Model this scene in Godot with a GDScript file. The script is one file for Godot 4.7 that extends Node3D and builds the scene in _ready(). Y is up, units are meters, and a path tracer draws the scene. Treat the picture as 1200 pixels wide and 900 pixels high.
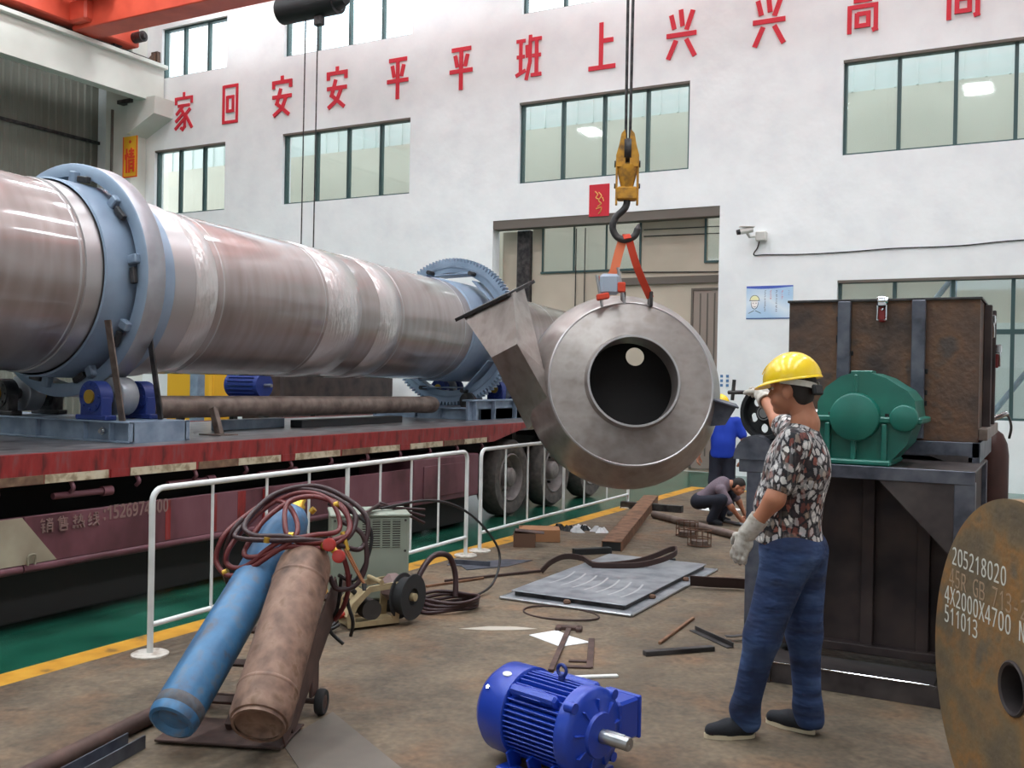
extends Node3D

# ------------------------------------------------------------------ mesh helper
class Geo:
	var v := PackedVector3Array()
	var n := PackedVector3Array()
	var uv := PackedVector2Array()

	func t(a: Vector3, b: Vector3, c: Vector3, na: Vector3, nb: Vector3, nc: Vector3) -> void:
		# corners counter-clockwise seen from outside
		v.append(a); v.append(c); v.append(b)
		n.append(na); n.append(nc); n.append(nb)
		uv.append(Vector2.ZERO); uv.append(Vector2.ZERO); uv.append(Vector2.ZERO)

	func flat(a: Vector3, b: Vector3, c: Vector3) -> void:
		var m := (b - a).cross(c - a)
		if m.length_squared() < 1e-16:
			return
		m = m.normalized()
		t(a, b, c, m, m, m)

	func quad(a: Vector3, b: Vector3, c: Vector3, d: Vector3) -> void:
		flat(a, b, c)
		flat(a, c, d)

	func quad_uv(a: Vector3, b: Vector3, c: Vector3, d: Vector3) -> void:
		var m := (b - a).cross(c - a).normalized()
		for k in [[a, Vector2(0, 1)], [c, Vector2(1, 0)], [b, Vector2(1, 1)], [a, Vector2(0, 1)], [d, Vector2(0, 0)], [c, Vector2(1, 0)]]:
			v.append(k[0]); uv.append(k[1]); n.append(m)

	func box(c: Vector3, s: Vector3, b := Basis.IDENTITY, ch := 0.0) -> void:
		var h := s * 0.5
		ch = minf(ch, minf(h.x, minf(h.y, h.z)) * 0.8)
		if ch <= 0.0:
			var p := []
			for i in 8:
				p.append(c + b * Vector3(h.x if i & 1 else -h.x, h.y if i & 2 else -h.y, h.z if i & 4 else -h.z))
			quad(p[4], p[5], p[7], p[6]); quad(p[1], p[0], p[2], p[3])
			quad(p[5], p[1], p[3], p[7]); quad(p[0], p[4], p[6], p[2])
			quad(p[6], p[7], p[3], p[2]); quad(p[0], p[1], p[5], p[4])
			return
		# chamfered: six faces, twelve edge strips, eight corners
		for ax in 3:
			var i := ax
			var j := (ax + 1) % 3
			var k := (ax + 2) % 3
			for sg in [-1.0, 1.0]:
				var q := []
				for m in [[-1, -1], [1, -1], [1, 1], [-1, 1]]:
					var w := Vector3.ZERO
					w[i] = sg * h[i]; w[j] = m[0] * (h[j] - ch); w[k] = m[1] * (h[k] - ch)
					q.append(c + b * w)
				if sg > 0: quad(q[0], q[1], q[2], q[3])
				else: quad(q[3], q[2], q[1], q[0])
				for sj in [-1.0, 1.0]:
					var e := []
					for sk in [-1.0, 1.0]:
						var w := Vector3.ZERO
						w[i] = sg * h[i]; w[j] = sj * (h[j] - ch); w[k] = sk * (h[k] - ch)
						e.append(c + b * w)
						w[i] = sg * (h[i] - ch); w[j] = sj * h[j]
						e.append(c + b * w)
					if sg * sj > 0: quad(e[0], e[1], e[3], e[2])
					else: quad(e[1], e[0], e[2], e[3])
		for sx in [-1.0, 1.0]:
			for sy in [-1.0, 1.0]:
				for sz in [-1.0, 1.0]:
					var a := c + b * Vector3(sx * h.x, sy * (h.y - ch), sz * (h.z - ch))
					var d := c + b * Vector3(sx * (h.x - ch), sy * h.y, sz * (h.z - ch))
					var e := c + b * Vector3(sx * (h.x - ch), sy * (h.y - ch), sz * h.z)
					if sx * sy * sz > 0: flat(a, d, e)
					else: flat(d, a, e)

	func span(lo: Vector3, hi: Vector3, ch := 0.0) -> void:
		box((lo + hi) * 0.5, (hi - lo).abs(), Basis.IDENTITY, ch)

	static func frame(d: Vector3) -> Basis:   # basis whose y is d
		var y := d.normalized()
		var x := y.cross(Vector3(0, 0, 1) if absf(y.z) < 0.9 else Vector3(1, 0, 0)).normalized()
		return Basis(x, y, x.cross(y))

	func cyl(a: Vector3, b: Vector3, r1: float, r2 := -1.0, k := 16, caps := true) -> void:
		if r2 < 0.0: r2 = r1
		var pr := [Vector2(r1, 0), Vector2(r2, a.distance_to(b))]
		if caps:
			pr = [Vector2(0, 0), pr[0], pr[1], Vector2(0, pr[1].y)]
		lathe(pr, a, b - a, k)

	# profile of (radius, height) turned round the axis from a along d; outside is to the right of the way up
	func lathe(pr: Array, a: Vector3, d: Vector3, k := 24, hard := 0.7) -> void:
		var bs := frame(d)
		var nn := []
		for i in pr.size() - 1:
			var e: Vector2 = pr[i + 1] - pr[i]
			nn.append(Vector2(e.y, -e.x).normalized() if e.length() > 1e-9 else Vector2.ZERO)
		for i in pr.size() - 1:
			var p: Vector2 = pr[i]
			var q: Vector2 = pr[i + 1]
			if (q - p).length() < 1e-9: continue
			var n0: Vector2 = nn[i]
			var n1: Vector2 = nn[i]
			if i > 0 and n0.dot(nn[i - 1]) > hard: n0 = (n0 + nn[i - 1]).normalized()
			if i < nn.size() - 1 and n1.dot(nn[i + 1]) > hard: n1 = (n1 + nn[i + 1]).normalized()
			for s in k:
				var f0 := TAU * s / k
				var f1 := TAU * (s + 1) / k
				var u0 := bs * Vector3(cos(f0), 0, -sin(f0))
				var u1 := bs * Vector3(cos(f1), 0, -sin(f1))
				var p0 := a + u0 * p.x + bs.y * p.y
				var p1 := a + u1 * p.x + bs.y * p.y
				var q0 := a + u0 * q.x + bs.y * q.y
				var q1 := a + u1 * q.x + bs.y * q.y
				var a0 := (u0 * n0.x + bs.y * n0.y)
				var a1 := (u1 * n0.x + bs.y * n0.y)
				var b0 := (u0 * n1.x + bs.y * n1.y)
				var b1 := (u1 * n1.x + bs.y * n1.y)
				if p.x > 1e-6: t(p0, p1, q1, a0, a1, b1)
				if q.x > 1e-6: t(p0, q1, q0, a0, b1, b0)

	func tube(p: Array, r: float, k := 8, closed := false) -> void:
		var m := p.size()
		var rings := []
		var norms := []
		var side := Vector3.ZERO
		for i in m:
			var a: Vector3 = p[(i - 1 + m) % m] if closed or i > 0 else p[i]
			var b: Vector3 = p[(i + 1) % m] if closed or i < m - 1 else p[i]
			var d := (b - a).normalized()
			if side == Vector3.ZERO: side = frame(d).x
			side = (side - d * side.dot(d)).normalized()
			var o := d.cross(side)
			var ring := []
			var nr := []
			for s in k:
				var w := side * cos(TAU * s / k) + o * sin(TAU * s / k)
				nr.append(w)
				ring.append(p[i] + w * r)
			rings.append(ring); norms.append(nr)
		for i in (m if closed else m - 1):
			var j := (i + 1) % m
			var off := 0
			if closed and j == 0:
				var best := 1e9
				for s in k:
					var dd: float = rings[i][0].distance_squared_to(rings[0][s])
					if dd < best: best = dd; off = s
			for s in k:
				var s1 := (s + 1) % k
				t(rings[i][s], rings[i][s1], rings[j][(s1 + off) % k], norms[i][s], norms[i][s1], norms[j][(s1 + off) % k])
				t(rings[i][s], rings[j][(s1 + off) % k], rings[j][(s + off) % k], norms[i][s], norms[j][(s1 + off) % k], norms[j][(s + off) % k])
		if not closed:
			for s in range(1, k - 1):
				flat(rings[0][0], rings[0][s + 1], rings[0][s])
				flat(rings[m - 1][0], rings[m - 1][s], rings[m - 1][s + 1])

	# outline (counter-clockwise in x,y) pulled to depth along z of xf
	func prism(po: PackedVector2Array, depth: float, xf := Transform3D.IDENTITY) -> void:
		if Geometry2D.is_polygon_clockwise(po):
			po = po.duplicate(); po.reverse()
		var ix := Geometry2D.triangulate_polygon(po)
		for i in range(0, ix.size(), 3):
			var a := po[ix[i]]
			var b := po[ix[i + 1]]
			var c := po[ix[i + 2]]
			if (b - a).cross(c - a) < 0:
				var w := b; b = c; c = w
			flat(xf * Vector3(a.x, a.y, depth), xf * Vector3(b.x, b.y, depth), xf * Vector3(c.x, c.y, depth))
			flat(xf * Vector3(a.x, a.y, 0), xf * Vector3(c.x, c.y, 0), xf * Vector3(b.x, b.y, 0))
		for i in po.size():
			var a := po[i]
			var b := po[(i + 1) % po.size()]
			quad(xf * Vector3(a.x, a.y, 0), xf * Vector3(b.x, b.y, 0), xf * Vector3(b.x, b.y, depth), xf * Vector3(a.x, a.y, depth))

	func ball(c: Vector3, r: Vector3, b := Basis.IDENTITY, k := 16, lo := -90.0, hi := 90.0) -> void:
		var rows := maxi(4, k / 2)
		for i in rows:
			var e0 := deg_to_rad(lerpf(lo, hi, float(i) / rows))
			var e1 := deg_to_rad(lerpf(lo, hi, float(i + 1) / rows))
			for s in k:
				var f0 := TAU * s / k
				var f1 := TAU * (s + 1) / k
				var d := [Vector3(cos(e0) * cos(f0), sin(e0), -cos(e0) * sin(f0)), Vector3(cos(e0) * cos(f1), sin(e0), -cos(e0) * sin(f1)), Vector3(cos(e1) * cos(f1), sin(e1), -cos(e1) * sin(f1)), Vector3(cos(e1) * cos(f0), sin(e1), -cos(e1) * sin(f0))]
				var q := []
				var m := []
				for w in d:
					q.append(c + b * (w * r))
					m.append((b * (w / r)).normalized())
				t(q[0], q[1], q[2], m[0], m[1], m[2])
				t(q[0], q[2], q[3], m[0], m[2], m[3])

	func mesh(off := Vector3.ZERO) -> ArrayMesh:
		var arr := []
		arr.resize(Mesh.ARRAY_MAX)
		if off != Vector3.ZERO:
			for i in v.size(): v[i] -= off
		arr[Mesh.ARRAY_VERTEX] = v
		arr[Mesh.ARRAY_NORMAL] = n
		arr[Mesh.ARRAY_TEX_UV] = uv
		var m := ArrayMesh.new()
		m.add_surface_from_arrays(Mesh.PRIMITIVE_TRIANGLES, arr)
		return m

# ------------------------------------------------------------------ smooth bodies
class Blob:                       # smooth union of capsules and ellipsoids, meshed as surface nets
	var lo: Vector3
	var h: float
	var k: float
	var nx: int
	var ny: int
	var nz: int
	var s := PackedFloat32Array()
	var cuts := []

	func _init(a: Vector3, b: Vector3, cell: float, sharp: float) -> void:
		lo = a; h = cell; k = sharp
		nx = int((b.x - a.x) / h) + 2
		ny = int((b.y - a.y) / h) + 2
		nz = int((b.z - a.z) / h) + 2
		s.resize(nx * ny * nz)

	func rng(a: Vector3, b: Vector3) -> Array:
		var i0 := ((a - lo) / h).floor()
		var i1 := ((b - lo) / h).ceil()
		return [maxi(0, int(i0.x)), mini(nx - 1, int(i1.x)), maxi(0, int(i0.y)), mini(ny - 1, int(i1.y)), maxi(0, int(i0.z)), mini(nz - 1, int(i1.z))]

	func cap(a: Vector3, b: Vector3, ra: float, rb := -1.0, sgn := 1.0) -> void:
		if rb < 0.0: rb = ra
		var m := maxf(ra, rb) + 3.5 / k
		var q := rng(a.min(b) - Vector3.ONE * m, a.max(b) + Vector3.ONE * m)
		var ab := b - a
		var l2 := maxf(ab.length_squared(), 1e-9)
		for z in range(q[4], q[5] + 1):
			for y in range(q[2], q[3] + 1):
				for x in range(q[0], q[1] + 1):
					var p := lo + Vector3(x, y, z) * h - a
					var u := clampf(p.dot(ab) / l2, 0.0, 1.0)
					var d := (p - ab * u).length() - (ra + (rb - ra) * u)
					s[(z * ny + y) * nx + x] += sgn * exp(-k * d)

	func ell(c: Vector3, r: Vector3, b := Basis.IDENTITY, sgn := 1.0) -> void:
		var rm := maxf(r.x, maxf(r.y, r.z))
		var m := rm + 3.5 / k
		var q := rng(c - Vector3.ONE * m, c + Vector3.ONE * m)
		var bi := b.transposed()
		for z in range(q[4], q[5] + 1):
			for y in range(q[2], q[3] + 1):
				for x in range(q[0], q[1] + 1):
					var p := bi * (lo + Vector3(x, y, z) * h - c)
					var e := (p / r).length()
					var g := (p / (r * r)).length()
					var d := e * (e - 1.0) / maxf(g, 1e-6) if e > 0.01 else -rm
					s[(z * ny + y) * nx + x] += sgn * exp(-k * maxf(d, -0.05))

	func cut(nrm: Vector3, at: Vector3) -> void:    # keep only what lies behind this plane
		cuts.append([nrm.normalized(), at])

	func mesh_into(g: Geo) -> void:
		var f := PackedFloat32Array()
		f.resize(s.size())
		for i in s.size():
			f[i] = -log(maxf(s[i], 1e-8)) / k
		for c in cuts:
			for z in nz:
				for y in ny:
					for x in nx:
						var i := (z * ny + y) * nx + x
						if f[i] < 0.1:
							f[i] = maxf(f[i], (lo + Vector3(x, y, z) * h - c[1]).dot(c[0]))
		for z in nz:                                # the field is closed at its edges
			for y in ny:
				for x in nx:
					if x == 0 or y == 0 or z == 0 or x == nx - 1 or y == ny - 1 or z == nz - 1:
						var i := (z * ny + y) * nx + x
						f[i] = maxf(f[i], 0.001)
		var id := {}
		var pos := PackedVector3Array()
		var sx := 1
		var sy := nx
		var sz := nx * ny
		var off := [0, sx, sy, sx + sy, sz, sx + sz, sy + sz, sx + sy + sz]
		var cn := [Vector3(0, 0, 0), Vector3(1, 0, 0), Vector3(0, 1, 0), Vector3(1, 1, 0), Vector3(0, 0, 1), Vector3(1, 0, 1), Vector3(0, 1, 1), Vector3(1, 1, 1)]
		var ed := [[0, 1], [2, 3], [4, 5], [6, 7], [0, 2], [1, 3], [4, 6], [5, 7], [0, 4], [1, 5], [2, 6], [3, 7]]
		for z in nz - 1:
			for y in ny - 1:
				for x in nx - 1:
					var i := (z * ny + y) * nx + x
					var c := 0
					for m in 8:
						if f[i + off[m]] < 0.0: c += 1
					if c == 0 or c == 8: continue
					var sum := Vector3.ZERO
					var w := 0
					for e in ed:
						var a := f[i + off[e[0]]]
						var b := f[i + off[e[1]]]
						if (a < 0.0) != (b < 0.0):
							sum += cn[e[0]].lerp(cn[e[1]], a / (a - b))
							w += 1
					id[i] = pos.size()
					pos.append(lo + (Vector3(x, y, z) + sum / w) * h)
		var tri := PackedInt32Array()
		var sd := [sx, sy, sz]
		for i in id:
			for ax in 3:
				if (f[i] < 0.0) == (f[i + sd[ax]] < 0.0): continue
				var u: int = sd[(ax + 1) % 3]
				var w: int = sd[(ax + 2) % 3]
				if not (id.has(i - u) and id.has(i - w) and id.has(i - u - w)): continue
				var a: int = id[i]
				var b: int = id[i - u]
				var c: int = id[i - u - w]
				var d: int = id[i - w]
				if f[i] < 0.0: tri.append_array([a, b, c, a, c, d])
				else: tri.append_array([a, c, b, a, d, c])
		var nr := PackedVector3Array()
		nr.resize(pos.size())
		for i in range(0, tri.size(), 3):
			var m := (pos[tri[i + 1]] - pos[tri[i]]).cross(pos[tri[i + 2]] - pos[tri[i]])
			for j in 3: nr[tri[i + j]] += m
		for i in range(0, tri.size(), 3):
			g.t(pos[tri[i]], pos[tri[i + 1]], pos[tri[i + 2]], nr[tri[i]].normalized(), nr[tri[i + 1]].normalized(), nr[tri[i + 2]].normalized())

# ------------------------------------------------------------------ naming and tagging
var taken := {}
var origin := {}

func numbered(called: String) -> String:
	taken[called] = taken.get(called, -1) + 1
	return called if taken[called] == 0 else "%s_%03d" % [called, taken[called]]

func tag(o: Node, label: String, category := "", group := "", kind := "") -> Node:
	if label: o.set_meta("label", label)
	if category: o.set_meta("category", category)
	if group: o.set_meta("group", group)
	if kind: o.set_meta("kind", kind)
	return o

# a thing whose parts are given in world coordinates; its node stands at the thing's base
func thing(called: String, at: Vector3, label: String, category: String, group := "") -> Node3D:
	var o := Node3D.new()
	o.name = numbered(called)
	add_child(o)
	o.position = at
	origin[o] = at
	tag(o, label, category, group)
	return o

func part(called: String, g: Geo, m: Material, par: Node3D, label := "") -> MeshInstance3D:
	var o := MeshInstance3D.new()
	o.mesh = g.mesh(origin.get(par, Vector3.ZERO))
	o.material_override = m
	o.name = called
	par.add_child(o, true)
	origin[o] = origin.get(par, Vector3.ZERO)
	if label: o.set_meta("label", label)
	return o

func lone(called: String, g: Geo, m: Material, at: Vector3, label: String, category: String, group := "") -> MeshInstance3D:
	var o := MeshInstance3D.new()
	o.mesh = g.mesh(at)
	o.material_override = m
	o.name = numbered(called)
	o.position = at
	add_child(o)
	origin[o] = at
	tag(o, label, category, group)
	return o

func struct(called: String, g: Geo, m: Material, label: String, category: String) -> MeshInstance3D:
	var o := lone(called, g, m, Vector3.ZERO, label, category)
	o.set_meta("kind", "structure")
	return o

# ------------------------------------------------------------------ materials
var M := {}

func ramp_tex(cols: Array, freq: float, octs: int, sd: int, size := 512, kind := FastNoiseLite.TYPE_SIMPLEX_SMOOTH) -> NoiseTexture2D:
	var f := FastNoiseLite.new()
	f.noise_type = kind
	f.seed = sd
	f.frequency = freq
	f.fractal_octaves = octs
	f.fractal_gain = 0.55
	var g := Gradient.new()
	g.offsets = PackedFloat32Array([])
	var of := PackedFloat32Array()
	var cl := PackedColorArray()
	for i in cols.size():
		of.append(0.15 + 0.7 * i / (cols.size() - 1.0))
		cl.append(cols[i])
	g.offsets = of
	g.colors = cl
	var t := NoiseTexture2D.new()
	t.width = size; t.height = size
	t.seamless = true
	t.noise = f
	t.color_ramp = g
	return t

func bump_tex(freq: float, sd: int, strength: float, size := 512) -> NoiseTexture2D:
	var f := FastNoiseLite.new()
	f.noise_type = FastNoiseLite.TYPE_SIMPLEX_SMOOTH
	f.seed = sd
	f.frequency = freq
	f.fractal_octaves = 4
	var t := NoiseTexture2D.new()
	t.width = size; t.height = size
	t.seamless = true
	t.noise = f
	t.as_normal_map = true
	t.bump_strength = strength
	return t

func mat(key: String, col: Color, rough := 0.6, metal := 0.0, tex: Texture2D = null, scale := Vector3.ONE, world := false) -> StandardMaterial3D:
	var m := StandardMaterial3D.new()
	m.resource_name = key
	m.albedo_color = col
	m.roughness = rough
	m.metallic = metal
	if tex:
		m.albedo_texture = tex
		m.uv1_triplanar = true
		m.uv1_world_triplanar = world
		m.uv1_scale = scale
	M[key] = m
	return m

func c8(r: int, g: int, b: int) -> Color:
	return Color(r / 255.0, g / 255.0, b / 255.0)

func bumped(m: StandardMaterial3D, t: Texture2D, k: float) -> void:
	m.normal_enabled = true
	m.normal_texture = t
	m.normal_scale = k

func floor_tex() -> ImageTexture:
	var size := 1024
	var data := []
	for d in [[0.004, 4, 11], [0.02, 4, 12], [0.09, 3, 13], [0.007, 3, 14]]:
		var f := FastNoiseLite.new()
		f.noise_type = FastNoiseLite.TYPE_SIMPLEX_SMOOTH
		f.frequency = d[0]; f.fractal_octaves = d[1]; f.seed = d[2]
		data.append(f.get_seamless_image(size, size).get_data())
	var out := PackedByteArray()
	out.resize(size * size * 3)
	var a: PackedByteArray = data[0]
	var b: PackedByteArray = data[1]
	var c: PackedByteArray = data[2]
	var e: PackedByteArray = data[3]
	for i in size * size:
		var va := a[i] / 255.0
		var vb := b[i] / 255.0
		var vc := c[i] / 255.0
		var ve := e[i] / 255.0
		var l := 0.62 + 0.30 * va + 0.22 * (vb - 0.5) + 0.22 * (vc - 0.5)
		if vb > 0.72: l *= 1.0 - (vb - 0.72) * 1.4
		var rust := clampf((ve - 0.48) * 2.6, 0.0, 1.0) * clampf(0.4 + vb, 0.0, 1.0)
		out[i * 3] = int(clampf(131 * l * (1.0 + 0.05 * rust), 0, 255))
		out[i * 3 + 1] = int(clampf(113 * l * (1.0 - 0.05 * rust), 0, 255))
		out[i * 3 + 2] = int(clampf(92 * l * (1.0 - 0.12 * rust), 0, 255))
	return ImageTexture.create_from_image(Image.create_from_data(size, size, false, Image.FORMAT_RGB8, out))

func shirt_tex() -> ImageTexture:
	var size := 384
	var f := FastNoiseLite.new()
	f.noise_type = FastNoiseLite.TYPE_CELLULAR
	f.frequency = 0.045
	f.seed = 5
	f.fractal_type = FastNoiseLite.FRACTAL_NONE
	f.cellular_jitter = 1.0
	f.domain_warp_enabled = true
	f.domain_warp_amplitude = 14.0
	f.domain_warp_frequency = 0.02
	f.cellular_return_type = FastNoiseLite.RETURN_CELL_VALUE
	var g: FastNoiseLite = f.duplicate()
	g.cellular_return_type = FastNoiseLite.RETURN_DISTANCE2_SUB
	var im := Image.create(size, size, false, Image.FORMAT_RGB8)
	var pal := [c8(226, 220, 216), c8(186, 180, 180), c8(126, 62, 50), c8(236, 230, 224), c8(160, 140, 124), c8(44, 40, 48), c8(150, 84, 70), c8(206, 198, 192), c8(96, 52, 42), c8(222, 218, 218), c8(60, 44, 44)]
	for y in size:
		for x in size:
			var cell := int(absf(f.get_noise_2d(x * 1.7, y)) * 997.0) % pal.size()
			var edge := g.get_noise_2d(x * 1.7, y) + 1.0
			im.set_pixel(x, y, c8(24, 22, 28) if edge < 0.22 else pal[cell])
	return ImageTexture.create_from_image(im)

func materials() -> void:
	var fine := bump_tex(0.05, 3, 6.0)
	var white := Color.WHITE
	var m := mat("plaster", white, 0.85, 0.0, ramp_tex([c8(234, 237, 238), c8(239, 242, 242), c8(242, 245, 245)], 0.012, 4, 21), Vector3.ONE * 0.16, true)
	bumped(m, bump_tex(0.02, 31, 4.0), 0.14)
	mat("cladding", white, 0.55, 0.0, ramp_tex([c8(118, 118, 108), c8(132, 131, 121)], 0.01, 3, 22, 256), Vector3.ONE * 0.2, true)
	mat("alley_panel", white, 0.7, 0.0, ramp_tex([c8(214, 206, 188), c8(224, 216, 198)], 0.01, 3, 23, 256), Vector3.ONE * 0.2, true)
	mat("alley_light", c8(225, 232, 226), 0.6)
	mat("roof_sheet", c8(196, 198, 196), 0.6)
	m = mat("concrete", white, 0.78, 0.0, floor_tex(), Vector3.ONE * 0.21, true)
	bumped(m, fine, 0.25)
	mat("green_paint", white, 0.2, 0.0, ramp_tex([c8(16, 62, 50), c8(26, 84, 66), c8(40, 98, 80)], 0.01, 4, 24, 256), Vector3.ONE * 0.3, true)
	mat("yellow_paint", white, 0.7, 0.0, ramp_tex([c8(118, 88, 44), c8(190, 134, 34), c8(200, 144, 38), c8(206, 152, 46)], 0.02, 5, 25, 256), Vector3.ONE * 0.6, true)
	mat("red_paint_letter", c8(214, 40, 58), 0.6)
	mat("window_frame", c8(62, 84, 84), 0.4, 0.3)
	mat("lintel", c8(104, 96, 88), 0.7)
	m = mat("glass", Color(0.74, 0.86, 0.82, 0.09), 0.03)
	m.transparency = BaseMaterial3D.TRANSPARENCY_ALPHA
	mat("beam_cream", white, 0.6, 0.0, ramp_tex([c8(204, 205, 196), c8(220, 220, 212)], 0.008, 4, 26, 256), Vector3.ONE * 0.2, true)
	mat("crane_orange", white, 0.5, 0.0, ramp_tex([c8(196, 70, 50), c8(218, 88, 64)], 0.01, 4, 27, 256), Vector3.ONE * 0.3)
	mat("dark_steel", white, 0.5, 0.5, ramp_tex([c8(44, 42, 44), c8(66, 63, 63), c8(84, 79, 78)], 0.02, 4, 28, 256), Vector3.ONE * 1.2)
	mat("black", c8(24, 24, 26), 0.6)
	mat("rubber", c8(40, 39, 40), 0.85)
	mat("tyre_dusty", white, 0.9, 0.0, ramp_tex([c8(70, 64, 62), c8(98, 90, 86)], 0.02, 4, 72, 256), Vector3.ONE * 2)
	mat("rim_dusty", white, 0.7, 0.1, ramp_tex([c8(112, 104, 102), c8(138, 130, 128)], 0.02, 4, 73, 256), Vector3.ONE * 2)
	# stainless drum: vertical streaks and mottling on dull bright steel
	m = mat("stainless", white, 0.34, 0.55, ramp_tex([c8(132, 118, 116), c8(150, 137, 134), c8(162, 150, 147), c8(146, 132, 129)], 0.010, 3, 29), Vector3(0.12, 0.12, 0.55))
	bumped(m, bump_tex(0.008, 41, 2.0), 0.05)
	m.clearcoat_enabled = true
	m.clearcoat = 1.0
	m.clearcoat_roughness = 0.06
	m = mat("stainless_hood", white, 0.36, 0.6, ramp_tex([c8(128, 116, 112), c8(150, 140, 135), c8(164, 154, 149), c8(142, 130, 124)], 0.010, 4, 30), Vector3.ONE * 0.5)
	m.clearcoat_enabled = true
	m.clearcoat = 0.3
	m.clearcoat_roughness = 0.2
	m = mat("film", c8(196, 188, 186), 0.3, 0.5)
	m.uv1_triplanar = true
	m.uv1_scale = Vector3(0.5, 0.5, 3.0)
	bumped(m, bump_tex(0.012, 71, 10.0), 0.7)
	m.clearcoat_enabled = true
	m.clearcoat = 1.0
	m.clearcoat_roughness = 0.1
	mat("seam_bright", c8(176, 170, 170), 0.34, 0.6)
	mat("ring_blue", white, 0.42, 0.25, ramp_tex([c8(122, 138, 158), c8(146, 162, 182)], 0.01, 4, 32, 256), Vector3.ONE * 0.5)
	mat("ring_tread", white, 0.35, 0.5, ramp_tex([c8(150, 150, 156), c8(172, 172, 178)], 0.02, 4, 33, 256), Vector3.ONE * 0.6)
	mat("base_blue", white, 0.45, 0.2, ramp_tex([c8(112, 126, 144), c8(142, 156, 174)], 0.02, 4, 34, 256), Vector3.ONE * 0.8)
	mat("motor_blue", c8(16, 58, 168), 0.32, 0.1)
	M.motor_blue.clearcoat_enabled = true
	M.motor_blue.clearcoat = 0.4
	mat("bearing_blue", c8(36, 54, 122), 0.45, 0.1)
	m = mat("truck_red", white, 0.5, 0.0, ramp_tex([c8(88, 30, 30), c8(132, 36, 36), c8(148, 42, 42), c8(136, 70, 70)], 0.02, 5, 35, 512), Vector3(1.0, 0.25, 1.0))
	mat("truck_skirt", white, 0.5, 0.0, ramp_tex([c8(84, 46, 54), c8(112, 66, 76), c8(122, 78, 88)], 0.01, 5, 36, 256), Vector3(0.5, 0.3, 0.5))
	mat("truck_bare", white, 0.6, 0.0, ramp_tex([c8(150, 138, 120), c8(176, 166, 146)], 0.015, 4, 37, 256), Vector3.ONE * 0.5)
	mat("strip_cream", white, 0.6, 0.0, ramp_tex([c8(150, 132, 108), c8(200, 186, 160), c8(210, 198, 176)], 0.03, 4, 38, 256), Vector3.ONE)
	mat("strip_brown", white, 0.6, 0.0, ramp_tex([c8(96, 70, 56), c8(140, 112, 88)], 0.03, 4, 39, 256), Vector3.ONE)
	m = mat("deck", white, 0.3, 0.3, ramp_tex([c8(74, 70, 72), c8(110, 106, 108), c8(150, 146, 148)], 0.012, 5, 40, 512), Vector3(0.9, 1, 0.4))
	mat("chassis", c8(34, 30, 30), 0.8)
	mat("rust_pipe", white, 0.5, 0.45, ramp_tex([c8(92, 78, 70), c8(118, 102, 94), c8(136, 120, 112)], 0.02, 4, 42, 256), Vector3.ONE)
	m = mat("rust_plate", white, 0.7, 0.15, ramp_tex([c8(66, 54, 50), c8(84, 66, 57), c8(96, 73, 60), c8(110, 80, 60), c8(80, 68, 63)], 0.006, 4, 43, 512), Vector3.ONE * 0.7)
	bumped(m, fine, 0.2)
	m = mat("rust_disc", white, 0.68, 0.15, ramp_tex([c8(98, 86, 70), c8(114, 98, 76), c8(126, 103, 73), c8(150, 108, 62), c8(108, 96, 80)], 0.006, 5, 44, 512), Vector3.ONE * 0.9)
	bumped(m, fine, 0.2)
	mat("dark_panel", white, 0.6, 0.3, ramp_tex([c8(48, 40, 41), c8(68, 56, 55), c8(80, 66, 62)], 0.01, 4, 45, 256), Vector3.ONE * 0.7)
	mat("frame_steel", white, 0.42, 0.5, ramp_tex([c8(66, 68, 77), c8(88, 90, 101), c8(104, 106, 115)], 0.02, 4, 46, 256), Vector3.ONE)
	mat("stand_plate", white, 0.5, 0.4, ramp_tex([c8(52, 46, 46), c8(72, 64, 64), c8(84, 76, 74)], 0.015, 4, 65, 256), Vector3.ONE * 0.8)
	mat("gear_green", white, 0.38, 0.0, ramp_tex([c8(12, 94, 82), c8(20, 114, 98)], 0.01, 4, 47, 256), Vector3.ONE)
	M.gear_green.clearcoat_enabled = true
	M.gear_green.clearcoat = 0.3
	mat("chrome", c8(210, 212, 216), 0.12, 1.0)
	mat("steel", c8(170, 170, 172), 0.28, 0.9)
	mat("red_plastic", c8(160, 38, 30), 0.35)
	mat("clamp_red", c8(132, 34, 34), 0.4)
	m = mat("gas_blue", white, 0.42, 0.1, ramp_tex([c8(84, 84, 96), c8(66, 104, 142), c8(62, 112, 154), c8(74, 122, 164), c8(104, 116, 132)], 0.012, 5, 48, 512), Vector3.ONE * 1.1)
	mat("scuffed", white, 0.7, 0.1, ramp_tex([c8(70, 66, 70), c8(96, 92, 94), c8(84, 100, 118)], 0.03, 4, 74, 256), Vector3.ONE * 2)
	m = mat("gas_brown", white, 0.6, 0.15, ramp_tex([c8(84, 62, 52), c8(118, 90, 76), c8(138, 106, 90), c8(150, 120, 104), c8(112, 82, 60)], 0.012, 5, 49, 512), Vector3.ONE * 1.1)
	mat("cart_rust", white, 0.7, 0.2, ramp_tex([c8(66, 48, 44), c8(98, 74, 66)], 0.02, 4, 50, 256), Vector3.ONE)
	mat("hose_red", c8(104, 38, 38), 0.42)
	mat("hose_dark", c8(58, 34, 36), 0.45)
	mat("cable_black", c8(30, 26, 27), 0.5)
	mat("brass", c8(206, 164, 70), 0.3, 0.8)
	mat("copper", c8(178, 118, 84), 0.32, 0.8)
	mat("cabinet_grey", white, 0.55, 0.0, ramp_tex([c8(136, 142, 128), c8(154, 160, 146)], 0.01, 3, 51, 256), Vector3.ONE)
	mat("vent_dark", c8(58, 52, 50), 0.7)
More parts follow.
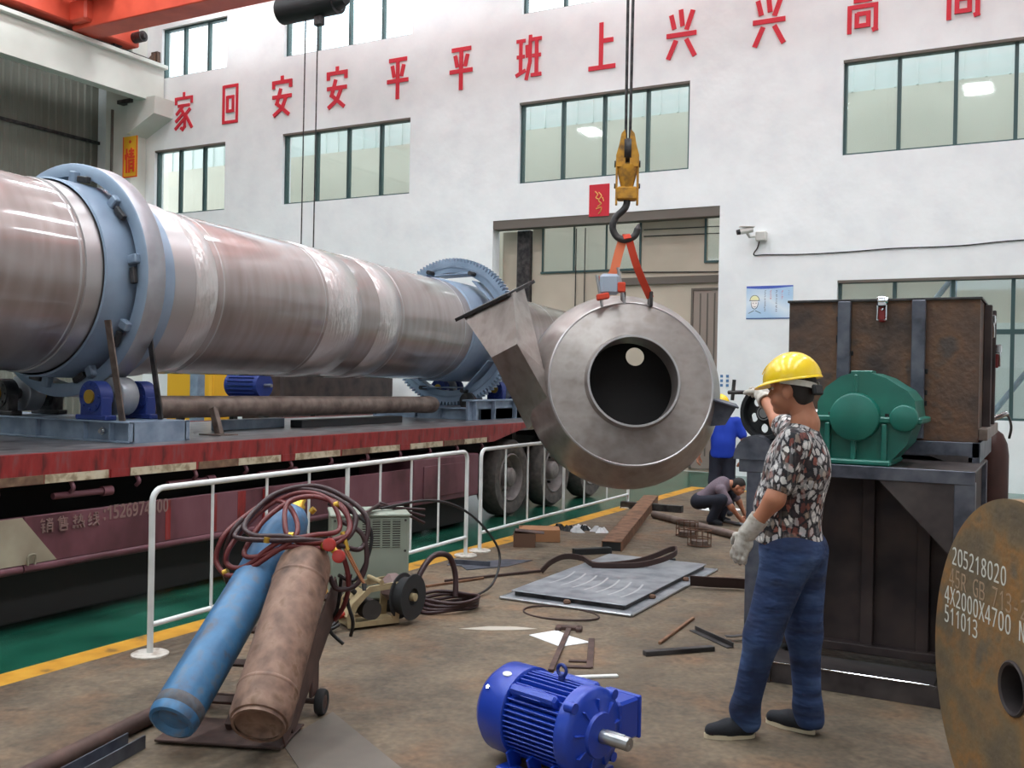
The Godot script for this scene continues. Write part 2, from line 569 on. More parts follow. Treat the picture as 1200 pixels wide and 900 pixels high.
	mat("feeder_tan", white, 0.5, 0.1, ramp_tex([c8(150, 130, 98), c8(184, 164, 128)], 0.02, 4, 52, 256), Vector3.ONE * 1.5)
	mat("feeder_mauve", c8(128, 104, 100), 0.6)
	mat("plate_steel", white, 0.4, 0.35, ramp_tex([c8(126, 128, 134), c8(148, 150, 156), c8(162, 164, 168)], 0.01, 4, 53, 512), Vector3.ONE * 0.7)
	mat("sanded", c8(186, 186, 188), 0.45, 0.3)
	mat("strap_brown", c8(66, 48, 44), 0.85)
	mat("strap_tan", c8(96, 68, 52), 0.85)
	mat("beam_rust", white, 0.7, 0.2, ramp_tex([c8(96, 68, 52), c8(128, 90, 66), c8(142, 106, 82)], 0.02, 4, 54, 256), Vector3.ONE)
	mat("cardboard", c8(160, 112, 78), 0.85)
	mat("paper", c8(228, 228, 230), 0.8)
	mat("rail_white", white, 0.4, 0.0, ramp_tex([c8(214, 214, 212), c8(232, 232, 230)], 0.02, 3, 55, 256), Vector3.ONE)
	mat("rail_base", white, 0.6, 0.0, ramp_tex([c8(150, 132, 118), c8(206, 198, 188), c8(216, 210, 202)], 0.02, 4, 56, 256), Vector3.ONE * 2)
	mat("hook_yellow", white, 0.5, 0.0, ramp_tex([c8(120, 84, 40), c8(190, 132, 32), c8(206, 148, 38)], 0.02, 4, 57, 256), Vector3.ONE * 1.5)
	mat("sling_red", c8(206, 66, 40), 0.75)
	mat("sling_orange", c8(222, 116, 78), 0.75)
	mat("sling_grey", c8(160, 168, 182), 0.7)
	mat("door_beige", white, 0.6, 0.0, ramp_tex([c8(184, 172, 154), c8(198, 186, 168)], 0.01, 3, 58, 256), Vector3.ONE * 0.3, true)
	mat("door_brown", c8(150, 136, 126), 0.6)
	mat("paper_red", c8(200, 36, 52), 0.7)
	mat("gold", c8(214, 168, 90), 0.4, 0.4)
	mat("banner_yellow", c8(236, 176, 40), 0.7)
	mat("banner_red", c8(222, 70, 34), 0.7)
	mat("camera_white", c8(206, 204, 198), 0.5)
	mat("tile_blue", c8(86, 128, 172), 0.6)
	mat("letter_faded", c8(136, 106, 102), 0.7)
	mat("stencil", c8(206, 204, 194), 0.8)
	mat("stencil_worn", c8(160, 134, 108), 0.8)
	m = mat("skin", c8(176, 116, 88), 0.55)
	m.subsurf_scatter_enabled = true
	m.subsurf_scatter_strength = 0.08
	mat("hair", c8(38, 30, 27), 0.7)
	mat("eye_white", c8(222, 214, 208), 0.4)
	mat("helmet", c8(248, 206, 8), 0.22)
	M.helmet.clearcoat_enabled = true
	M.helmet.clearcoat = 0.5
	mat("strap_white", c8(206, 200, 190), 0.7)
	m = mat("shirt", white, 0.8, 0.0, shirt_tex(), Vector3.ONE * 1.35)
	m = mat("jeans", white, 0.85, 0.0, ramp_tex([c8(22, 32, 58), c8(32, 48, 84), c8(42, 62, 102), c8(66, 88, 128)], 0.008, 4, 59, 256), Vector3(0.9, 2.4, 0.9))
	bumped(m, bump_tex(0.014, 61, 9.0, 256), 0.9)
	mat("glove", white, 0.9, 0.0, ramp_tex([c8(150, 140, 128), c8(190, 182, 172), c8(206, 200, 192)], 0.02, 4, 60, 256), Vector3.ONE * 4)
	mat("shoe", c8(26, 27, 34), 0.8)
	mat("sole", c8(206, 190, 162), 0.7)
	mat("shirt_blue", c8(22, 62, 184), 0.75)
	mat("trousers_dark", c8(30, 32, 46), 0.85)
	m = mat("shirt_plaid", white, 0.85, 0.0, ramp_tex([c8(84, 76, 88), c8(128, 112, 122), c8(100, 80, 88)], 0.1, 2, 62, 256), Vector3.ONE * 2)
	mat("gas_dark", white, 0.5, 0.2, ramp_tex([c8(58, 34, 30), c8(84, 48, 42)], 0.01, 4, 63, 256), Vector3.ONE)
	mat("nylon_white", c8(224, 222, 218), 0.6)
	mat("yellow_machine", c8(224, 168, 40), 0.5)
	mat("floor_patch", white, 0.6, 0.2, ramp_tex([c8(92, 84, 76), c8(112, 103, 94)], 0.01, 4, 64, 256), Vector3.ONE * 0.6)
	mat("dusty", c8(176, 166, 154), 0.9)
	m = mat("skylight_panel", c8(235, 240, 240), 0.5)
	m.emission_enabled = true
	m.emission = Color(0.93, 0.98, 1.0)
	m.emission_energy_multiplier = SKYGLOW

const SKYGLOW := 5.0
const SKYLIGHT := 12.5

# ------------------------------------------------------------------ curves and strokes
func smooth(p: Array, per := 6, closed := false) -> Array:
	var out := []
	var m := p.size()
	for i in (m if closed else m - 1):
		var a: Vector3 = p[(i - 1 + m) % m] if closed or i > 0 else p[i]
		var b: Vector3 = p[i]
		var c: Vector3 = p[(i + 1) % m]
		var d: Vector3 = p[(i + 2) % m] if closed or i < m - 2 else p[m - 1]
		for s in per:
			out.append(b.cubic_interpolate(c, a, d, float(s) / per))
	if not closed: out.append(p[m - 1])
	return out

const GLYPH := {
	"jia": [[50, 2, 50, 14], [10, 32, 10, 17, 90, 17, 90, 32], [20, 36, 80, 36], [48, 36, 12, 58], [38, 46, 56, 62, 56, 90, 46, 97, 36, 92], [46, 58, 10, 76], [54, 70, 8, 95], [84, 46, 60, 60], [60, 60, 94, 95]],
	"hui": [[8, 6, 92, 6, 92, 95, 8, 95, 8, 3], [32, 33, 68, 33, 68, 68, 32, 68, 32, 30]],
	"an": [[50, 2, 50, 14], [8, 32, 8, 17, 92, 17, 92, 32], [3, 52, 97, 52], [44, 32, 26, 68, 86, 97], [72, 52, 52, 80, 10, 97]],
	"ping": [[10, 10, 90, 10], [25, 22, 34, 48], [76, 22, 66, 48], [3, 57, 97, 57], [50, 10, 50, 98]],
	"ban": [[3, 14, 37, 14], [5, 47, 35, 47], [2, 86, 39, 76], [20, 14, 20, 82], [43, 24, 46, 50], [56, 4, 55, 60, 42, 97], [62, 14, 98, 14], [64, 48, 96, 48], [60, 88, 99, 88], [80, 14, 80, 88]],
	"shang": [[46, 3, 46, 93], [46, 40, 88, 40], [3, 93, 97, 93]],
	"xing": [[16, 12, 27, 40], [47, 4, 53, 36], [86, 8, 66, 44], [2, 52, 98, 52], [33, 62, 8, 97], [66, 62, 94, 96]],
	"gao": [[50, 0, 50, 12], [4, 15, 96, 15], [28, 26, 72, 26, 72, 41, 28, 41, 28, 24], [9, 98, 9, 52, 91, 52, 91, 94, 80, 96], [32, 65, 68, 65, 68, 86, 32, 86, 32, 63]],
	"qing": [[18, 4, 18, 97], [5, 26, 8, 46], [27, 22, 31, 36], [42, 14, 93, 14], [45, 26, 89, 26], [37, 38, 98, 38], [67, 3, 67, 38], [46, 97, 46, 50, 90, 50, 90, 95], [46, 65, 90, 65], [46, 80, 90, 80]],
	"xiao": [[18, 4, 5, 28], [14, 22, 38, 22], [10, 42, 38, 42], [6, 62, 40, 62], [22, 42, 22, 92, 36, 84], [70, 4, 70, 36], [52, 10, 60, 26], [92, 8, 82, 26], [52, 97, 52, 38, 90, 38, 90, 97], [52, 56, 90, 56], [52, 74, 90, 74]],
	"shou": [[35, 3, 12, 30], [25, 18, 25, 62], [52, 3, 56, 14], [25, 20, 92, 20], [25, 34, 86, 34], [25, 47, 86, 47], [25, 60, 94, 60], [57, 20, 57, 60], [25, 70, 80, 70, 80, 95, 25, 95, 25, 68]],
	"re": [[4, 22, 42, 22], [24, 4, 24, 62, 14, 56], [4, 50, 42, 36], [48, 22, 80, 22, 80, 56, 94, 64, 95, 50], [64, 4, 62, 36, 42, 64], [52, 38, 68, 50], [12, 74, 6, 95], [34, 76, 38, 94], [58, 76, 64, 94], [82, 72, 93, 94]],
	"xian": [[25, 4, 8, 32, 28, 34, 6, 62, 36, 55], [4, 90, 38, 78], [45, 28, 92, 20], [43, 50, 96, 40], [62, 4, 70, 62, 96, 96], [92, 56, 44, 94], [78, 6, 88, 15]],
}

# a character of brush strokes: cell w x h, low corner at o, drawn in the plane of xf (x right, y up), standing out by dp
func glyph(key: String, w: float, h: float, sw: float, dp: float, xf: Transform3D, g: Geo) -> void:
	var step := 0
	for st in GLYPH[key]:
		for i in range(0, st.size() - 2, 2):
			var a := Vector3(st[i] * w / 100.0, (100 - st[i + 1]) * h / 100.0, dp * 0.5)
			var b := Vector3(st[i + 2] * w / 100.0, (100 - st[i + 3]) * h / 100.0, dp * 0.5)
			var d := b - a
			var l := d.length()
			d = d / l
			var ea := sw * 0.5 if i > 0 else 0.0
			var eb := sw * 0.5 if i < st.size() - 4 else 0.0
			var tk := dp + 0.0012 * step
			step += 1
			g.box(xf * (a + d * (l + eb - ea) * 0.5 + Vector3(0, 0, (tk - dp) * 0.5)), Vector3(l + ea + eb, sw, tk), xf.basis * Basis(d, Vector3(-d.y, d.x, 0), Vector3(0, 0, 1)))

func lettering(txt: String, height: float, depth: float, m: Material, par: Node3D, xf: Transform3D, mono := false, squeeze := 1.0, called := "lettering") -> MeshInstance3D:
	var tm := TextMesh.new()
	var f := SystemFont.new()
	f.font_names = PackedStringArray(["Droid Sans Mono" if mono else "Droid Sans"])
	f.font_weight = 700
	tm.font = f
	tm.text = txt
	tm.font_size = 48
	tm.pixel_size = height / 48.0 / 0.72
	tm.depth = depth
	tm.horizontal_alignment = HORIZONTAL_ALIGNMENT_LEFT
	tm.vertical_alignment = VERTICAL_ALIGNMENT_BOTTOM
	var o := MeshInstance3D.new()
	o.mesh = tm
	o.material_override = m
	o.name = called
	par.add_child(o, true)
	o.transform = Transform3D(xf.basis.scaled_local(Vector3(squeeze, 1, 1)), xf.origin - origin.get(par, Vector3.ZERO))
	return o

# ------------------------------------------------------------------ scene
func _ready() -> void:
	# camera
	var cam := Camera3D.new()
	cam.name = "camera"
	cam.keep_aspect = Camera3D.KEEP_HEIGHT
	cam.fov = 42.21
	cam.position = Vector3(0, 1.7, 0)
	cam.basis = Basis(Vector3.UP, 0.497186) * Basis(Vector3.RIGHT, -0.0050056) * Basis(Vector3.BACK, 0.0184247)
	cam.near = 0.1
	cam.far = 200.0
	add_child(cam)
	cam.current = true
	# sky and exposure
	var we := WorldEnvironment.new()
	we.name = "world_environment"
	var env := Environment.new()
	env.background_mode = Environment.BG_SKY
	var sky := Sky.new()
	var pm := PanoramaSkyMaterial.new()
	pm.panorama = sky_tex()
	sky.sky_material = pm
	env.sky = sky
	env.background_energy_multiplier = 3.0
	env.tonemap_mode = Environment.TONE_MAPPER_LINEAR
	env.tonemap_exposure = 1.0
	env.sdfgi_enabled = true
	env.ssao_enabled = true
	env.ssil_enabled = true
	we.environment = env
	add_child(we)
	materials()
	roof_and_lights()
	hall()
	slogan()
	wall_items()
	crane()
	trailer()
	drum()
	deck_items()
	far_side()
	guard_rails()
	hood()
	hook()
	frame_machine()
	disc()
	worker()
	far_workers()
	gas_cart()
	hoses()
	welder()
	big_plate()
	floor_items()
	motor()

func sky_tex() -> ImageTexture:
	var f := FastNoiseLite.new()
	f.noise_type = FastNoiseLite.TYPE_SIMPLEX_SMOOTH
	f.frequency = 1.6
	f.fractal_octaves = 5
	f.seed = 8
	var im := Image.create(512, 256, false, Image.FORMAT_RGBF)
	for y in 256:
		var e := PI * (0.5 - (y + 0.5) / 256.0)
		for x in 512:
			var a := TAU * x / 512.0
			var d := Vector3(cos(e) * cos(a), sin(e) * 1.8, cos(e) * sin(a))
			var c := smoothstep(-0.25, 0.22, f.get_noise_3dv(d))
			im.set_pixel(x, y, Color(0.58, 0.80, 0.95).lerp(Color(0.97, 1.0, 1.03), c))
	return ImageTexture.create_from_image(im)

func roof_and_lights() -> void:
	# sheet roof with a grid of translucent daylight panels; each panel glows and carries a light of its size
	var holes := []
	var xs := [-17.5, -12.5, -7.5, -2.5, 2.5]
	var zs := [-16.2, -13.5, -10.8, -8.1, -5.4, -2.7, 0.0, 2.7]
	for x in xs:
		for z in zs:
			holes.append(Rect2(x - 0.45, z - 0.8, 0.9, 1.6))
	var g := Geo.new()
	slab_with_holes(g, Rect2(-22.7, -18.3, 31.7, 30.3), holes, 12.3, 12.5)
	struct("ceiling", g, M.roof_sheet, "pale sheet roof of the workshop with rows of daylight panels", "ceiling")
	for x in xs:
		for z in zs:
			var q := Geo.new()
			q.box(Vector3(x, 12.4, z), Vector3(0.9, 0.03, 1.6))
			var o := lone("skylight_window", q, M.skylight_panel, Vector3(x, 12.4, z), "translucent daylight panel set in the workshop roof", "skylight", "roof daylight panels")
			o.set_meta("kind", "structure")
			var l := AreaLight3D.new()
			l.name = "skylight_light"
			l.area_size = Vector2(0.9, 1.6)
			l.position = Vector3(x, 12.36, z)
			l.rotation = Vector3(-PI / 2, 0, 0)
			l.light_color = Color(0.95, 0.98, 1.0)
			l.light_energy = SKYLIGHT
			l.area_range = 60.0
			l.area_attenuation = 2.0
			l.shadow_enabled = true
			add_child(l, true)

func slab_with_holes(g: Geo, r: Rect2, holes: Array, y0: float, y1: float) -> void:
	for b in cells(r, holes):
		g.span(Vector3(b.position.x, y0, b.position.y), Vector3(b.end.x, y1, b.end.y))

# the pieces of rectangle r that no hole covers
func cells(r: Rect2, holes: Array) -> Array:
	var xs := [r.position.x, r.end.x]
	for h in holes:
		for x in [h.position.x, h.end.x]:
			if x > r.position.x and x < r.end.x and not xs.has(x): xs.append(x)
	xs.sort()
	var out := []
	for i in xs.size() - 1:
		var ys := []
		for h in holes:
			if h.position.x <= xs[i] + 1e-5 and h.end.x >= xs[i + 1] - 1e-5: ys.append([h.position.y, h.end.y])
		ys.sort_custom(func(a, b): return a[0] < b[0])
		var y: float = r.position.y
		for h in ys:
			if h[0] > y + 1e-5: out.append(Rect2(xs[i], y, xs[i + 1] - xs[i], h[0] - y))
			y = maxf(y, h[1])
		if y < r.end.y - 1e-5: out.append(Rect2(xs[i], y, xs[i + 1] - xs[i], r.end.y - y))
	return out

const WINDOWS := [
	# x0, x1, y0, y1, mullions, transom, label
	[-20.29, -17.86, 5.71, 7.37, [-19.49, -18.66], 0.0, "three-pane green framed window beside the cream column, middle row"],
	[-16.03, -12.41, 5.71, 7.37, [-15.08, -14.17, -13.26], 0.0, "four-pane middle row window with the thin hoist wires hanging in front of it"],
	[-9.71, -6.08, 5.71, 7.37, [-8.76, -7.86, -6.95], 0.0, "four-pane window of the middle row behind the yellow crane hook block"],
	[-3.30, 0.33, 5.71, 7.37, [-2.39, -1.50, -0.60], 0.0, "four-pane window of the middle row at the right edge, above the security camera"],
	[-20.10, -17.86, 9.18, 10.45, [-19.39, -18.57], 0.0, "three-pane upper window showing bright sky beside the orange crane"],
	[-16.03, -12.41, 9.18, 10.45, [-15.10, -14.18, -13.26], 0.0, "four-pane upper window showing bright sky behind the dark hoist"],
	[-9.69, -6.08, 9.18, 10.45, [-8.76, -7.86, -6.95], 0.0, "upper window showing bright sky of which only the low edge is in view"],
	[-3.33, 0.33, 1.17, 3.53, [-2.40, -1.48, -0.58], 2.62, "low green framed window with a transom behind the rusty steel bin"],
]

func hall() -> void:
	var g: Geo
	# floor: concrete work bay, yellow line, green painted lanes
	var fl := Node3D.new()
	fl.name = "floor"
	add_child(fl)
	tag(fl, "workshop floor of stained concrete with a yellow line and green painted lanes", "floor", "", "structure")
	g = Geo.new(); g.span(Vector3(-4.93, -0.2, -15.45), Vector3(9.0, 0, 12.0))
	part("concrete_slab", g, M.concrete, fl)
	g = Geo.new(); g.span(Vector3(-5.13, -0.2, -15.65), Vector3(-4.93, 0, 12.0)); g.span(Vector3(-4.93, -0.2, -15.65), Vector3(9.0, 0, -15.45))
	part("yellow_line", g, M.yellow_paint, fl)
	g = Geo.new(); g.span(Vector3(-22.7, -0.2, -18.3), Vector3(-5.13, 0, 12.0)); g.span(Vector3(-5.13, -0.2, -18.3), Vector3(9.0, 0, -15.65))
	part("green_paint", g, M.green_paint, fl)
	g = Geo.new(); g.span(Vector3(-40, -0.25, -40), Vector3(30, -0.05, -18.3))
	struct("floor_yard", g, M.roof_sheet, "pale concrete ground of the passage outside the white wall", "ground")
	# white wall with its openings
	var holes := [Rect2(-10.29, -0.2, 4.83, 5.18)]
	for w in WINDOWS: holes.append(Rect2(w[0], w[2], w[1] - w[0], w[3] - w[2]))
	g = Geo.new()
	for b in cells(Rect2(-22.7, -0.2, 31.7, 12.7), holes):
		g.span(Vector3(b.position.x, b.position.y, -18.3), Vector3(b.end.x, b.end.y, -18.0))
	struct("wall_back", g, M.plaster, "white plastered end wall painted with a row of red characters", "wall")
	# left wall of ribbed sheet
	g = Geo.new()
	g.span(Vector3(-22.7, -0.2, -18.0), Vector3(-22.45, 12.3, 12.0))
	struct("wall_left", g, M.cladding, "grey green ribbed sheet wall behind the cream crane beam", "wall")
	g = Geo.new()
	for i in 140:
		var z := -17.8 + i * 0.21
		g.prism(PackedVector2Array([Vector2(0, -0.05), Vector2(0.035, -0.02), Vector2(0.035, 0.02), Vector2(0, 0.05)]), 12.2, Transform3D(Basis(Vector3(1, 0, 0), Vector3(0, 0, -1), Vector3(0, 1, 0)), Vector3(-22.45, 0.0, z)))
	struct("wall_left_ribs", g, M.cladding, "upright ribs of the grey green sheet wall", "wall").set_meta("kind", "structure")
	g = Geo.new(); g.span(Vector3(-22.41, 7.72, -18.0), Vector3(-22.36, 7.80, 12.0))
	struct("trim_1", g, M.dark_steel, "dark horizontal seam line on the grey sheet wall", "trim")
	g = Geo.new(); g.span(Vector3(8.8, -0.2, -18.0), Vector3(9.0, 12.3, 12.0))
	struct("wall_right", g, M.plaster, "white side wall of the workshop outside the frame", "wall")
	g = Geo.new()
	for b in cells(Rect2(-22.7, -0.2, 31.7, 12.5), [Rect2(-4, 6, 8, 2.0), Rect2(-18, 6, 8, 2.0)]):
		g.span(Vector3(b.position.x, b.position.y, 12.0), Vector3(b.end.x, b.end.y, 12.2))
	struct("wall_front", g, M.plaster, "white end wall behind the photographer with a gate and windows", "wall")
	# passage outside: beige sheet wall with a pale translucent band on top
	g = Geo.new(); g.span(Vector3(-40, -0.1, -20.7), Vector3(20, 7.5, -20.5))
	struct("wall_outside", g, M.alley_panel, "beige sheet wall seen through the middle windows", "wall")
	g = Geo.new(); g.span(Vector3(-3.6, -0.05, -20.5), Vector3(6.0, 2.9, -20.4))
	struct("wall_outside_dado", g, M.alley_light, "pale lower wall outside seen through the low window", "wall")
	g = Geo.new(); g.span(Vector3(-40, 7.5, -20.7), Vector3(20, 8.7, -20.5))
	for i in 70: g.span(Vector3(-24 + i * 0.4, 7.5, -20.5), Vector3(-23.96 + i * 0.4, 8.7, -20.46))
	struct("wall_outside_band", g, M.alley_light, "pale translucent band along the top of the beige sheet wall outside", "wall")
	g = Geo.new()
	for b in [[Vector3(-0.95, 1.2, -19.6), Vector3(0.6, 3.4, -19.6)], [Vector3(-2.9, 1.9, -19.6), Vector3(-1.6, 3.7, -19.6)]]:
		g.tube([b[0], b[1]], 0.05, 6)
		g.tube([Vector3(b[1].x, 0, b[1].z), b[1]], 0.06, 6)
	struct("trim_2", g, M.base_blue, "grey steel braces in the passage behind the low window", "brace")
	# windows
	for i in WINDOWS.size():
		window(i + 1, WINDOWS[i])
	door()
	column()

func window(nr: int, w: Array) -> void:
	var o := thing("window_%d" % nr, Vector3(w[0], w[2], -18.15), w[6], "window")
	o.set_meta("kind", "structure")
	var g := Geo.new()
	var x0: float = w[0]
	var x1: float = w[1]
	var y0: float = w[2]
	var y1: float = w[3]
	var z0 := -18.2
	var z1 := -18.08
	g.span(Vector3(x0, y0, z0), Vector3(x1, y0 + 0.04, z1)); g.span(Vector3(x0, y1 - 0.05, z0), Vector3(x1, y1, z1))
	g.span(Vector3(x0, y0 + 0.04, z0), Vector3(x0 + 0.05, y1 - 0.05, z1)); g.span(Vector3(x1 - 0.05, y0 + 0.04, z0), Vector3(x1, y1 - 0.05, z1))
	part("window_frame", g, M.window_frame, o)
	var cuts := [x0 + 0.02]
	for m in w[4]:
		g = Geo.new(); g.span(Vector3(m - 0.03, y0 + 0.04, z0 + 0.01), Vector3(m + 0.03, y1 - 0.05, z1 - 0.01))
		part("mullion", g, M.window_frame, o)
		cuts.append(m)
	cuts.append(x1 - 0.02)
	var rows := [[y0 + 0.02, y1 - 0.03]]
	if w[5] > 0.0:
		g = Geo.new(); g.span(Vector3(x0 + 0.05, w[5] - 0.04, z0 + 0.015), Vector3(x1 - 0.05, w[5] + 0.04, z1 - 0.015))
		part("transom", g, M.window_frame, o)
		rows = [[y0 + 0.02, w[5]], [w[5], y1 - 0.03]]
	for i in cuts.size() - 1:
		for r in rows:
			g = Geo.new(); g.box(Vector3((cuts[i] + cuts[i + 1]) * 0.5, (r[0] + r[1]) * 0.5, -18.14), Vector3(cuts[i + 1] - cuts[i] - 0.005, r[1] - r[0], 0.008))
			part("pane", g, M.glass, o)
	if y1 < 8.0:
		g = Geo.new(); g.span(Vector3(x0, y1 - 0.001, -18.08), Vector3(x1, y1 - 0.045, -18.0))
		part("lintel_strip", g, M.lintel, o)

func door() -> void:
	var o := thing("door_1", Vector3(-7.9, 0, -18.2), "tall beige sliding workshop gate with a strip of window panes, recessed in the white wall", "gate")
	o.set_meta("kind", "structure")
	var g := Geo.new()
	# leaf with openings for its panes
	for b in cells(Rect2(-9.56, 0, 4.1, 4.98), [Rect2(-9.32, 3.93, 2.14, 0.92), Rect2(-5.83, 4.02, 0.35, 0.84)]):
		g.span(Vector3(b.position.x, b.position.y, -18.5), Vector3(b.end.x, b.end.y, -18.42))
	part("leaf", g, M.door_beige, o)
	g = Geo.new(); g.span(Vector3(-9.88, 0, -18.45), Vector3(-9.57, 4.8, -18.30), 0.02)
	part("guide_post", g, M.dark_steel, o, "dark steel post at the left end of the gate")
	g = Geo.new(); g.span(Vector3(-10.29, 0, -18.5), Vector3(-9.89, 4.8, -18.45))
	part("side_panel", g, M.door_beige, o)
	g = Geo.new(); g.span(Vector3(-10.29, 4.80, -18.28), Vector3(-5.46, 4.98, -18.01))
	part("lintel_beam", g, M.lintel, o)
	for i in 3:
		g = Geo.new(); g.span(Vector3(-9.32 + i * 0.713, 3.93, -18.47), Vector3(-9.32 + (i + 1) * 0.713 - 0.02, 4.85, -18.46))
		part("pane", g, M.glass, o)
		g = Geo.new(); g.span(Vector3(-9.34 + i * 0.713, 3.93, -18.44), Vector3(-9.31 + i * 0.713, 4.85, -18.40))
		part("pane_bar", g, M.window_frame, o)
	g = Geo.new(); g.span(Vector3(-9.36, 3.89, -18.43), Vector3(-7.14, 3.93, -18.39)); g.span(Vector3(-7.19, 3.93, -18.43), Vector3(-7.15, 4.85, -18.39))
	part("pane_frame", g, M.window_frame, o)
	g = Geo.new(); g.span(Vector3(-5.83, 4.02, -18.47), Vector3(-5.48, 4.86, -18.46))
	part("pane", g, M.glass, o)
	g = Geo.new(); g.span(Vector3(-5.87, 3.98, -18.43), Vector3(-5.83, 4.86, -18.39)); g.span(Vector3(-5.83, 3.98, -18.43), Vector3(-5.48, 4.02, -18.39))
	part("pane_frame", g, M.window_frame, o)
	g = Geo.new(); g.span(Vector3(-6.06, 0.05, -18.42), Vector3(-5.48, 3.46, -18.38), 0.01)
	part("wicket_leaf", g, M.door_brown, o, "grey brown inner door leaf")
	g = Geo.new(); g.span(Vector3(-6.10, 0.05, -18.42), Vector3(-6.06, 3.5, -18.36)); g.span(Vector3(-6.06, 3.46, -18.42), Vector3(-5.48, 3.5, -18.36)); g.span(Vector3(-7.6, 3.60, -18.42), Vector3(-5.48, 3.74, -18.36))
	part("wicket_frame", g, M.lintel, o)
	for x in [-5.92, -5.78, -5.64]:
		g = Geo.new(); g.span(Vector3(x - 0.012, 0.3, -18.38), Vector3(x + 0.012, 3.4, -18.37))
		part("wicket_rib", g, M.lintel, o)
	g = Geo.new(); g.cyl(Vector3(-5.72, 1.95, -18.38), Vector3(-5.72, 1.95, -18.34), 0.05)
	part("wicket_lock", g, M.dark_steel, o)
	for x in [-8.55, -8.35]:
		g = Geo.new(); g.tube([Vector3(x, 4.78, -18.38), Vector3(x, 0.4, -18.38)], 0.012, 6)
		part("pull_cord", g, M.dark_steel, o)
	g = Geo.new()
	for y in [4.55, 4.68]: g.tube([Vector3(-7.1, y, -18.40), Vector3(-5.5, y - 0.02, -18.40)], 0.01, 5)
	g.tube([Vector3(-7.55, 3.86, -18.40), Vector3(-5.5, 3.80, -18.40)], 0.012, 5)
	part("wire", g, M.dark_steel, o)

func column() -> void:
	var g := Geo.new()
	g.span(Vector3(-21.55, -0.1, -18.0), Vector3(-20.6, 12.2, -17.5), 0.02)
	var o: Node3D = struct("column_corner", g, M.beam_cream, "cream corner column that carries the crane beam bracket", "column")
	g = Geo.new(); g.span(Vector3(-21.28, 0, -17.5), Vector3(-21.24, 8.4, -17.44))
	part("conduit", g, M.lintel, o)
	g = Geo.new()
	g.prism(PackedVector2Array([Vector2(-20.6, 8.55), Vector2(-20.6, 7.70), Vector2(-19.66, 8.12), Vector2(-19.62, 8.55)]), 0.62, Transform3D(Basis.IDENTITY, Vector3(0, 0, -18.0)))
	part("bracket", g, M.beam_cream, o)
	g = Geo.new(); g.span(Vector3(-20.9, 8.46, -17.5), Vector3(-20.4, 8.56, -17.3), 0.01)
	part("bracket_bolt_plate", g, M.dark_steel, o)
	# runway beam
	g = Geo.new()
	g.span(Vector3(-20.25, 8.56, -17.95), Vector3(-19.95, 9.36, 11.9))
	g.span(Vector3(-20.40, 9.36, -17.95), Vector3(-19.80, 9.46, 11.9), 0.01)
	g.span(Vector3(-20.25, 8.50, -17.95), Vector3(-19.93, 8.56, 11.9))
	struct("trim_3", g, M.beam_cream, "cream crane runway beam running from the end wall towards the viewer", "beam")
	g = Geo.new(); g.span(Vector3(-20.14, 9.46, -17.6), Vector3(-20.04, 9.58, 11.9), 0.01)
	struct("trim_4", g, M.dark_steel, "dark crane rail lying on the cream runway beam", "rail")
	# banner on the column
	o = thing("wall_banner", Vector3(-20.6, 6.6, -17.5), "narrow yellow and red banner with one red character on the cream column", "banner")
	g = Geo.new(); g.span(Vector3(-20.86, 6.62, -17.5), Vector3(-20.34, 7.66, -17.485))
	part("cloth", g, M.banner_yellow, o)
	g = Geo.new(); glyph("qing", 0.36, 0.66, 0.055, 0.012, Transform3D(Basis.IDENTITY, Vector3(-20.78, 6.72, -17.485)), g)
	part("lettering", g, M.banner_red, o)
	g = Geo.new()
	for s in [[-20.86, 6.62, -20.83, 7.66], [-20.37, 6.62, -20.34, 7.66], [-20.83, 6.62, -20.37, 6.65]]: g.span(Vector3(s[0], s[1], -17.485), Vector3(s[2], s[3], -17.478))
	g.prism(PackedVector2Array([Vector2(-20.6, 7.47), Vector2(-20.55, 7.52), Vector2(-20.6, 7.57), Vector2(-20.65, 7.52)]), 0.007, Transform3D(Basis.IDENTITY, Vector3(0, 0, -17.485)))
	part("border", g, M.banner_red, o)

func slogan() -> void:
	var wall: Node3D = get_node("wall_back")
	var list := [["jia", -19.62, 0.68], ["hui", -17.97, 0.52], ["an", -16.38, 0.62], ["an", -14.74, 0.60], ["ping", -13.06, 0.60], ["ping", -11.43, 0.60], ["ban", -9.82, 0.61], ["shang", -8.19, 0.61], ["xing", -6.57, 0.61], ["xing", -4.92, 0.61], ["gao", -3.26, 0.53], ["gao", -1.67, 0.53]]
	for c in list:
		var g := Geo.new()
		glyph(c[0], c[2], 0.98, 0.072 if c[0] in ["jia", "gao", "hui", "ban"] else 0.088, 0.02, Transform3D(Basis.IDENTITY, Vector3(c[1], 7.785, -18.001)), g)
		part("slogan_character", g, M.red_paint_letter, wall)

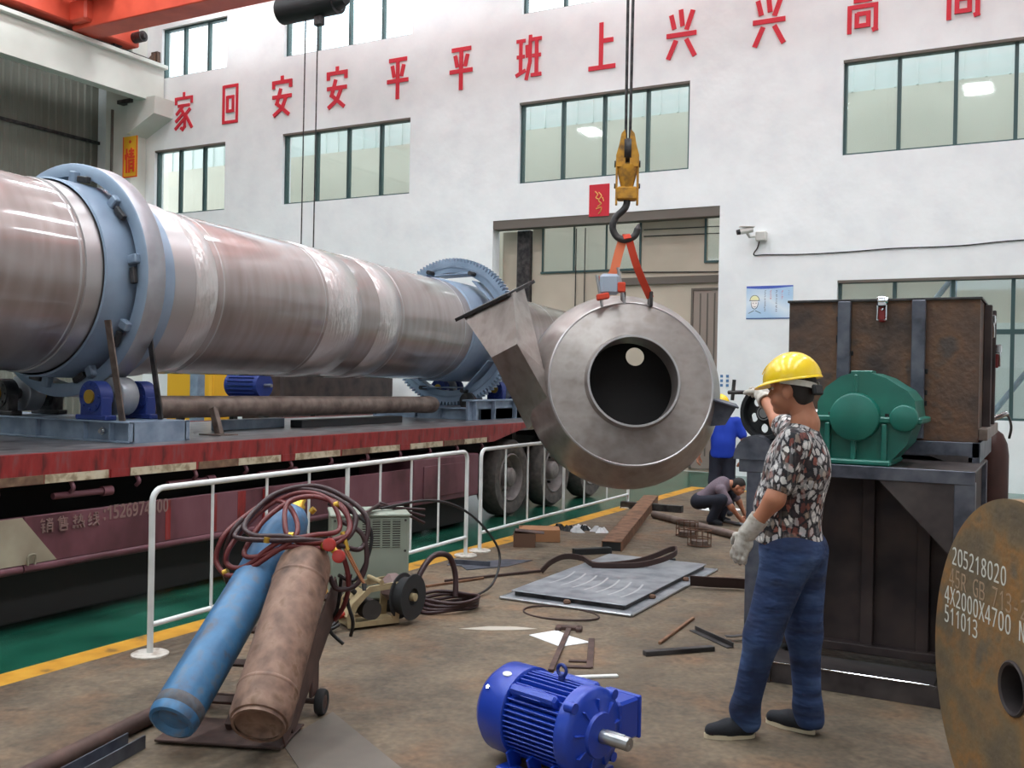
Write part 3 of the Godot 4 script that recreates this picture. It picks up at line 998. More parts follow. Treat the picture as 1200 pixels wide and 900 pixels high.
func wall_items() -> void:
	var g: Geo
	# red paper with gold print above the gate
	var o := thing("wall_poster", Vector3(-7.89, 4.93, -18.0), "small red paper with gold brushwork stuck above the gate, behind the crane hook", "poster")
	g = Geo.new(); g.span(Vector3(-8.105, 4.93, -18.0), Vector3(-7.675, 5.56, -17.99))
	part("sheet", g, M.paper_red, o)
	g = Geo.new()
	var pts := [[-7.98, 5.42, -7.92, 5.36, -7.96, 5.30, -7.88, 5.26], [-7.90, 5.40, -7.84, 5.33, -7.90, 5.24, -7.84, 5.18, -7.92, 5.12], [-7.95, 5.08, -7.84, 5.10, -7.86, 5.02, -7.90, 4.98], [-7.82, 5.30, -7.79, 5.22]]
	for p in pts:
		var q := []
		for i in range(0, p.size(), 2): q.append(Vector3(p[i], p[i + 1], -17.988))
		g.tube(smooth(q, 4), 0.012, 5)
	part("gold_print", g, M.gold, o)
	# blue safety poster
	o = thing("wall_poster", Vector3(-4.5, 2.87, -18.0), "light blue notice on the white wall with a drawn helmeted head and small print", "poster")
	g = Geo.new(); g.span(Vector3(-4.93, 2.87, -18.0), Vector3(-4.09, 3.47, -17.992))
	part("board", g, M.paper, o)
	g = Geo.new(); g.quad_uv(Vector3(-4.93, 2.87, -17.9915), Vector3(-4.09, 2.87, -17.9915), Vector3(-4.09, 3.47, -17.9915), Vector3(-4.93, 3.47, -17.9915))
	var m := StandardMaterial3D.new()
	m.albedo_texture = poster_tex()
	m.roughness = 0.6
	part("print", g, m, o)
	# six small blue notices
	for r in 3:
		for c in 2:
			var p := Vector3(-5.39 + c * 0.11, 1.63 + r * 0.085, -18.0)
			g = Geo.new(); g.span(p, p + Vector3(0.05, 0.05, 0.006))
			lone("wall_tag", g, M.tile_blue, p, "tiny blue square tag, %s of the six beside the gate's right edge" % [["lower left", "lower right"], ["middle left", "middle right"], ["upper left", "upper right"]][r][c], "tag", "six blue wall tags")
	# security camera
	o = thing("security_camera", Vector3(-4.72, 4.36, -18.0), "white bullet security camera with its junction box on the wall right of the gate", "camera")
	g = Geo.new(); g.box(Vector3(-4.66, 4.36, -17.93), Vector3(0.19, 0.17, 0.14), Basis.IDENTITY, 0.015)
	part("junction_box", g, M.camera_white, o)
	g = Geo.new(); g.tube([Vector3(-4.75, 4.36, -17.9), Vector3(-4.84, 4.34, -17.8), Vector3(-4.88, 4.42, -17.74)], 0.025, 8)
	part("arm", g, M.camera_white, o)
	g = Geo.new(); g.cyl(Vector3(-4.78, 4.47, -17.76), Vector3(-4.98, 4.42, -17.66), 0.055)
	g.box(Vector3(-4.87, 4.51, -17.71), Vector3(0.26, 0.012, 0.13), Basis(Vector3.UP, 0.46))
	part("housing", g, M.camera_white, o)
	g = Geo.new(); g.cyl(Vector3(-4.975, 4.42, -17.663), Vector3(-5.03, 4.407, -17.635), 0.05, 0.045)
	part("lens", g, M.black, o)
	g = Geo.new()
	g.tube(smooth([Vector3(-4.70, 4.29, -17.95), Vector3(-4.74, 4.16, -17.97), Vector3(-4.80, 4.08, -17.985), Vector3(-4.79, 4.03, -17.985), Vector3(-4.6, 4.03, -17.985), Vector3(-3.9, 4.01, -17.985), Vector3(-3.1, 4.02, -17.985), Vector3(-2.4, 4.045, -17.985), Vector3(-1.4, 4.04, -17.985), Vector3(-0.4, 4.09, -17.985), Vector3(2, 4.1, -17.985)], 5), 0.011, 6)
	lone("wall_cable", g, M.dark_steel, Vector3(-4.8, 4.0, -17.98), "thin dark cable running along the white wall from the security camera", "cable")

func poster_tex() -> ImageTexture:
	var im := Image.create(336, 240, false, Image.FORMAT_RGB8)
	for y in 240:
		for x in 336:
			var u := x / 336.0
			var w := y / 240.0
			var c := c8(176, 208, 236).lerp(c8(226, 238, 248), clampf(1.0 - absf(w - 0.55 + 0.2 * sin(u * 5.0)) * 2.2, 0, 1))
			if w < 0.06 + 0.03 * sin(u * 4.0): c = c8(70, 96, 190)
			if w > 0.965: c = c8(60, 90, 150)
			im.set_pixel(x, y, c)
	var rng := RandomNumberGenerator.new()
	rng.seed = 4
	for col in [[130, c8(60, 70, 90), 12], [170, c8(214, 90, 100), 5], [212, c8(60, 70, 90), 12], [254, c8(220, 100, 110), 5], [300, c8(150, 170, 190), 3]]:
		for i in col[2]:
			for k in 5:
				im.fill_rect(Rect2i(col[0] + rng.randi() % 9, 34 + i * 13 + rng.randi() % 9, 2 + rng.randi() % 6, 2), col[1])
	# drawing of a head in a helmet
	var ink := c8(40, 50, 60)
	for a in 200:
		var t := PI * a / 200.0
		im.fill_rect(Rect2i(int(60 + 34 * cos(t)), int(105 - 38 * sin(t)), 3, 3), ink)
		var f := PI + PI * a / 200.0
		im.fill_rect(Rect2i(int(60 + 26 * cos(f)), int(118 - 48 * sin(f)), 3, 3), ink)
	for y in range(-36, 50):
		for x in range(-26, 27):
			if Vector2(x / 26.0, y / 46.0).length() < 0.92: im.set_pixel(60 + x, 118 + y, c8(244, 240, 238))
	for y in range(-37, -4):
		for x in range(-33, 34):
			if Vector2(x / 33.0, (y + 4) / 34.0).length() < 0.95: im.set_pixel(60 + x, 106 + y, c8(240, 240, 190))
	im.fill_rect(Rect2i(22, 104, 76, 4), ink)
	im.fill_rect(Rect2i(46, 122, 8, 4), ink); im.fill_rect(Rect2i(68, 122, 8, 4), ink)
	im.fill_rect(Rect2i(52, 150, 18, 3), ink)
	for i in 40:
		im.fill_rect(Rect2i(16 + i, 196 - i / 2, 4, 3), ink)
		im.fill_rect(Rect2i(104 - i, 196 - i / 2, 4, 3), ink)
	return ImageTexture.create_from_image(im)

func crane() -> void:
	var g := Geo.new()
	var o := thing("bridge_crane", Vector3(-19.8, 9.5, -15.5), "orange bridge crane with its end carriage on the cream runway beam at the upper left", "crane")
	g.span(Vector3(-20.35, 9.62, -17.0), Vector3(-19.75, 10.25, -12.0), 0.03)
	part("end_carriage", g, M.crane_orange, o)
	g = Geo.new(); g.span(Vector3(-19.9, 9.50, -15.85), Vector3(8.5, 10.6, -15.2), 0.02)
	part("girder", g, M.crane_orange, o)
	g = Geo.new(); g.span(Vector3(-19.75, 9.60, -16.0), Vector3(-19.2, 10.1, -15.0), 0.05)
	part("joint_box", g, M.crane_orange, o)
	for z in [-16.6, -12.6]:
		g = Geo.new(); g.cyl(Vector3(-20.15, 9.72, z), Vector3(-20.03, 9.72, z), 0.16, -1, 20)
		part("wheel", g, M.dark_steel, o)
	g = Geo.new(); g.cyl(Vector3(-19.75, 9.82, -16.85), Vector3(-19.45, 9.82, -16.85), 0.13, -1, 20); g.cyl(Vector3(-19.45, 9.82, -16.85), Vector3(-19.38, 9.82, -16.85), 0.10, 0.06, 20)
	part("buffer", g, M.dark_steel, o, "dark round buffer at the carriage end")
	g = Geo.new(); g.span(Vector3(-19.5, 10.1, -15.2), Vector3(-18.4, 10.35, -14.6), 0.03)
	part("drive_box", g, M.base_blue, o)
	g = Geo.new(); g.span(Vector3(-20.2, 9.46, -17.85), Vector3(-19.98, 9.8, -17.75)); g.prism(PackedVector2Array([Vector2(0, 0), Vector2(0.25, 0), Vector2(0, 0.32)]), 0.1, Transform3D(Basis(Vector3(0, 0, 1), Vector3.UP, Vector3(-1, 0, 0)), Vector3(-20.04, 9.46, -17.75)))
	lone("rail_stop", g, M.rust_plate, Vector3(-20.1, 9.46, -17.8), "small brown end stop on the crane rail next to the upper window", "stop")
	# dark hoist under the girder, its two long wires
	o = thing("hoist", Vector3(-12.95, 9.5, -15.3), "dark electric hoist hanging under the orange crane in front of the bright upper window", "hoist")
	g = Geo.new(); g.cyl(Vector3(-13.7, 8.98, -15.3), Vector3(-12.3, 8.98, -15.3), 0.26, -1, 20); g.cyl(Vector3(-12.3, 8.98, -15.3), Vector3(-12.1, 8.98, -15.3), 0.2, 0.12, 20)
	part("drum_housing", g, M.black, o)
	g = Geo.new(); g.span(Vector3(-13.3, 9.1, -15.45), Vector3(-12.6, 9.50, -15.15), 0.02)
	part("hanger", g, M.dark_steel, o)
	g = Geo.new(); g.box(Vector3(-12.75, 8.66, -15.3), Vector3(0.2, 0.22, 0.12), Basis.IDENTITY, 0.02)
	part("rope_guide", g, M.dark_steel, o)
	for x in [-13.09, -12.78]:
		g = Geo.new(); g.tube([Vector3(x, 8.8, -15.3), Vector3(x - 0.02, 3.2, -15.3)], 0.014, 6)
		lone("hoist_rope", g, M.dark_steel, Vector3(x, 3.2, -15.3), ["left", "right"][int(x > -13)] + " one of the two thin wires hanging from the dark hoist behind the drum", "wire", "hoist wires")
	# second bridge above the view, which carries the yellow hook
	o = thing("bridge_crane", Vector3(-3.8, 9.5, -9.33), "second orange crane bridge with the trolley above the yellow hook block", "crane")
	g = Geo.new(); g.span(Vector3(-19.9, 9.6, -9.0), Vector3(8.5, 10.6, -8.5), 0.02); g.span(Vector3(-19.9, 9.6, -10.15), Vector3(8.5, 10.6, -9.65), 0.02)
	part("girder", g, M.crane_orange, o)
	g = Geo.new(); g.span(Vector3(-20.35, 9.62, -11.2), Vector3(-19.75, 10.25, -7.6), 0.03)
	part("end_carriage", g, M.crane_orange, o)
	g = Geo.new(); g.span(Vector3(-4.4, 10.6, -10.1), Vector3(-3.2, 11.0, -8.55), 0.03); g.cyl(Vector3(-4.2, 10.45, -9.33), Vector3(-3.4, 10.45, -9.33), 0.2)
	part("trolley", g, M.dark_steel, o)

# ------------------------------------------------------------------ trailer
const TX := -5.8      # near side of the trailer bed

func trailer() -> void:
	var o := thing("flatbed_trailer", Vector3(-7.2, 0, -9), "long red flatbed trailer with a wet grey deck carrying the big steel drum", "trailer")
	var g := Geo.new()
	g.span(Vector3(-8.55, 1.06, -15.8), Vector3(TX - 0.02, 1.15, -1.0))
	part("deck", g, M.deck, o)
	g = Geo.new()   # near side rail with a slanted rear end
	g.prism(PackedVector2Array([Vector2(-1.0, 0.955), Vector2(-10.25, 0.955), Vector2(-11.05, 1.09), Vector2(-15.8, 1.09), Vector2(-15.8, 1.156), Vector2(-1.0, 1.156)]), 0.06, Transform3D(Basis(Vector3(0, 0, 1), Vector3.UP, Vector3(-1, 0, 0)), Vector3(TX, 0, 0)))
	part("side_rail", g, M.truck_red, o, "red painted side rail with worn streaks")
	g = Geo.new(); g.span(Vector3(-8.6, 0.955, -15.8), Vector3(-8.55, 1.156, -1.0))
	part("side_rail", g, M.truck_red, o)
	# reflective strip pieces along the low edge
	var z := -3.2
	var i := 0
	while z > -10.2:
		var l: float = [0.62, 0.42, 0.5, 0.16][i % 4]
		g = Geo.new(); g.span(Vector3(TX, 0.957, z - l), Vector3(TX + 0.006, 1.014, z))
		part("reflective_strip", g, [M.strip_cream, M.strip_brown, M.strip_cream, M.truck_red][i % 4], o)
		z -= l + [0.03, 0.01, 0.02, 0.01][i % 4]
		i += 1
	# lashing hooks and winch pipes in the dark gap
	for k in 13:
		g = Geo.new(); g.tube(smooth([Vector3(TX - 0.03, 0.955, -3.4 - k * 0.55), Vector3(TX, 0.91, -3.4 - k * 0.55), Vector3(TX - 0.03, 0.88, -3.4 - k * 0.55)], 4), 0.016, 6)
		part("lashing_hook", g, M.truck_skirt, o)
	for k in 4:
		g = Geo.new(); g.cyl(Vector3(TX - 0.05, 0.86, -4.38 - k * 0.98), Vector3(TX - 0.05, 0.86, -4.80 - k * 0.98), 0.022); g.cyl(Vector3(TX - 0.05, 0.86, -4.77 - k * 0.98), Vector3(TX - 0.05, 0.86, -4.85 - k * 0.98), 0.035)
		part("winch_bar", g, M.truck_skirt, o)
	# skirt panels
	var sk := [[-1.0, -4.13], [-4.14, -6.35], [-6.36, -8.55]]
	for s in sk:
		g = Geo.new(); g.span(Vector3(TX - 0.03, 0.44, s[1]), Vector3(TX, 0.752, s[0]), 0.004)
		part("skirt_panel", g, M.truck_skirt, o)
		g = Geo.new(); g.cyl(Vector3(TX - 0.02, 0.415, s[1]), Vector3(TX - 0.02, 0.415, s[0]), 0.03, -1, 10)
		part("skirt_lip", g, M.truck_skirt, o)
	g = Geo.new()
	g.prism(PackedVector2Array([Vector2(-1.0, 0.445), Vector2(-4.38, 0.445), Vector2(-4.12, 0.75), Vector2(-1.0, 0.75)]), 0.002, Transform3D(Basis(Vector3(0, 0, 1), Vector3.UP, Vector3(-1, 0, 0)), Vector3(TX + 0.002, 0, 0)))
	part("skirt_paint", g, M.truck_bare, o, "pale beige painted area with a slanted edge")
	for s in [[-5.30, 0.05], [-5.78, 0.04], [-6.05, 0.09]]:
		g = Geo.new(); g.span(Vector3(TX, 0.45, s[0] - s[1]), Vector3(TX + 0.002, 0.745, s[0]))
		part("skirt_stripe", g, M.truck_red, o)
	g = Geo.new(); g.span(Vector3(TX - 0.02, 0.45, -6.40), Vector3(TX + 0.02, 0.74, -6.34), 0.005)
	part("skirt_post", g, M.truck_red, o)
	g = Geo.new(); g.tube(smooth([Vector3(TX + 0.01, 0.44, -4.16), Vector3(TX + 0.02, 0.5, -4.16), Vector3(TX + 0.02, 0.5, -4.21), Vector3(TX + 0.01, 0.44, -4.21)], 4), 0.008, 6)
	part("latch", g, M.truck_bare, o)
	# lettering on the skirt: hotline and number
	var xf := Transform3D(Basis(Vector3(0, 0, -1), Vector3.UP, Vector3(1, 0, 0)), Vector3(TX + 0.001, 0.632, -4.25))
	var k := 0
	g = Geo.new()
	for c in ["xiao", "shou", "re", "xian"]:
		glyph(c, 0.092, 0.10, 0.009, 0.003, Transform3D(xf.basis, xf.origin + Vector3(0, 0, -0.122 * k)), g)
		k += 1
	part("lettering", g, M.letter_faded, o)
	lettering(":1526974500", 0.098, 0.003, M.letter_faded, o, Transform3D(xf.basis, Vector3(TX + 0.003, 0.628, -4.74)), false, 0.74)
	# tool box and chassis
	g = Geo.new(); g.span(Vector3(-6.5, 0.36, -9.9), Vector3(TX + 0.01, 0.84, -8.57), 0.01)
	part("tool_box", g, M.truck_skirt, o)
	g = Geo.new(); g.span(Vector3(TX + 0.01, 0.42, -9.72), Vector3(TX + 0.02, 0.76, -8.75), 0.004)
	part("tool_box_lid", g, M.truck_skirt, o)
	g = Geo.new()
	for x in [-6.75, -7.65]:
		g.span(Vector3(x - 0.07, 0.62, -15.5), Vector3(x + 0.07, 1.06, -1.2))
	for q in 16:
		g.span(Vector3(-8.5, 0.95, -1.4 - q * 0.95), Vector3(-5.9, 1.06, -1.5 - q * 0.95))
	g.span(Vector3(-8.5, 0.38, -8.5), Vector3(-8.45, 0.95, -1.0))
	g.span(Vector3(-7.9, 0.35, -8.4), Vector3(-6.4, 0.62, -2.0))
	part("chassis", g, M.chassis, o)
	g = Geo.new(); g.span(Vector3(-6.0, 0.04, -9.9), Vector3(-5.94, 0.42, -1.0), 0.01)  # invented dark panel, added to keep the floor under the trailer in black shade
	part("added_shade_panel", g, M.chassis, o)
	for q in 3:
		var zc := -10.85 - q * 1.22
		g = Geo.new(); g.cyl(Vector3(-8.3, 0.47, zc), Vector3(-6.1, 0.47, zc), 0.07)
		part("axle", g, M.chassis, o)
		for sd in [0, 1]:
			var x: float = TX - 0.06 if sd == 0 else -8.52
			var dir := 1.0 if sd == 0 else -1.0
			g = Geo.new()
			g.lathe([Vector2(0.30, -0.28), Vector2(0.44, -0.28), Vector2(0.475, -0.24), Vector2(0.48, -0.14), Vector2(0.475, -0.04), Vector2(0.44, 0), Vector2(0.33, 0.0), Vector2(0.29, -0.03), Vector2(0.29, -0.2)], Vector3(x, 0.48, zc), Vector3(dir, 0, 0), 32)
			var ty := part("tyre", g, M.tyre_dusty, o)
			g = Geo.new()
			g.lathe([Vector2(0.29, -0.26), Vector2(0.30, -0.02), Vector2(0.285, -0.005), Vector2(0.27, -0.02), Vector2(0.25, -0.12), Vector2(0.12, -0.16), Vector2(0.12, -0.02), Vector2(0.10, 0.0), Vector2(0, 0.0)], Vector3(x, 0.48, zc), Vector3(dir, 0, 0), 28)
			part("rim", g, M.rim_dusty, ty)
			g = Geo.new()
			for b in 10: g.cyl(Vector3(x - 0.15 * dir, 0.48 + 0.175 * sin(TAU * b / 10), zc + 0.175 * cos(TAU * b / 10)), Vector3(x - 0.10 * dir, 0.48 + 0.175 * sin(TAU * b / 10), zc + 0.175 * cos(TAU * b / 10)), 0.015, -1, 6)
			part("wheel_nuts", g, M.dark_steel, ty)

# ------------------------------------------------------------------ rotary drum
const DA := Vector3(-7.17, 2.515, -2.0)
const DB := Vector3(-7.56, 2.275, -16.2)

func ax(z: float) -> Vector3:
	return DA.lerp(DB, (z - DA.z) / (DB.z - DA.z))

func dr(z: float) -> float:
	return lerpf(0.815, 0.61, (z - DA.z) / (DB.z - DA.z))

func drum() -> void:
	var o := thing("rotary_drum", Vector3(-7.35, 1.15, -9), "huge dull stainless rotary drum with blue riding ring and ring gear lying on the trailer", "drum")
	var d := (DB - DA).normalized()
	var ln := DA.distance_to(DB)
	var at := func(z): return (z - DA.z) / (DB.z - DA.z) * ln
	var g := Geo.new()
	var pr := [Vector2(0, 0), Vector2(dr(-2.0), 0)]
	var seams := [-3.55, -5.05, -6.6, -8.1, -9.6, -11.1, -12.6, -14.1, -15.6]
	for z in seams:
		pr.append(Vector2(dr(z), at.call(z)))
	pr.append(Vector2(dr(-16.2), ln)); pr.append(Vector2(0, ln))
	g.lathe(pr, DA, d, 96)
	part("shell", g, M.stainless, o)
	for z in seams:
		g = Geo.new()
		var t: float = at.call(z)
		g.lathe([Vector2(dr(z) - 0.003, t - 0.014), Vector2(dr(z) + 0.003, t - 0.006), Vector2(dr(z) + 0.003, t + 0.006), Vector2(dr(z) - 0.003, t + 0.014)], DA, d, 96)
		part("weld_seam", g, M.seam_bright, o)
	for w in [[-6.25, -6.52], [-8.15, -8.75], [-9.1, -9.55]]:
		g = Geo.new(); g.lathe([Vector2(dr(w[0]) - 0.002, at.call(w[0])), Vector2(dr(w[0]) + 0.005, at.call(w[0]) + 0.01), Vector2(dr(w[1]) + 0.005, at.call(w[1]) - 0.01), Vector2(dr(w[1]) - 0.002, at.call(w[1]))], DA, d, 96)
		part("film_band", g, M.film, o, "shiny wrinkled film wrapped round the shell")
	# riding ring
	var t0: float = at.call(-5.5)
	g = Geo.new()
	g.lathe([Vector2(dr(-5.2) + 0.03, t0 - 0.26), Vector2(dr(-5.2) + 0.045, t0 - 0.25), Vector2(dr(-5.2) + 0.045, t0 + 0.45), Vector2(dr(-5.2) - 0.02, t0 + 0.46)], DA, d, 96)
	part("ring_band", g, M.ring_blue, o)
	g = Geo.new(); g.lathe([Vector2(dr(-5.2) - 0.02, t0 - 0.42), Vector2(dr(-5.2) + 0.014, t0 - 0.41), Vector2(dr(-5.2) + 0.014, t0 - 0.26), Vector2(dr(-5.2) - 0.02, t0 - 0.25)], DA, d, 96)
	part("collar", g, M.seam_bright, o)
	g = Geo.new(); g.lathe([Vector2(dr(-6.3) - 0.02, t0 + 0.47), Vector2(dr(-6.3) + 0.03, t0 + 0.48), Vector2(dr(-6.3) + 0.03, t0 + 0.72), Vector2(dr(-6.3) - 0.02, t0 + 0.74)], DA, d, 96)
	part("collar", g, M.seam_bright, o)
	g = Geo.new()
	g.lathe([Vector2(0.865, t0), Vector2(0.965, t0), Vector2(0.975, t0 + 0.01)], DA, d, 96)
	g.lathe([Vector2(0.965, t0 + 0.2), Vector2(0.865, t0 + 0.2), Vector2(0.865, t0)], DA, d, 96)
	var ring := part("riding_ring", g, M.ring_blue, o)
	g = Geo.new(); g.lathe([Vector2(0.974, t0 + 0.009), Vector2(0.975, t0 + 0.19), Vector2(0.965, t0 + 0.2)], DA, d, 96)
	part("tread", g, M.ring_tread, ring, "bare polished rolling surface of the riding ring")
	var bs := Geo.frame(d)
	for i in 10:
		var f := TAU * i / 10.0 + 0.15
		var u := bs * Vector3(cos(f), 0, -sin(f))
		var w := d.cross(u)
		g = Geo.new(); g.box(DA + d * (t0 - 0.015) + u * 0.855, Vector3(0.10, 0.07, 0.075), Basis(u, d, u.cross(d)), 0.01)
		part("ring_block", g, M.base_blue, o)
		g = Geo.new(); g.box(DA + d * (t0 - 0.03) + u * 0.845 + w * 0.13, Vector3(0.05, 0.04, 0.13), Basis(u, d, u.cross(d)), 0.006)
		part("ring_shim", g, M.dark_steel, o)
	# ring gear on spring plates
	var tg: float = at.call(-11.85)
	g = Geo.new()
	var nt := 116
	for i in nt * 4:
		var ra := [0.985, 1.035, 1.035, 0.985]
		var f0 := TAU * i / (nt * 4.0)
		var f1 := TAU * (i + 1) / (nt * 4.0)
		var r0: float = ra[i % 4]
		var r1: float = ra[(i + 1) % 4]
		var u0 := bs * Vector3(cos(f0), 0, -sin(f0))
		var u1 := bs * Vector3(cos(f1), 0, -sin(f1))
		var a := DA + d * tg
		var b := DA + d * (tg + 0.14)
		g.quad(a + u1 * 0.83, a + u0 * 0.83, a + u0 * r0, a + u1 * r1)
		g.quad(b + u0 * 0.83, b + u1 * 0.83, b + u1 * r1, b + u0 * r0)
		g.quad(a + u0 * r0, b + u0 * r0, b + u1 * r1, a + u1 * r1)
		g.quad(b + u0 * 0.83, a + u0 * 0.83, a + u1 * 0.83, b + u1 * 0.83)
	var gear := part("ring_gear", g, M.ring_blue, o)
	g = Geo.new(); g.lathe([Vector2(0.90, tg - 0.012), Vector2(0.925, tg - 0.012), Vector2(0.925, tg + 0.01)], DA, d, 96); g.lathe([Vector2(0.90, tg + 0.01), Vector2(0.90, tg - 0.012)], DA, d, 96)
	part("gear_bead", g, M.base_blue, gear)
	for i in 8:
		var f := TAU * i / 8.0 + 0.3
		var u := bs * Vector3(cos(f), 0, -sin(f))
		var w := d.cross(u)
		var p0 := DA + d * (tg + 0.02) + u * (dr(-11.85) + 0.01) - w * 0.42
		var p1 := DA + d * (tg + 0.02) + u * 0.87 + w * 0.12
		var e := (p1 - p0).normalized()
		g = Geo.new(); g.box((p0 + p1) * 0.5, Vector3(p0.distance_to(p1), 0.30, 0.016), Basis(e, d, e.cross(d)), 0.003)
		part("spring_plate", g, M.ring_blue, o)
		g = Geo.new(); g.cyl(p1 - d * 0.16, p1 + d * 0.16, 0.03, -1, 10)
		part("spring_pin", g, M.dark_steel, o)
	g = Geo.new(); g.lathe([Vector2(dr(-11.2), tg - 0.55), Vector2(dr(-11.2) + 0.02, tg - 0.54), Vector2(dr(-11.9) + 0.02, tg + 0.5), Vector2(dr(-12.3), tg + 0.51)], DA, d, 64)
	part("gear_band", g, M.ring_blue, o)

func channel_frame(o: Node3D, x0: float, x1: float, z0: float, z1: float, y0: float, y1: float, m: Material, stiff: Array) -> void:
	var g: Geo
	for z in [z0, z1]:
		g = Geo.new()
		var s := 1.0 if z == z1 else -1.0
		g.span(Vector3(x0, y0 + 0.012, z - 0.006), Vector3(x1, y1 - 0.012, z + 0.006))
		g.span(Vector3(x0, y1 - 0.014, minf(z, z + s * 0.05)), Vector3(x1, y1, maxf(z, z + s * 0.05)), 0.003)
		g.span(Vector3(x0, y0, minf(z, z + s * 0.05)), Vector3(x1, y0 + 0.014, maxf(z, z + s * 0.05)), 0.003)
		part("side_channel", g, m, o)
	for x in [x0 + 0.006, x1 - 0.006]:
		g = Geo.new(); g.span(Vector3(x - 0.006, y0, z0 - 0.045), Vector3(x + 0.006, y1 - 0.002, z1 + 0.045))
		part("end_plate", g, m, o)
	for x in stiff:
		g = Geo.new(); g.span(Vector3(x - 0.006, y0 + 0.012, z1), Vector3(x + 0.006, y1 - 0.012, z1 + 0.045))
		part("stiffener", g, m, o)
	g = Geo.new(); g.span(Vector3(x0 + 0.01, y1 - 0.013, z0), Vector3(x1 - 0.01, y1 - 0.001, z1))
	part("top_plate", g, m, o)

func roller_unit(o: Node3D, x: float, y: float, z0: float, z1: float, r: float, ytop: float, bm := "bearing_blue") -> void:
	var g := Geo.new()
	var c0 := z1 - 0.14
	var c1 := z0 + 0.14
	g.lathe([Vector2(0, 0), Vector2(r - 0.01, 0), Vector2(r, 0.01), Vector2(r, c0 - c1 - 0.01), Vector2(r - 0.01, c0 - c1), Vector2(0, c0 - c1)], Vector3(x, y, c0), Vector3(0, 0, -1), 36)
	var ro := part("roller", g, M.plate_steel, o, "bare grey steel support roller")
	g = Geo.new(); g.cyl(Vector3(x, y, z1 + 0.06), Vector3(x, y, z0 - 0.06), 0.05)
	part("shaft", g, M.dark_steel, ro)
	for z in [z1, z0]:
		g = Geo.new()
		g.cyl(Vector3(x, y, z - 0.06), Vector3(x, y, z + 0.06), 0.125, -1, 24)
		g.span(Vector3(x - 0.13, ytop, z - 0.05), Vector3(x + 0.13, y, z + 0.05), 0.01)
		g.span(Vector3(x - 0.18, ytop, z - 0.055), Vector3(x + 0.18, ytop + 0.04, z + 0.055), 0.008)
		for b in 8: g.cyl(Vector3(x + 0.1 * cos(b * TAU / 8), y + 0.1 * sin(b * TAU / 8), z - 0.07), Vector3(x + 0.1 * cos(b * TAU / 8), y + 0.1 * sin(b * TAU / 8), z + 0.07), 0.012, -1, 6)
		var be := part("bearing_block", g, M[bm], o)
		g = Geo.new(); g.cyl(Vector3(x, y, z - 0.075), Vector3(x, y, z + 0.075), 0.055, -1, 20)
		part("bearing_cap", g, M.brass, be)

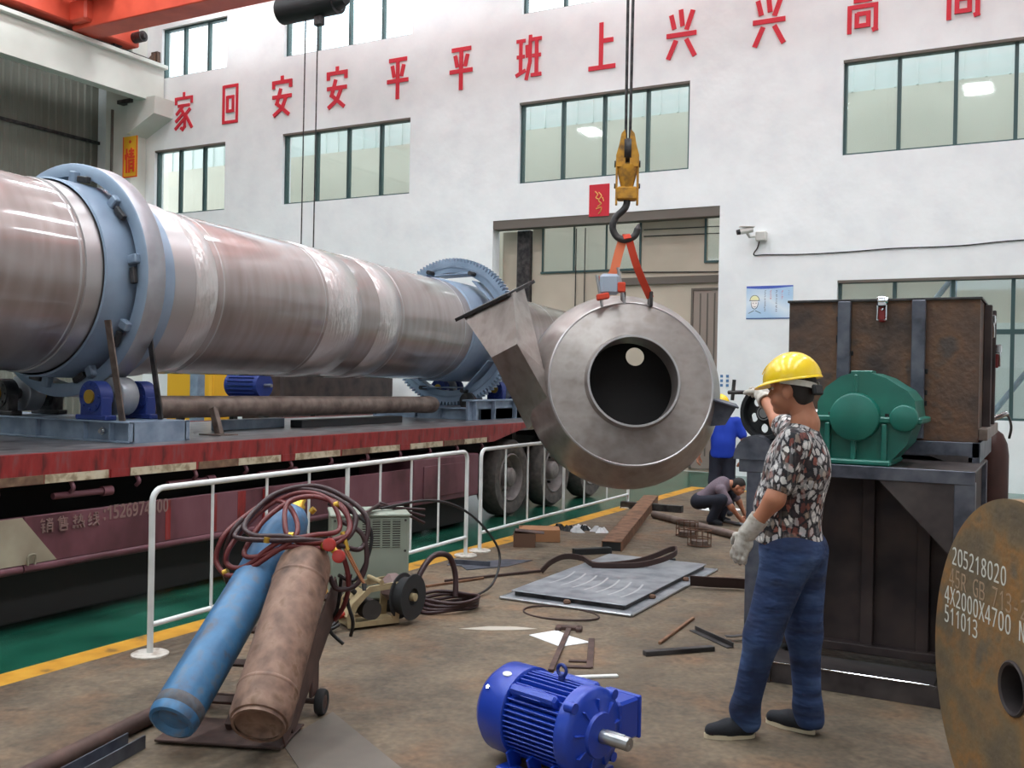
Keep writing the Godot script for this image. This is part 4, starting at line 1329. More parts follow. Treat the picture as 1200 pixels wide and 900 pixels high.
func deck_items() -> void:
	var g: Geo
	# near roller station
	var o := thing("roller_station", Vector3(-7.2, 1.15, -5.6), "blue grey channel frame with two support rollers under the drum's riding ring", "roller station")
	channel_frame(o, -8.35, -6.2, -5.86, -5.34, 1.15, 1.315, M.base_blue, [-6.42, -6.72, -7.3])
	roller_unit(o, -6.68, 1.50, -5.82, -5.38, 0.155, 1.315)
	roller_unit(o, -7.84, 1.50, -5.82, -5.38, 0.155, 1.315, "dark_steel")
	g = Geo.new(); g.cyl(Vector3(-6.5, 1.235, -5.34), Vector3(-6.5, 1.235, -5.27), 0.018); g.cyl(Vector3(-6.5, 1.235, -5.31), Vector3(-6.5, 1.235, -5.29), 0.032, -1, 6)
	part("adjusting_bolt", g, M.chrome, o)
	# gear station
	o = thing("roller_station", Vector3(-7.4, 1.15, -12.0), "blue grey base frame with girders under the toothed ring gear", "base frame")
	channel_frame(o, -8.3, -6.6, -13.1, -11.3, 1.15, 1.30, M.base_blue, [-6.8, -7.2, -7.6])
	g = Geo.new(); g.span(Vector3(-6.64, 1.15, -13.0), Vector3(-6.6, 1.42, -11.0), 0.004); g.span(Vector3(-6.7, 1.40, -13.0), Vector3(-6.55, 1.42, -11.0), 0.004)
	for z in [-11.1, -11.6, -12.2, -12.8]: g.span(Vector3(-6.62, 1.16, z - 0.01), Vector3(-6.54, 1.40, z + 0.01))
	part("girder", g, M.base_blue, o)
	roller_unit(o, -6.95, 1.55, -12.75, -12.35, 0.14, 1.30)
	roller_unit(o, -7.9, 1.55, -12.75, -12.35, 0.14, 1.30)
	g = Geo.new(); g.cyl(Vector3(-7.1, 1.38, -11.78), Vector3(-7.1, 1.38, -12.02), 0.12, -1, 20)
	part("pinion", g, M.dark_steel, o)
	# brown upright props beside the ring
	var k := 0
	for p in [[Vector3(-6.40, 1.315, -5.40), Vector3(-6.44, 2.10, -5.28), 0.065, "rusty upright angle prop welded beside the riding ring, the nearer and wider of two"], [Vector3(-6.42, 1.315, -5.80), Vector3(-6.46, 2.03, -5.70), 0.05, "dark upright flat prop behind the roller, the farther of two"]]:
		g = Geo.new()
		var e: Vector3 = (p[1] - p[0]).normalized()
		var xa := e.cross(Vector3(0, 0, 1)).normalized()
		var za := xa.cross(e)
		var bb := Basis(xa, e, za)
		var c: Vector3 = (p[0] + p[1]) * 0.5
		g.box(c, Vector3(p[2], p[0].distance_to(p[1]), 0.012), bb)
		g.box(c - xa * p[2] * 0.5 - za * 0.025, Vector3(0.012, p[0].distance_to(p[1]), 0.05), bb)
		lone("steel_prop", g, M.rust_pipe if k == 0 else M.dark_steel, p[0], p[3], "prop")
		k += 1
	# brown pipe lying on the deck with an elbow
	o = thing("steel_pipe", Vector3(-6.9, 1.15, -8.5), "long brown pipe with an elbow lying on the trailer deck under the drum", "pipe")
	g = Geo.new(); g.cyl(Vector3(-6.82, 1.40, -5.98), Vector3(-6.95, 1.36, -10.55), 0.10, -1, 24)
	part("tube", g, M.rust_pipe, o)
	g = Geo.new(); g.tube(smooth([Vector3(-6.95, 1.36, -10.50), Vector3(-6.955, 1.36, -10.62), Vector3(-7.0, 1.35, -10.74), Vector3(-7.12, 1.34, -10.80), Vector3(-7.3, 1.34, -10.82)], 4), 0.103, 20)
	part("elbow", g, M.rust_pipe, o)
	g = Geo.new(); g.lathe([Vector2(0.09, 0), Vector2(0.16, 0), Vector2(0.16, 0.02), Vector2(0.09, 0.02)], Vector3(-6.82, 1.40, -6.02), Vector3(0, 0, -1), 24)
	part("flange", g, M.rust_pipe, o)
	# wedge bracket beside the frame and timbers below the pipe
	g = Geo.new()
	g.box(Vector3(-6.55, 1.155, -6.58), Vector3(0.26, 0.012, 0.22))
	g.box(Vector3(-6.60, 1.27, -6.60), Vector3(0.07, 0.26, 0.05), Basis(Vector3(0, 0, 1), 0.35), 0.005)
	lone("steel_wedge", g, M.rust_pipe, Vector3(-6.6, 1.15, -6.6), "brown slanted wedge bracket on the deck against the pipe's near end", "bracket")
	g = Geo.new(); g.box(Vector3(-6.95, 1.19, -9.0), Vector3(0.16, 0.08, 1.9), Basis(Vector3.UP, 0.03), 0.006)
	lone("timber_beam", g, M.black, Vector3(-6.95, 1.15, -9.0), "black timber bedding beam under the brown pipe", "timber")
	g = Geo.new(); g.box(Vector3(-7.1, 1.20, -7.55), Vector3(0.12, 0.10, 0.95), Basis(Vector3.UP, 0.03), 0.006)
	lone("steel_channel", g, M.base_blue, Vector3(-7.1, 1.15, -7.55), "short grey channel on the deck behind the brown pipe", "channel")

func far_side() -> void:
	# things standing beyond the trailer, seen in the slit under the drum
	var g := Geo.new()
	var o := thing("machine_cabinet", Vector3(-13.5, 0, -13.0), "yellow machine cabinet beyond the trailer, seen under the drum", "cabinet")
	g.span(Vector3(-14.0, 0.08, -13.3), Vector3(-12.9, 2.0, -12.75), 0.04)
	part("body", g, M.yellow_machine, o)
	g = Geo.new(); g.span(Vector3(-12.90, 0.2, -13.25), Vector3(-12.88, 1.9, -12.8), 0.01)
	part("door", g, M.banner_yellow, o)
	g = Geo.new(); g.span(Vector3(-13.9, 0, -13.25), Vector3(-13.0, 0.08, -12.8))
	part("plinth", g, M.black, o)
	o = thing("steel_column", Vector3(-11.3, 0, -10.9), "pale blue upright post beyond the trailer next to the yellow cabinet", "post")
	g = Geo.new(); g.span(Vector3(-11.38, 0.02, -10.98), Vector3(-11.22, 2.3, -10.82), 0.01)
	part("shaft", g, M.base_blue, o)
	g = Geo.new(); g.span(Vector3(-11.5, 0, -11.1), Vector3(-11.1, 0.02, -10.7))
	part("base_plate", g, M.base_blue, o)
	o = thing("electric_motor", Vector3(-11.6, 1.18, -12.3), "dark blue motor on a bench beyond the trailer, seen under the drum", "motor")
	g = Geo.new(); g.cyl(Vector3(-11.95, 1.52, -12.3), Vector3(-11.25, 1.52, -12.3), 0.2, -1, 24)
	for i in 20: g.box(Vector3(-11.6, 1.52 + 0.21 * sin(i * TAU / 20), -12.3 + 0.21 * cos(i * TAU / 20)), Vector3(0.55, 0.03, 0.008), Basis(Vector3.RIGHT, -i * TAU / 20 + PI / 2))
	part("body", g, M.bearing_blue, o)
	g = Geo.new(); g.span(Vector3(-11.9, 1.2, -12.5), Vector3(-11.3, 1.34, -12.1), 0.01)
	part("foot", g, M.bearing_blue, o)
	g = Geo.new(); g.cyl(Vector3(-11.25, 1.52, -12.3), Vector3(-11.1, 1.52, -12.3), 0.03)
	part("shaft", g, M.steel, o)
	o = thing("work_bench", Vector3(-11.6, 0, -12.3), "dark steel bench beyond the trailer carrying the dark blue motor", "bench")
	g = Geo.new(); g.span(Vector3(-12.6, 1.12, -13.0), Vector3(-10.6, 1.2, -11.6), 0.01)
	part("top", g, M.dark_steel, o)
	for x in [-12.5, -10.7]:
		for z in [-12.9, -11.7]:
			g = Geo.new(); g.span(Vector3(x - 0.05, 0, z - 0.05), Vector3(x + 0.05, 1.12, z + 0.05))
			part("leg", g, M.dark_steel, o)
	o = thing("machine_cabinet", Vector3(-12.8, 0, -15.6), "long dark machine block beyond the trailer behind the dark blue motor", "cabinet")
	g = Geo.new(); g.span(Vector3(-13.3, 0.05, -17.4), Vector3(-12.3, 1.9, -13.9), 0.05)
	part("body", g, M.dark_panel, o)
	g = Geo.new(); g.span(Vector3(-13.2, 0, -17.3), Vector3(-12.4, 0.05, -14.0))
	part("plinth", g, M.black, o)

# ------------------------------------------------------------------ guard rails
func guard_rails() -> void:
	rail(Vector3(-4.74, 0, -4.23), Vector3(-4.90, 0, -8.16), [-4.74, -5.27, -5.74, -6.22, -6.68, -7.16, -7.63], -6.22, "white tubular guard rail beside the gas bottles, the nearer of two")
	rail(Vector3(-4.92, 0, -8.46), Vector3(-4.98, 0, -12.5), [-8.98, -9.49, -9.90, -10.42, -11.02, -11.75], -10.42, "white tubular guard rail in front of the trailer wheels, the farther of two")

func rail(a: Vector3, b: Vector3, zs: Array, thick: float, label: String) -> void:
	var o := thing("guard_rail", a, label, "guard rail", "white guard rails")
	var g := Geo.new()
	var up := Vector3.UP
	var d := (b - a).normalized()
	var r := 0.08
	var p := [a + up * 0.012, a + up * (1.0 - r)]
	for i in range(1, 6): p.append(a + up * (1.0 - r) + d * r * (1 - cos(i * PI / 10)) + up * r * sin(i * PI / 10))
	p.append(b + up - d * r)
	for i in range(1, 6): p.append(b - d * r + up * (1.0 - r) + d * r * sin(i * PI / 10) + up * r * cos(i * PI / 10))
	p.append(b + up * 0.012)
	g.tube(p, 0.019, 12)
	part("frame", g, M.rail_white, o)
	g = Geo.new(); g.tube([a + up * 0.18, b + up * 0.18], 0.017, 12)
	part("bottom_rail", g, M.rail_white, o)
	for z in zs:
		var q := a.lerp(b, (z - a.z) / (b.z - a.z))
		g = Geo.new(); g.tube([q + up * 0.18, q + up * 1.0], 0.017 if z == thick else 0.010, 10)
		part("baluster", g, M.rail_white, o)
	for q in [a, b]:
		g = Geo.new(); g.lathe([Vector2(0, 0), Vector2(0.11, 0), Vector2(0.11, 0.01), Vector2(0.10, 0.016), Vector2(0, 0.016)], q, up, 28)
		part("foot_disc", g, M.rail_base, o)

# ------------------------------------------------------------------ suspended hood and hook
func hood() -> void:
	var n := Vector3(0.541, 0.204, 0.816).normalized()
	var c := Vector3(-3.714, 1.681, -9.362)
	var o := thing("feed_hood", Vector3(-3.7, 0.7, -9.5), "dull stainless hood with round mouth and square spout, hanging from the crane hook", "machine hood")
	var g := Geo.new()
	# outer skin: from the back edge over the wide belt to the front rim, then the dished face in to the mouth
	g.lathe([Vector2(1.02, -0.46), Vector2(1.03, -0.40), Vector2(1.0, -0.30), Vector2(0.845, -0.015)], c, n, 96)
	part("belt", g, M.stainless_hood, o)
	g = Geo.new(); g.lathe([Vector2(0.842, -0.02), Vector2(0.848, -0.004), Vector2(0.835, 0.008), Vector2(0.822, 0.0)], c, n, 96)
	part("rim_weld", g, M.seam_bright, o)
	g = Geo.new(); g.lathe([Vector2(0.83, 0.0), Vector2(0.68, 0.025), Vector2(0.47, 0.055)], c, n, 96)
	part("front_plate", g, M.stainless_hood, o)
	g = Geo.new(); g.lathe([Vector2(0.49, 0.05), Vector2(0.476, 0.085), Vector2(0.470, 0.12)], c, n, 72)
	g.lathe([Vector2(0.447, 0.12), Vector2(0.445, -0.14)], c, n, 72)
	part("mouth_tube", g, M.stainless_hood, o)
	g = Geo.new(); g.lathe([Vector2(0.470, 0.118), Vector2(0.468, 0.126), Vector2(0.449, 0.126), Vector2(0.445, 0.118)], c, n, 72)
	part("mouth_edge", g, M.seam_bright, o, "bright ground edge of the round mouth")
	# back plate with an off-centre hole
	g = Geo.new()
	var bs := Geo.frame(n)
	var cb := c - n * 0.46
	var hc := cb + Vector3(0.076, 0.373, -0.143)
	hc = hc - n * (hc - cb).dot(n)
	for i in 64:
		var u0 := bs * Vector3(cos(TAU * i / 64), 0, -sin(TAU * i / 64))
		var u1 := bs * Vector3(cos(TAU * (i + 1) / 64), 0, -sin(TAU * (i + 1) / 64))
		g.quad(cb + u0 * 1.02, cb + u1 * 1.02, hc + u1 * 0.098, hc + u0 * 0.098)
	part("back_plate", g, M.chassis, o)  # near-black colour paints the deep shade inside the hood
	# spout: nearest edge, left edge, right edge at four heights, from the flange down into the belt
	var rows := [
		[Vector3(-4.836, 2.578, -8.895), Vector3(-5.619, 2.367, -9.222), Vector3(-4.867, 2.666, -9.191)],
		[Vector3(-4.613, 2.045, -8.592), Vector3(-4.98, 1.913, -8.733), Vector3(-4.502, 1.81, -8.958)],
		[Vector3(-4.394, 1.418, -8.969), Vector3(-4.792, 1.18, -9.184), Vector3(-4.28, 1.42, -9.28)],
	]
	var full := []
	for r in rows:
		var back: Vector3 = r[1] + r[2] - r[0]
		if full.is_empty(): back += Vector3(0.02, 0.0, -0.1)
		full.append([r[0], r[2], back, r[1]])
	g = Geo.new()
	for i in 2:
		for j in 4:
			var k := (j + 1) % 4
			g.quad(full[i + 1][j], full[i + 1][k], full[i][k], full[i][j])
	g.quad(full[2][3], full[2][2], full[2][1], full[2][0])
	part("spout", g, M.stainless_hood, o)
	# flange plate at the mouth of the spout
	g = Geo.new()
	var e: Vector3 = (full[0][0] - full[0][3]).normalized()
	var back_dir: Vector3 = (full[0][1] - full[0][0]).normalized()
	var up := back_dir.cross(e).normalized()
	if up.y < 0: up = -up
	back_dir = e.cross(up)
	var mid: Vector3 = (full[0][0] + full[0][1] + full[0][2] + full[0][3]) * 0.25
	g.box(mid + up * 0.012, Vector3(full[0][0].distance_to(full[0][3]) + 0.07, 0.038, full[0][0].distance_to(full[0][1]) + 0.12), Basis(e, up, back_dir), 0.004)
	part("spout_flange", g, M.dark_steel, o, "dark rust edged flange plate of the spout")
	# gusset bracket on the right flank
	g = Geo.new()
	var q := Vector3(-2.97, 1.47, -9.97)
	g.box(q + Vector3(0, 0.04, 0), Vector3(0.34, 0.02, 0.24), Basis(Vector3.BACK, -0.30) * Basis(Vector3.UP, 0.4), 0.003)
	g.prism(PackedVector2Array([Vector2(-0.17, 0.08), Vector2(-0.17, -0.22), Vector2(0.04, -0.20), Vector2(0.16, 0.0)]), 0.02, Transform3D(Basis(Vector3.UP, 0.45), q))
	part("side_bracket", g, M.frame_steel, o)
	# lifting lugs on top of the belt
	for s in [[Vector3(-3.90, 2.60, -9.55), 0], [Vector3(-3.63, 2.60, -9.62), 1]]:
		g = Geo.new(); g.box(s[0] - Vector3(0, 0.06, 0), Vector3(0.03, 0.16, 0.14), Basis(Vector3.UP, 0.6), 0.01)
		part("lifting_lug", g, M.dark_steel, o)

func hook() -> void:
	var x := -3.79
	var z := -9.33
	for s in [-0.042, 0.042]:
		var g := Geo.new(); g.tube([Vector3(x + s * 0.55, 4.05, z), Vector3(x + s, 10.3, z)], 0.016, 6)
		lone("hoist_rope", g, M.dark_steel, Vector3(x + s, 4.05, z), ["left", "right"][int(s > 0)] + " one of the pair of dark wire ropes running up from the yellow hook block", "wire", "hook block ropes")
	var o := thing("hook_block", Vector3(x, 3.3, z), "worn yellow crane hook block with a dark hook, hanging in front of the end wall", "hook block")
	var bs := Basis(Vector3.UP, 0.40)
	var xf := Transform3D(bs, Vector3(x, 0, z))
	var g := Geo.new()
	for s in [-1.0, 1.0]:
		g = Geo.new()
		g.prism(PackedVector2Array([Vector2(s * 0.022, 3.84), Vector2(s * 0.105, 3.84), Vector2(s * 0.115, 3.95), Vector2(s * 0.085, 4.06), Vector2(s * 0.065, 4.17), Vector2(s * 0.03, 4.21), Vector2(s * 0.022, 4.16)]), 0.17, Transform3D(bs, Vector3(x, 0, z) - bs.z * 0.085))
		part("cheek_plate", g, M.hook_yellow, o)
		g = Geo.new(); g.box(xf * Vector3(s * 0.105, 3.70, 0), Vector3(0.022, 0.46, 0.08), bs, 0.003)
		part("side_strap", g, M.hook_yellow, o)
		g = Geo.new(); g.cyl(xf * Vector3(s * 0.13, 3.88, 0), xf * Vector3(s * 0.07, 3.88, 0), 0.035, -1, 12); g.cyl(xf * Vector3(s * 0.13, 3.66, 0), xf * Vector3(s * 0.1, 3.66, 0), 0.026, -1, 6)
		part("pin_nut", g, M.dark_steel, o)
	g = Geo.new(); g.lathe([Vector2(0, 0), Vector2(0.13, 0), Vector2(0.12, 0.02), Vector2(0.12, 0.05), Vector2(0.13, 0.07), Vector2(0, 0.07)], xf * Vector3(-0.035, 4.02, 0), bs * Vector3.RIGHT, 28)
	part("sheave", g, M.dark_steel, o)
	g = Geo.new()
	g.lathe([Vector2(0.06, 3.64), Vector2(0.075, 3.70), Vector2(0.10, 3.80), Vector2(0.105, 3.86), Vector2(0.0, 3.90)], Vector3(x, 0, z), Vector3.UP, 20)
	part("swivel_body", g, M.hook_yellow, o)
	g = Geo.new(); g.box(xf * Vector3(0, 3.58, 0), Vector3(0.20, 0.13, 0.14), bs, 0.015)
	part("crosshead", g, M.hook_yellow, o)
	g = Geo.new()
	var pts := [Vector3(0.0, 3.56, 0), Vector3(0.0, 3.48, 0), Vector3(-0.03, 3.42, 0), Vector3(-0.11, 3.34, 0), Vector3(-0.135, 3.24, 0), Vector3(-0.09, 3.15, 0), Vector3(0.0, 3.12, 0), Vector3(0.085, 3.16, 0), Vector3(0.115, 3.23, 0)]
	var w := []
	for p in smooth(pts, 5): w.append(xf * p)
	g.tube(w, 0.035, 12)
	g.cyl(w[w.size() - 1], w[w.size() - 1] + Vector3(0.01, 0.05, 0), 0.034, 0.008, 12)
	part("hook", g, M.dark_steel, o)
	# slings: a red strap to the right lug, an orange one to the rods and a grey sleeve
	g = Geo.new()
	strap(g, [Vector3(-3.76, 3.13, -9.33), Vector3(-3.70, 2.85, -9.42), Vector3(-3.63, 2.56, -9.62)], 0.075, 0.012)
	strap(g, [Vector3(-3.76, 3.13, -9.30), Vector3(-3.79, 3.17, -9.33), Vector3(-3.80, 3.10, -9.36)], 0.075, 0.012)
	lone("lifting_sling", g, M.sling_red, Vector3(-3.7, 2.6, -9.5), "bright red webbing sling from the hook to the right lug of the hanging hood", "sling")
	g = Geo.new()
	strap(g, [Vector3(-3.82, 3.14, -9.33), Vector3(-3.86, 2.98, -9.31), Vector3(-3.89, 2.80, -9.28)], 0.09, 0.012)
	strap(g, [Vector3(-3.89, 2.82, -9.28), Vector3(-3.93, 2.74, -9.26), Vector3(-4.02, 2.71, -9.22)], 0.08, 0.012)
	lone("lifting_sling", g, M.sling_orange, Vector3(-3.9, 2.7, -9.28), "pale orange webbing sling from the hook down to the two rods on the hanging hood", "sling")
	o = thing("screw_clamp", Vector3(-3.93, 2.47, -9.25), "grey sleeve between two bright threaded rods with orange jaws atop the hanging hood", "clamp")
	g = Geo.new(); g.box(Vector3(-3.93, 2.67, -9.26), Vector3(0.20, 0.21, 0.10), Basis(Vector3.UP, 0.45), 0.03)
	part("sleeve", g, M.sling_grey, o)
	for s in [[Vector3(-4.043, 2.76, -9.19), Vector3(-3.985, 2.44, -9.215)], [Vector3(-3.856, 2.84, -9.291), Vector3(-3.79, 2.48, -9.321)]]:
		g = Geo.new(); g.cyl(s[0], s[1], 0.016, -1, 10)
		part("rod", g, M.steel, o)
	g = Geo.new(); g.box(Vector3(-3.985, 2.545, -9.225), Vector3(0.13, 0.06, 0.11), Basis(Vector3.UP, 0.45) * Basis(Vector3.BACK, 0.2), 0.01)
	part("jaw", g, M.sling_red, o)
	g = Geo.new(); g.box(Vector3(-3.82, 2.64, -9.305), Vector3(0.08, 0.10, 0.10), Basis(Vector3.UP, 0.45), 0.01)
	part("jaw", g, M.sling_red, o)

func strap(g: Geo, p: Array, w: float, th: float, side := Vector3(0.92, 0, -0.39)) -> void:
	var q := smooth(p, 6)
	for i in q.size() - 1:
		var a: Vector3 = q[i]
		var b: Vector3 = q[i + 1]
		var d := (b - a).normalized()
		var s := (side - d * side.dot(d)).normalized()
		g.box((a + b) * 0.5, Vector3(w, a.distance_to(b) + th * 0.6, th), Basis(s, d, s.cross(d)))

# ------------------------------------------------------------------ machine on the right
func frame_machine() -> void:
	var g: Geo
	var o := thing("machine_stand", Vector3(-0.95, 0, -6.2), "dark welded steel machine frame behind the worker, carrying the green gearbox and the rusty bin", "frame")
	var m: Material = M.frame_steel
	var x0 := -1.58
	var x1 := -0.42
	var zf := -5.68
	var zb := -7.5
	# posts
	for p in [[x0 + 0.085, zf, 0.08], [x1 + 0.03, zf, 0.10], [x0, zb, 0.08], [x1, zb, 0.08]]:
		g = Geo.new()
		var px: float = p[0]
		var w: float = p[2]
		var top := 1.20
		g.span(Vector3(px - w * 0.5, 0, p[1] - 0.012), Vector3(px + w * 0.5, top, p[1]), 0.003)
		var ex := px + (w * 0.5 - 0.006) * (1.0 if px > -1.0 else -1.0)
		g.span(Vector3(ex - 0.006, 0, p[1] - 0.10), Vector3(ex + 0.006, top, p[1] - 0.012), 0.003)
		part("post", g, m, o)
	# front deck
	g = Geo.new()
	g.span(Vector3(x0, 1.19, zf - 0.012), Vector3(x1 + 0.08, 1.262, zf + 0.004), 0.003)
	part("front_beam", g, m, o)
	g = Geo.new(); g.span(Vector3(x0, 1.25, zf - 1.05), Vector3(x1 + 0.08, 1.262, zf), 0.002)
	part("front_deck", g, M.stand_plate, o)
	for s in [1.0]:
		g = Geo.new()
		var cx := x1 - 0.02 if s > 0 else x0
		var dx := -0.30 if s > 0 else 0.30
		g.prism(PackedVector2Array([Vector2(cx, 1.19), Vector2(cx + dx * 1.25, 1.19), Vector2(cx, 0.80)]), 0.01, Transform3D(Basis.IDENTITY, Vector3(0, 0, zf - 0.012)))
		part("gusset_plate", g, M.stand_plate, o)
	# upper deck below the bin
	g = Geo.new(); g.span(Vector3(x0, 1.29, -6.40), Vector3(x1 + 0.06, 1.378, -6.36), 0.003); g.span(Vector3(x1 + 0.02, 1.262, -7.6), Vector3(x1 + 0.06, 1.378, -6.36)); g.span(Vector3(x0, 1.262, -7.6), Vector3(x0 + 0.04, 1.378, -6.36))
	part("upper_beam", g, m, o)
	g = Geo.new()
	g.prism(PackedVector2Array([Vector2(x1 + 0.0, 1.30), Vector2(x1 - 0.24, 1.30), Vector2(x1 - 0.12, 1.262), Vector2(x1, 1.262)]), 0.01, Transform3D(Basis.IDENTITY, Vector3(0, 0, -6.37)))
	part("gusset_plate", g, M.stand_plate, o)
	# lower casing with ribs
	g = Geo.new()
	g.span(Vector3(x0 + 0.1, 0.17, -6.13), Vector3(x1, 1.25, -6.10)); g.span(Vector3(x1 - 0.02, 0.17, -7.5), Vector3(x1 + 0.01, 1.25, -6.1)); g.span(Vector3(x0 + 0.1, 0.17, -7.5), Vector3(x0 + 0.12, 1.25, -6.1))
	part("casing", g, M.dark_panel, o)
	for x in [-1.24, -0.92, -0.62]:
		g = Geo.new(); g.span(Vector3(x - 0.035, 0.19, -6.10), Vector3(x + 0.035, 1.24, -6.05), 0.004)
		part("casing_rib", g, M.dark_panel, o)
	g = Geo.new(); g.span(Vector3(x0 + 0.1, 0.15, -6.10), Vector3(x1, 0.20, -6.02), 0.004)
	part("casing_ledge", g, M.dark_panel, o)
	g = Geo.new(); g.span(Vector3(x1 + 0.011, 0.75, -6.02), Vector3(x1 + 0.02, 1.0, -5.88), 0.003)
	part("slot_plate", g, M.black, o)
	g = Geo.new(); g.span(Vector3(x1 + 0.0, 0.02, -6.1), Vector3(x1 + 0.01, 1.19, -5.70))
	part("side_web", g, M.stand_plate, o)
	# floor skid
	g = Geo.new()
	g.span(Vector3(-1.46, 0, zf - 0.03), Vector3(x1 + 0.03, 0.115, zf - 0.018), 0.002)
	g.span(Vector3(-1.46, 0.105, zf - 0.30), Vector3(-0.52, 0.118, zf - 0.02), 0.002)
	g.span(Vector3(-1.46, 0, zb), Vector3(-1.38, 0.11, zf)); g.span(Vector3(x1 - 0.06, 0, zb), Vector3(x1 + 0.02, 0.11, zf))
	part("skid", g, M.stand_plate, o)
	g = Geo.new(); g.span(Vector3(-1.46, 0.112, zf - 0.024), Vector3(-0.54, 0.121, zf - 0.012), 0.002)
	part("ground_edge", g, M.chrome, o, "bright freshly ground edge")
	g = Geo.new(); g.prism(PackedVector2Array([Vector2(-0.52, 0.1), Vector2(x1 + 0.02, 0.1), Vector2(x1 + 0.02, 0.24)]), 0.012, Transform3D(Basis.IDENTITY, Vector3(0, 0, zf - 0.02)))
	part("gusset_plate", g, M.stand_plate, o)
	g = Geo.new(); g.span(Vector3(x0 + 0.04, 0.3, -6.75), Vector3(x1 + 0.02, 1.378, -6.74))
	part("closing_plate", g, M.dark_panel, o)

	# rusty bin on top
	o = thing("steel_bin", Vector3(-0.93, 1.38, -7.1), "large open topped bin of rusty brown plate with upright stiffeners, standing on the machine frame", "bin")
	var bx0 := -1.475
	var bx1 := -0.375
	g = Geo.new(); g.span(Vector3(bx0, 1.38, -6.41), Vector3(bx1, 2.222, -6.40))
	part("front_plate", g, M.rust_plate, o)
	g = Geo.new(); g.span(Vector3(bx1 - 0.01, 1.38, -7.7), Vector3(bx1, 2.222, -6.41))
	part("side_plate", g, M.rust_plate, o)
	g = Geo.new(); g.span(Vector3(bx0, 1.38, -7.7), Vector3(bx0 + 0.01, 2.222, -6.41))
	part("side_plate", g, M.rust_plate, o)
	g = Geo.new(); g.span(Vector3(bx0, 1.38, -7.71), Vector3(bx1, 2.222, -7.7))
	part("back_plate", g, M.rust_plate, o)
	g = Geo.new(); g.span(Vector3(bx0, 1.378, -7.7), Vector3(bx1, 1.388, -6.41))
	part("floor_plate", g, M.rust_plate, o)
	g = Geo.new()
	g.span(Vector3(bx0 - 0.01, 2.215, -6.41), Vector3(bx1 + 0.012, 2.23, -6.385), 0.002); g.span(Vector3(bx1 - 0.012, 2.215, -7.71), Vector3(bx1 + 0.012, 2.23, -6.39), 0.002); g.span(Vector3(bx0 - 0.01, 2.215, -7.71), Vector3(bx0 + 0.012, 2.23, -6.39), 0.002)
	part("top_edge", g, M.dark_steel, o)
	for x in [-1.133, -0.705]:
		g = Geo.new(); g.span(Vector3(x - 0.038, 1.39, -6.40), Vector3(x + 0.038, 2.215, -6.352), 0.004)
		part("stiffener", g, m, o)
	for z in [-6.8, -7.3]:
		g = Geo.new(); g.span(Vector3(bx1, 1.39, z - 0.035), Vector3(bx1 + 0.045, 2.21, z + 0.035), 0.004)
		part("stiffener", g, M.dark_panel, o)
	g = Geo.new(); g.span(Vector3(bx1, 1.39, -7.7), Vector3(bx1 + 0.05, 1.46, -6.42), 0.004)
	part("side_ledge", g, M.rust_pipe, o)
	# tack-weld slag beside the stiffeners
	g = Geo.new()
	var rng := RandomNumberGenerator.new()
	rng.seed = 12
	for i in 14:
		var x: float = [-1.178, -1.088, -0.75, -0.66][i % 4]
		g.box(Vector3(x, 1.48 + 0.7 * rng.randf(), -6.398), Vector3(0.014, 0.03, 0.008), Basis.IDENTITY, 0.003)
	part("tack_weld", g, M.black, o)
	# lifting clamps
	plate_clamp(Vector3(-0.915, 2.235, -6.40), Basis.IDENTITY, "chrome and red plate clamp gripping the bin's front edge")
	plate_clamp(Vector3(-0.368, 2.16, -7.05), Basis(Vector3.UP, PI / 2), "chrome and red plate clamp on the bin's right side, the upper of two")
	plate_clamp(Vector3(-0.34, 1.98, -7.30), Basis(Vector3.UP, PI / 2), "chrome and red plate clamp on the bin's right side, the lower of two")

	# green gearbox
	o = thing("gearbox", Vector3(-0.93, 1.262, -5.95), "dark green cast speed reducer gearbox standing on the machine frame behind the worker's back", "gearbox")
	var S := 0.00468
	var pr := [[957, 489], [957, 470], [966, 452], [983, 439], [1000, 433.5], [1018, 434.5], [1034, 440], [1048, 449], [1058, 455], [1066, 466], [1069, 488]]
	var poly := PackedVector2Array()
	for p in pr: poly.append(Vector2(-0.945 + (p[0] - 1003) * S, 1.262 + (543 - p[1]) * S))
	g = Geo.new(); g.prism(poly, 0.42, Transform3D(Basis.IDENTITY, Vector3(0, 0, -6.18)))
	part("upper_case", g, M.gear_green, o)
	g = Geo.new()
	poly = PackedVector2Array()
	for p in [[957, 489], [958, 505], [966, 525], [972, 538], [1040, 538], [1058, 518], [1067, 489]]: poly.append(Vector2(-0.945 + (p[0] - 1003) * S, 1.262 + (543 - p[1]) * S))
	g.prism(poly, 0.40, Transform3D(Basis.IDENTITY, Vector3(0, 0, -6.17)))
	part("lower_case", g, M.gear_green, o)
	g = Geo.new(); g.span(Vector3(-1.19, 1.495, -6.2), Vector3(-0.61, 1.53, -5.74), 0.008)
	part("split_flange", g, M.gear_green, o)
	g = Geo.new(); g.span(Vector3(-1.20, 1.262, -6.2), Vector3(-0.76, 1.292, -5.70), 0.008)
	part("foot", g, M.gear_green, o)
	g = Geo.new(); g.lathe([Vector2(0.135, 0), Vector2(0.13, 0.05), Vector2(0.122, 0.056), Vector2(0, 0.056)], Vector3(-0.955, 1.525, -5.76), Vector3(0, 0, 1), 40)
	part("bearing_cover", g, M.gear_green, o)
	g = Geo.new(); g.lathe([Vector2(0.075, 0), Vector2(0.072, 0.035), Vector2(0.066, 0.04), Vector2(0, 0.04)], Vector3(-0.70, 1.525, -5.76), Vector3(0, 0, 1), 32)
	part("bearing_cover", g, M.gear_green, o)
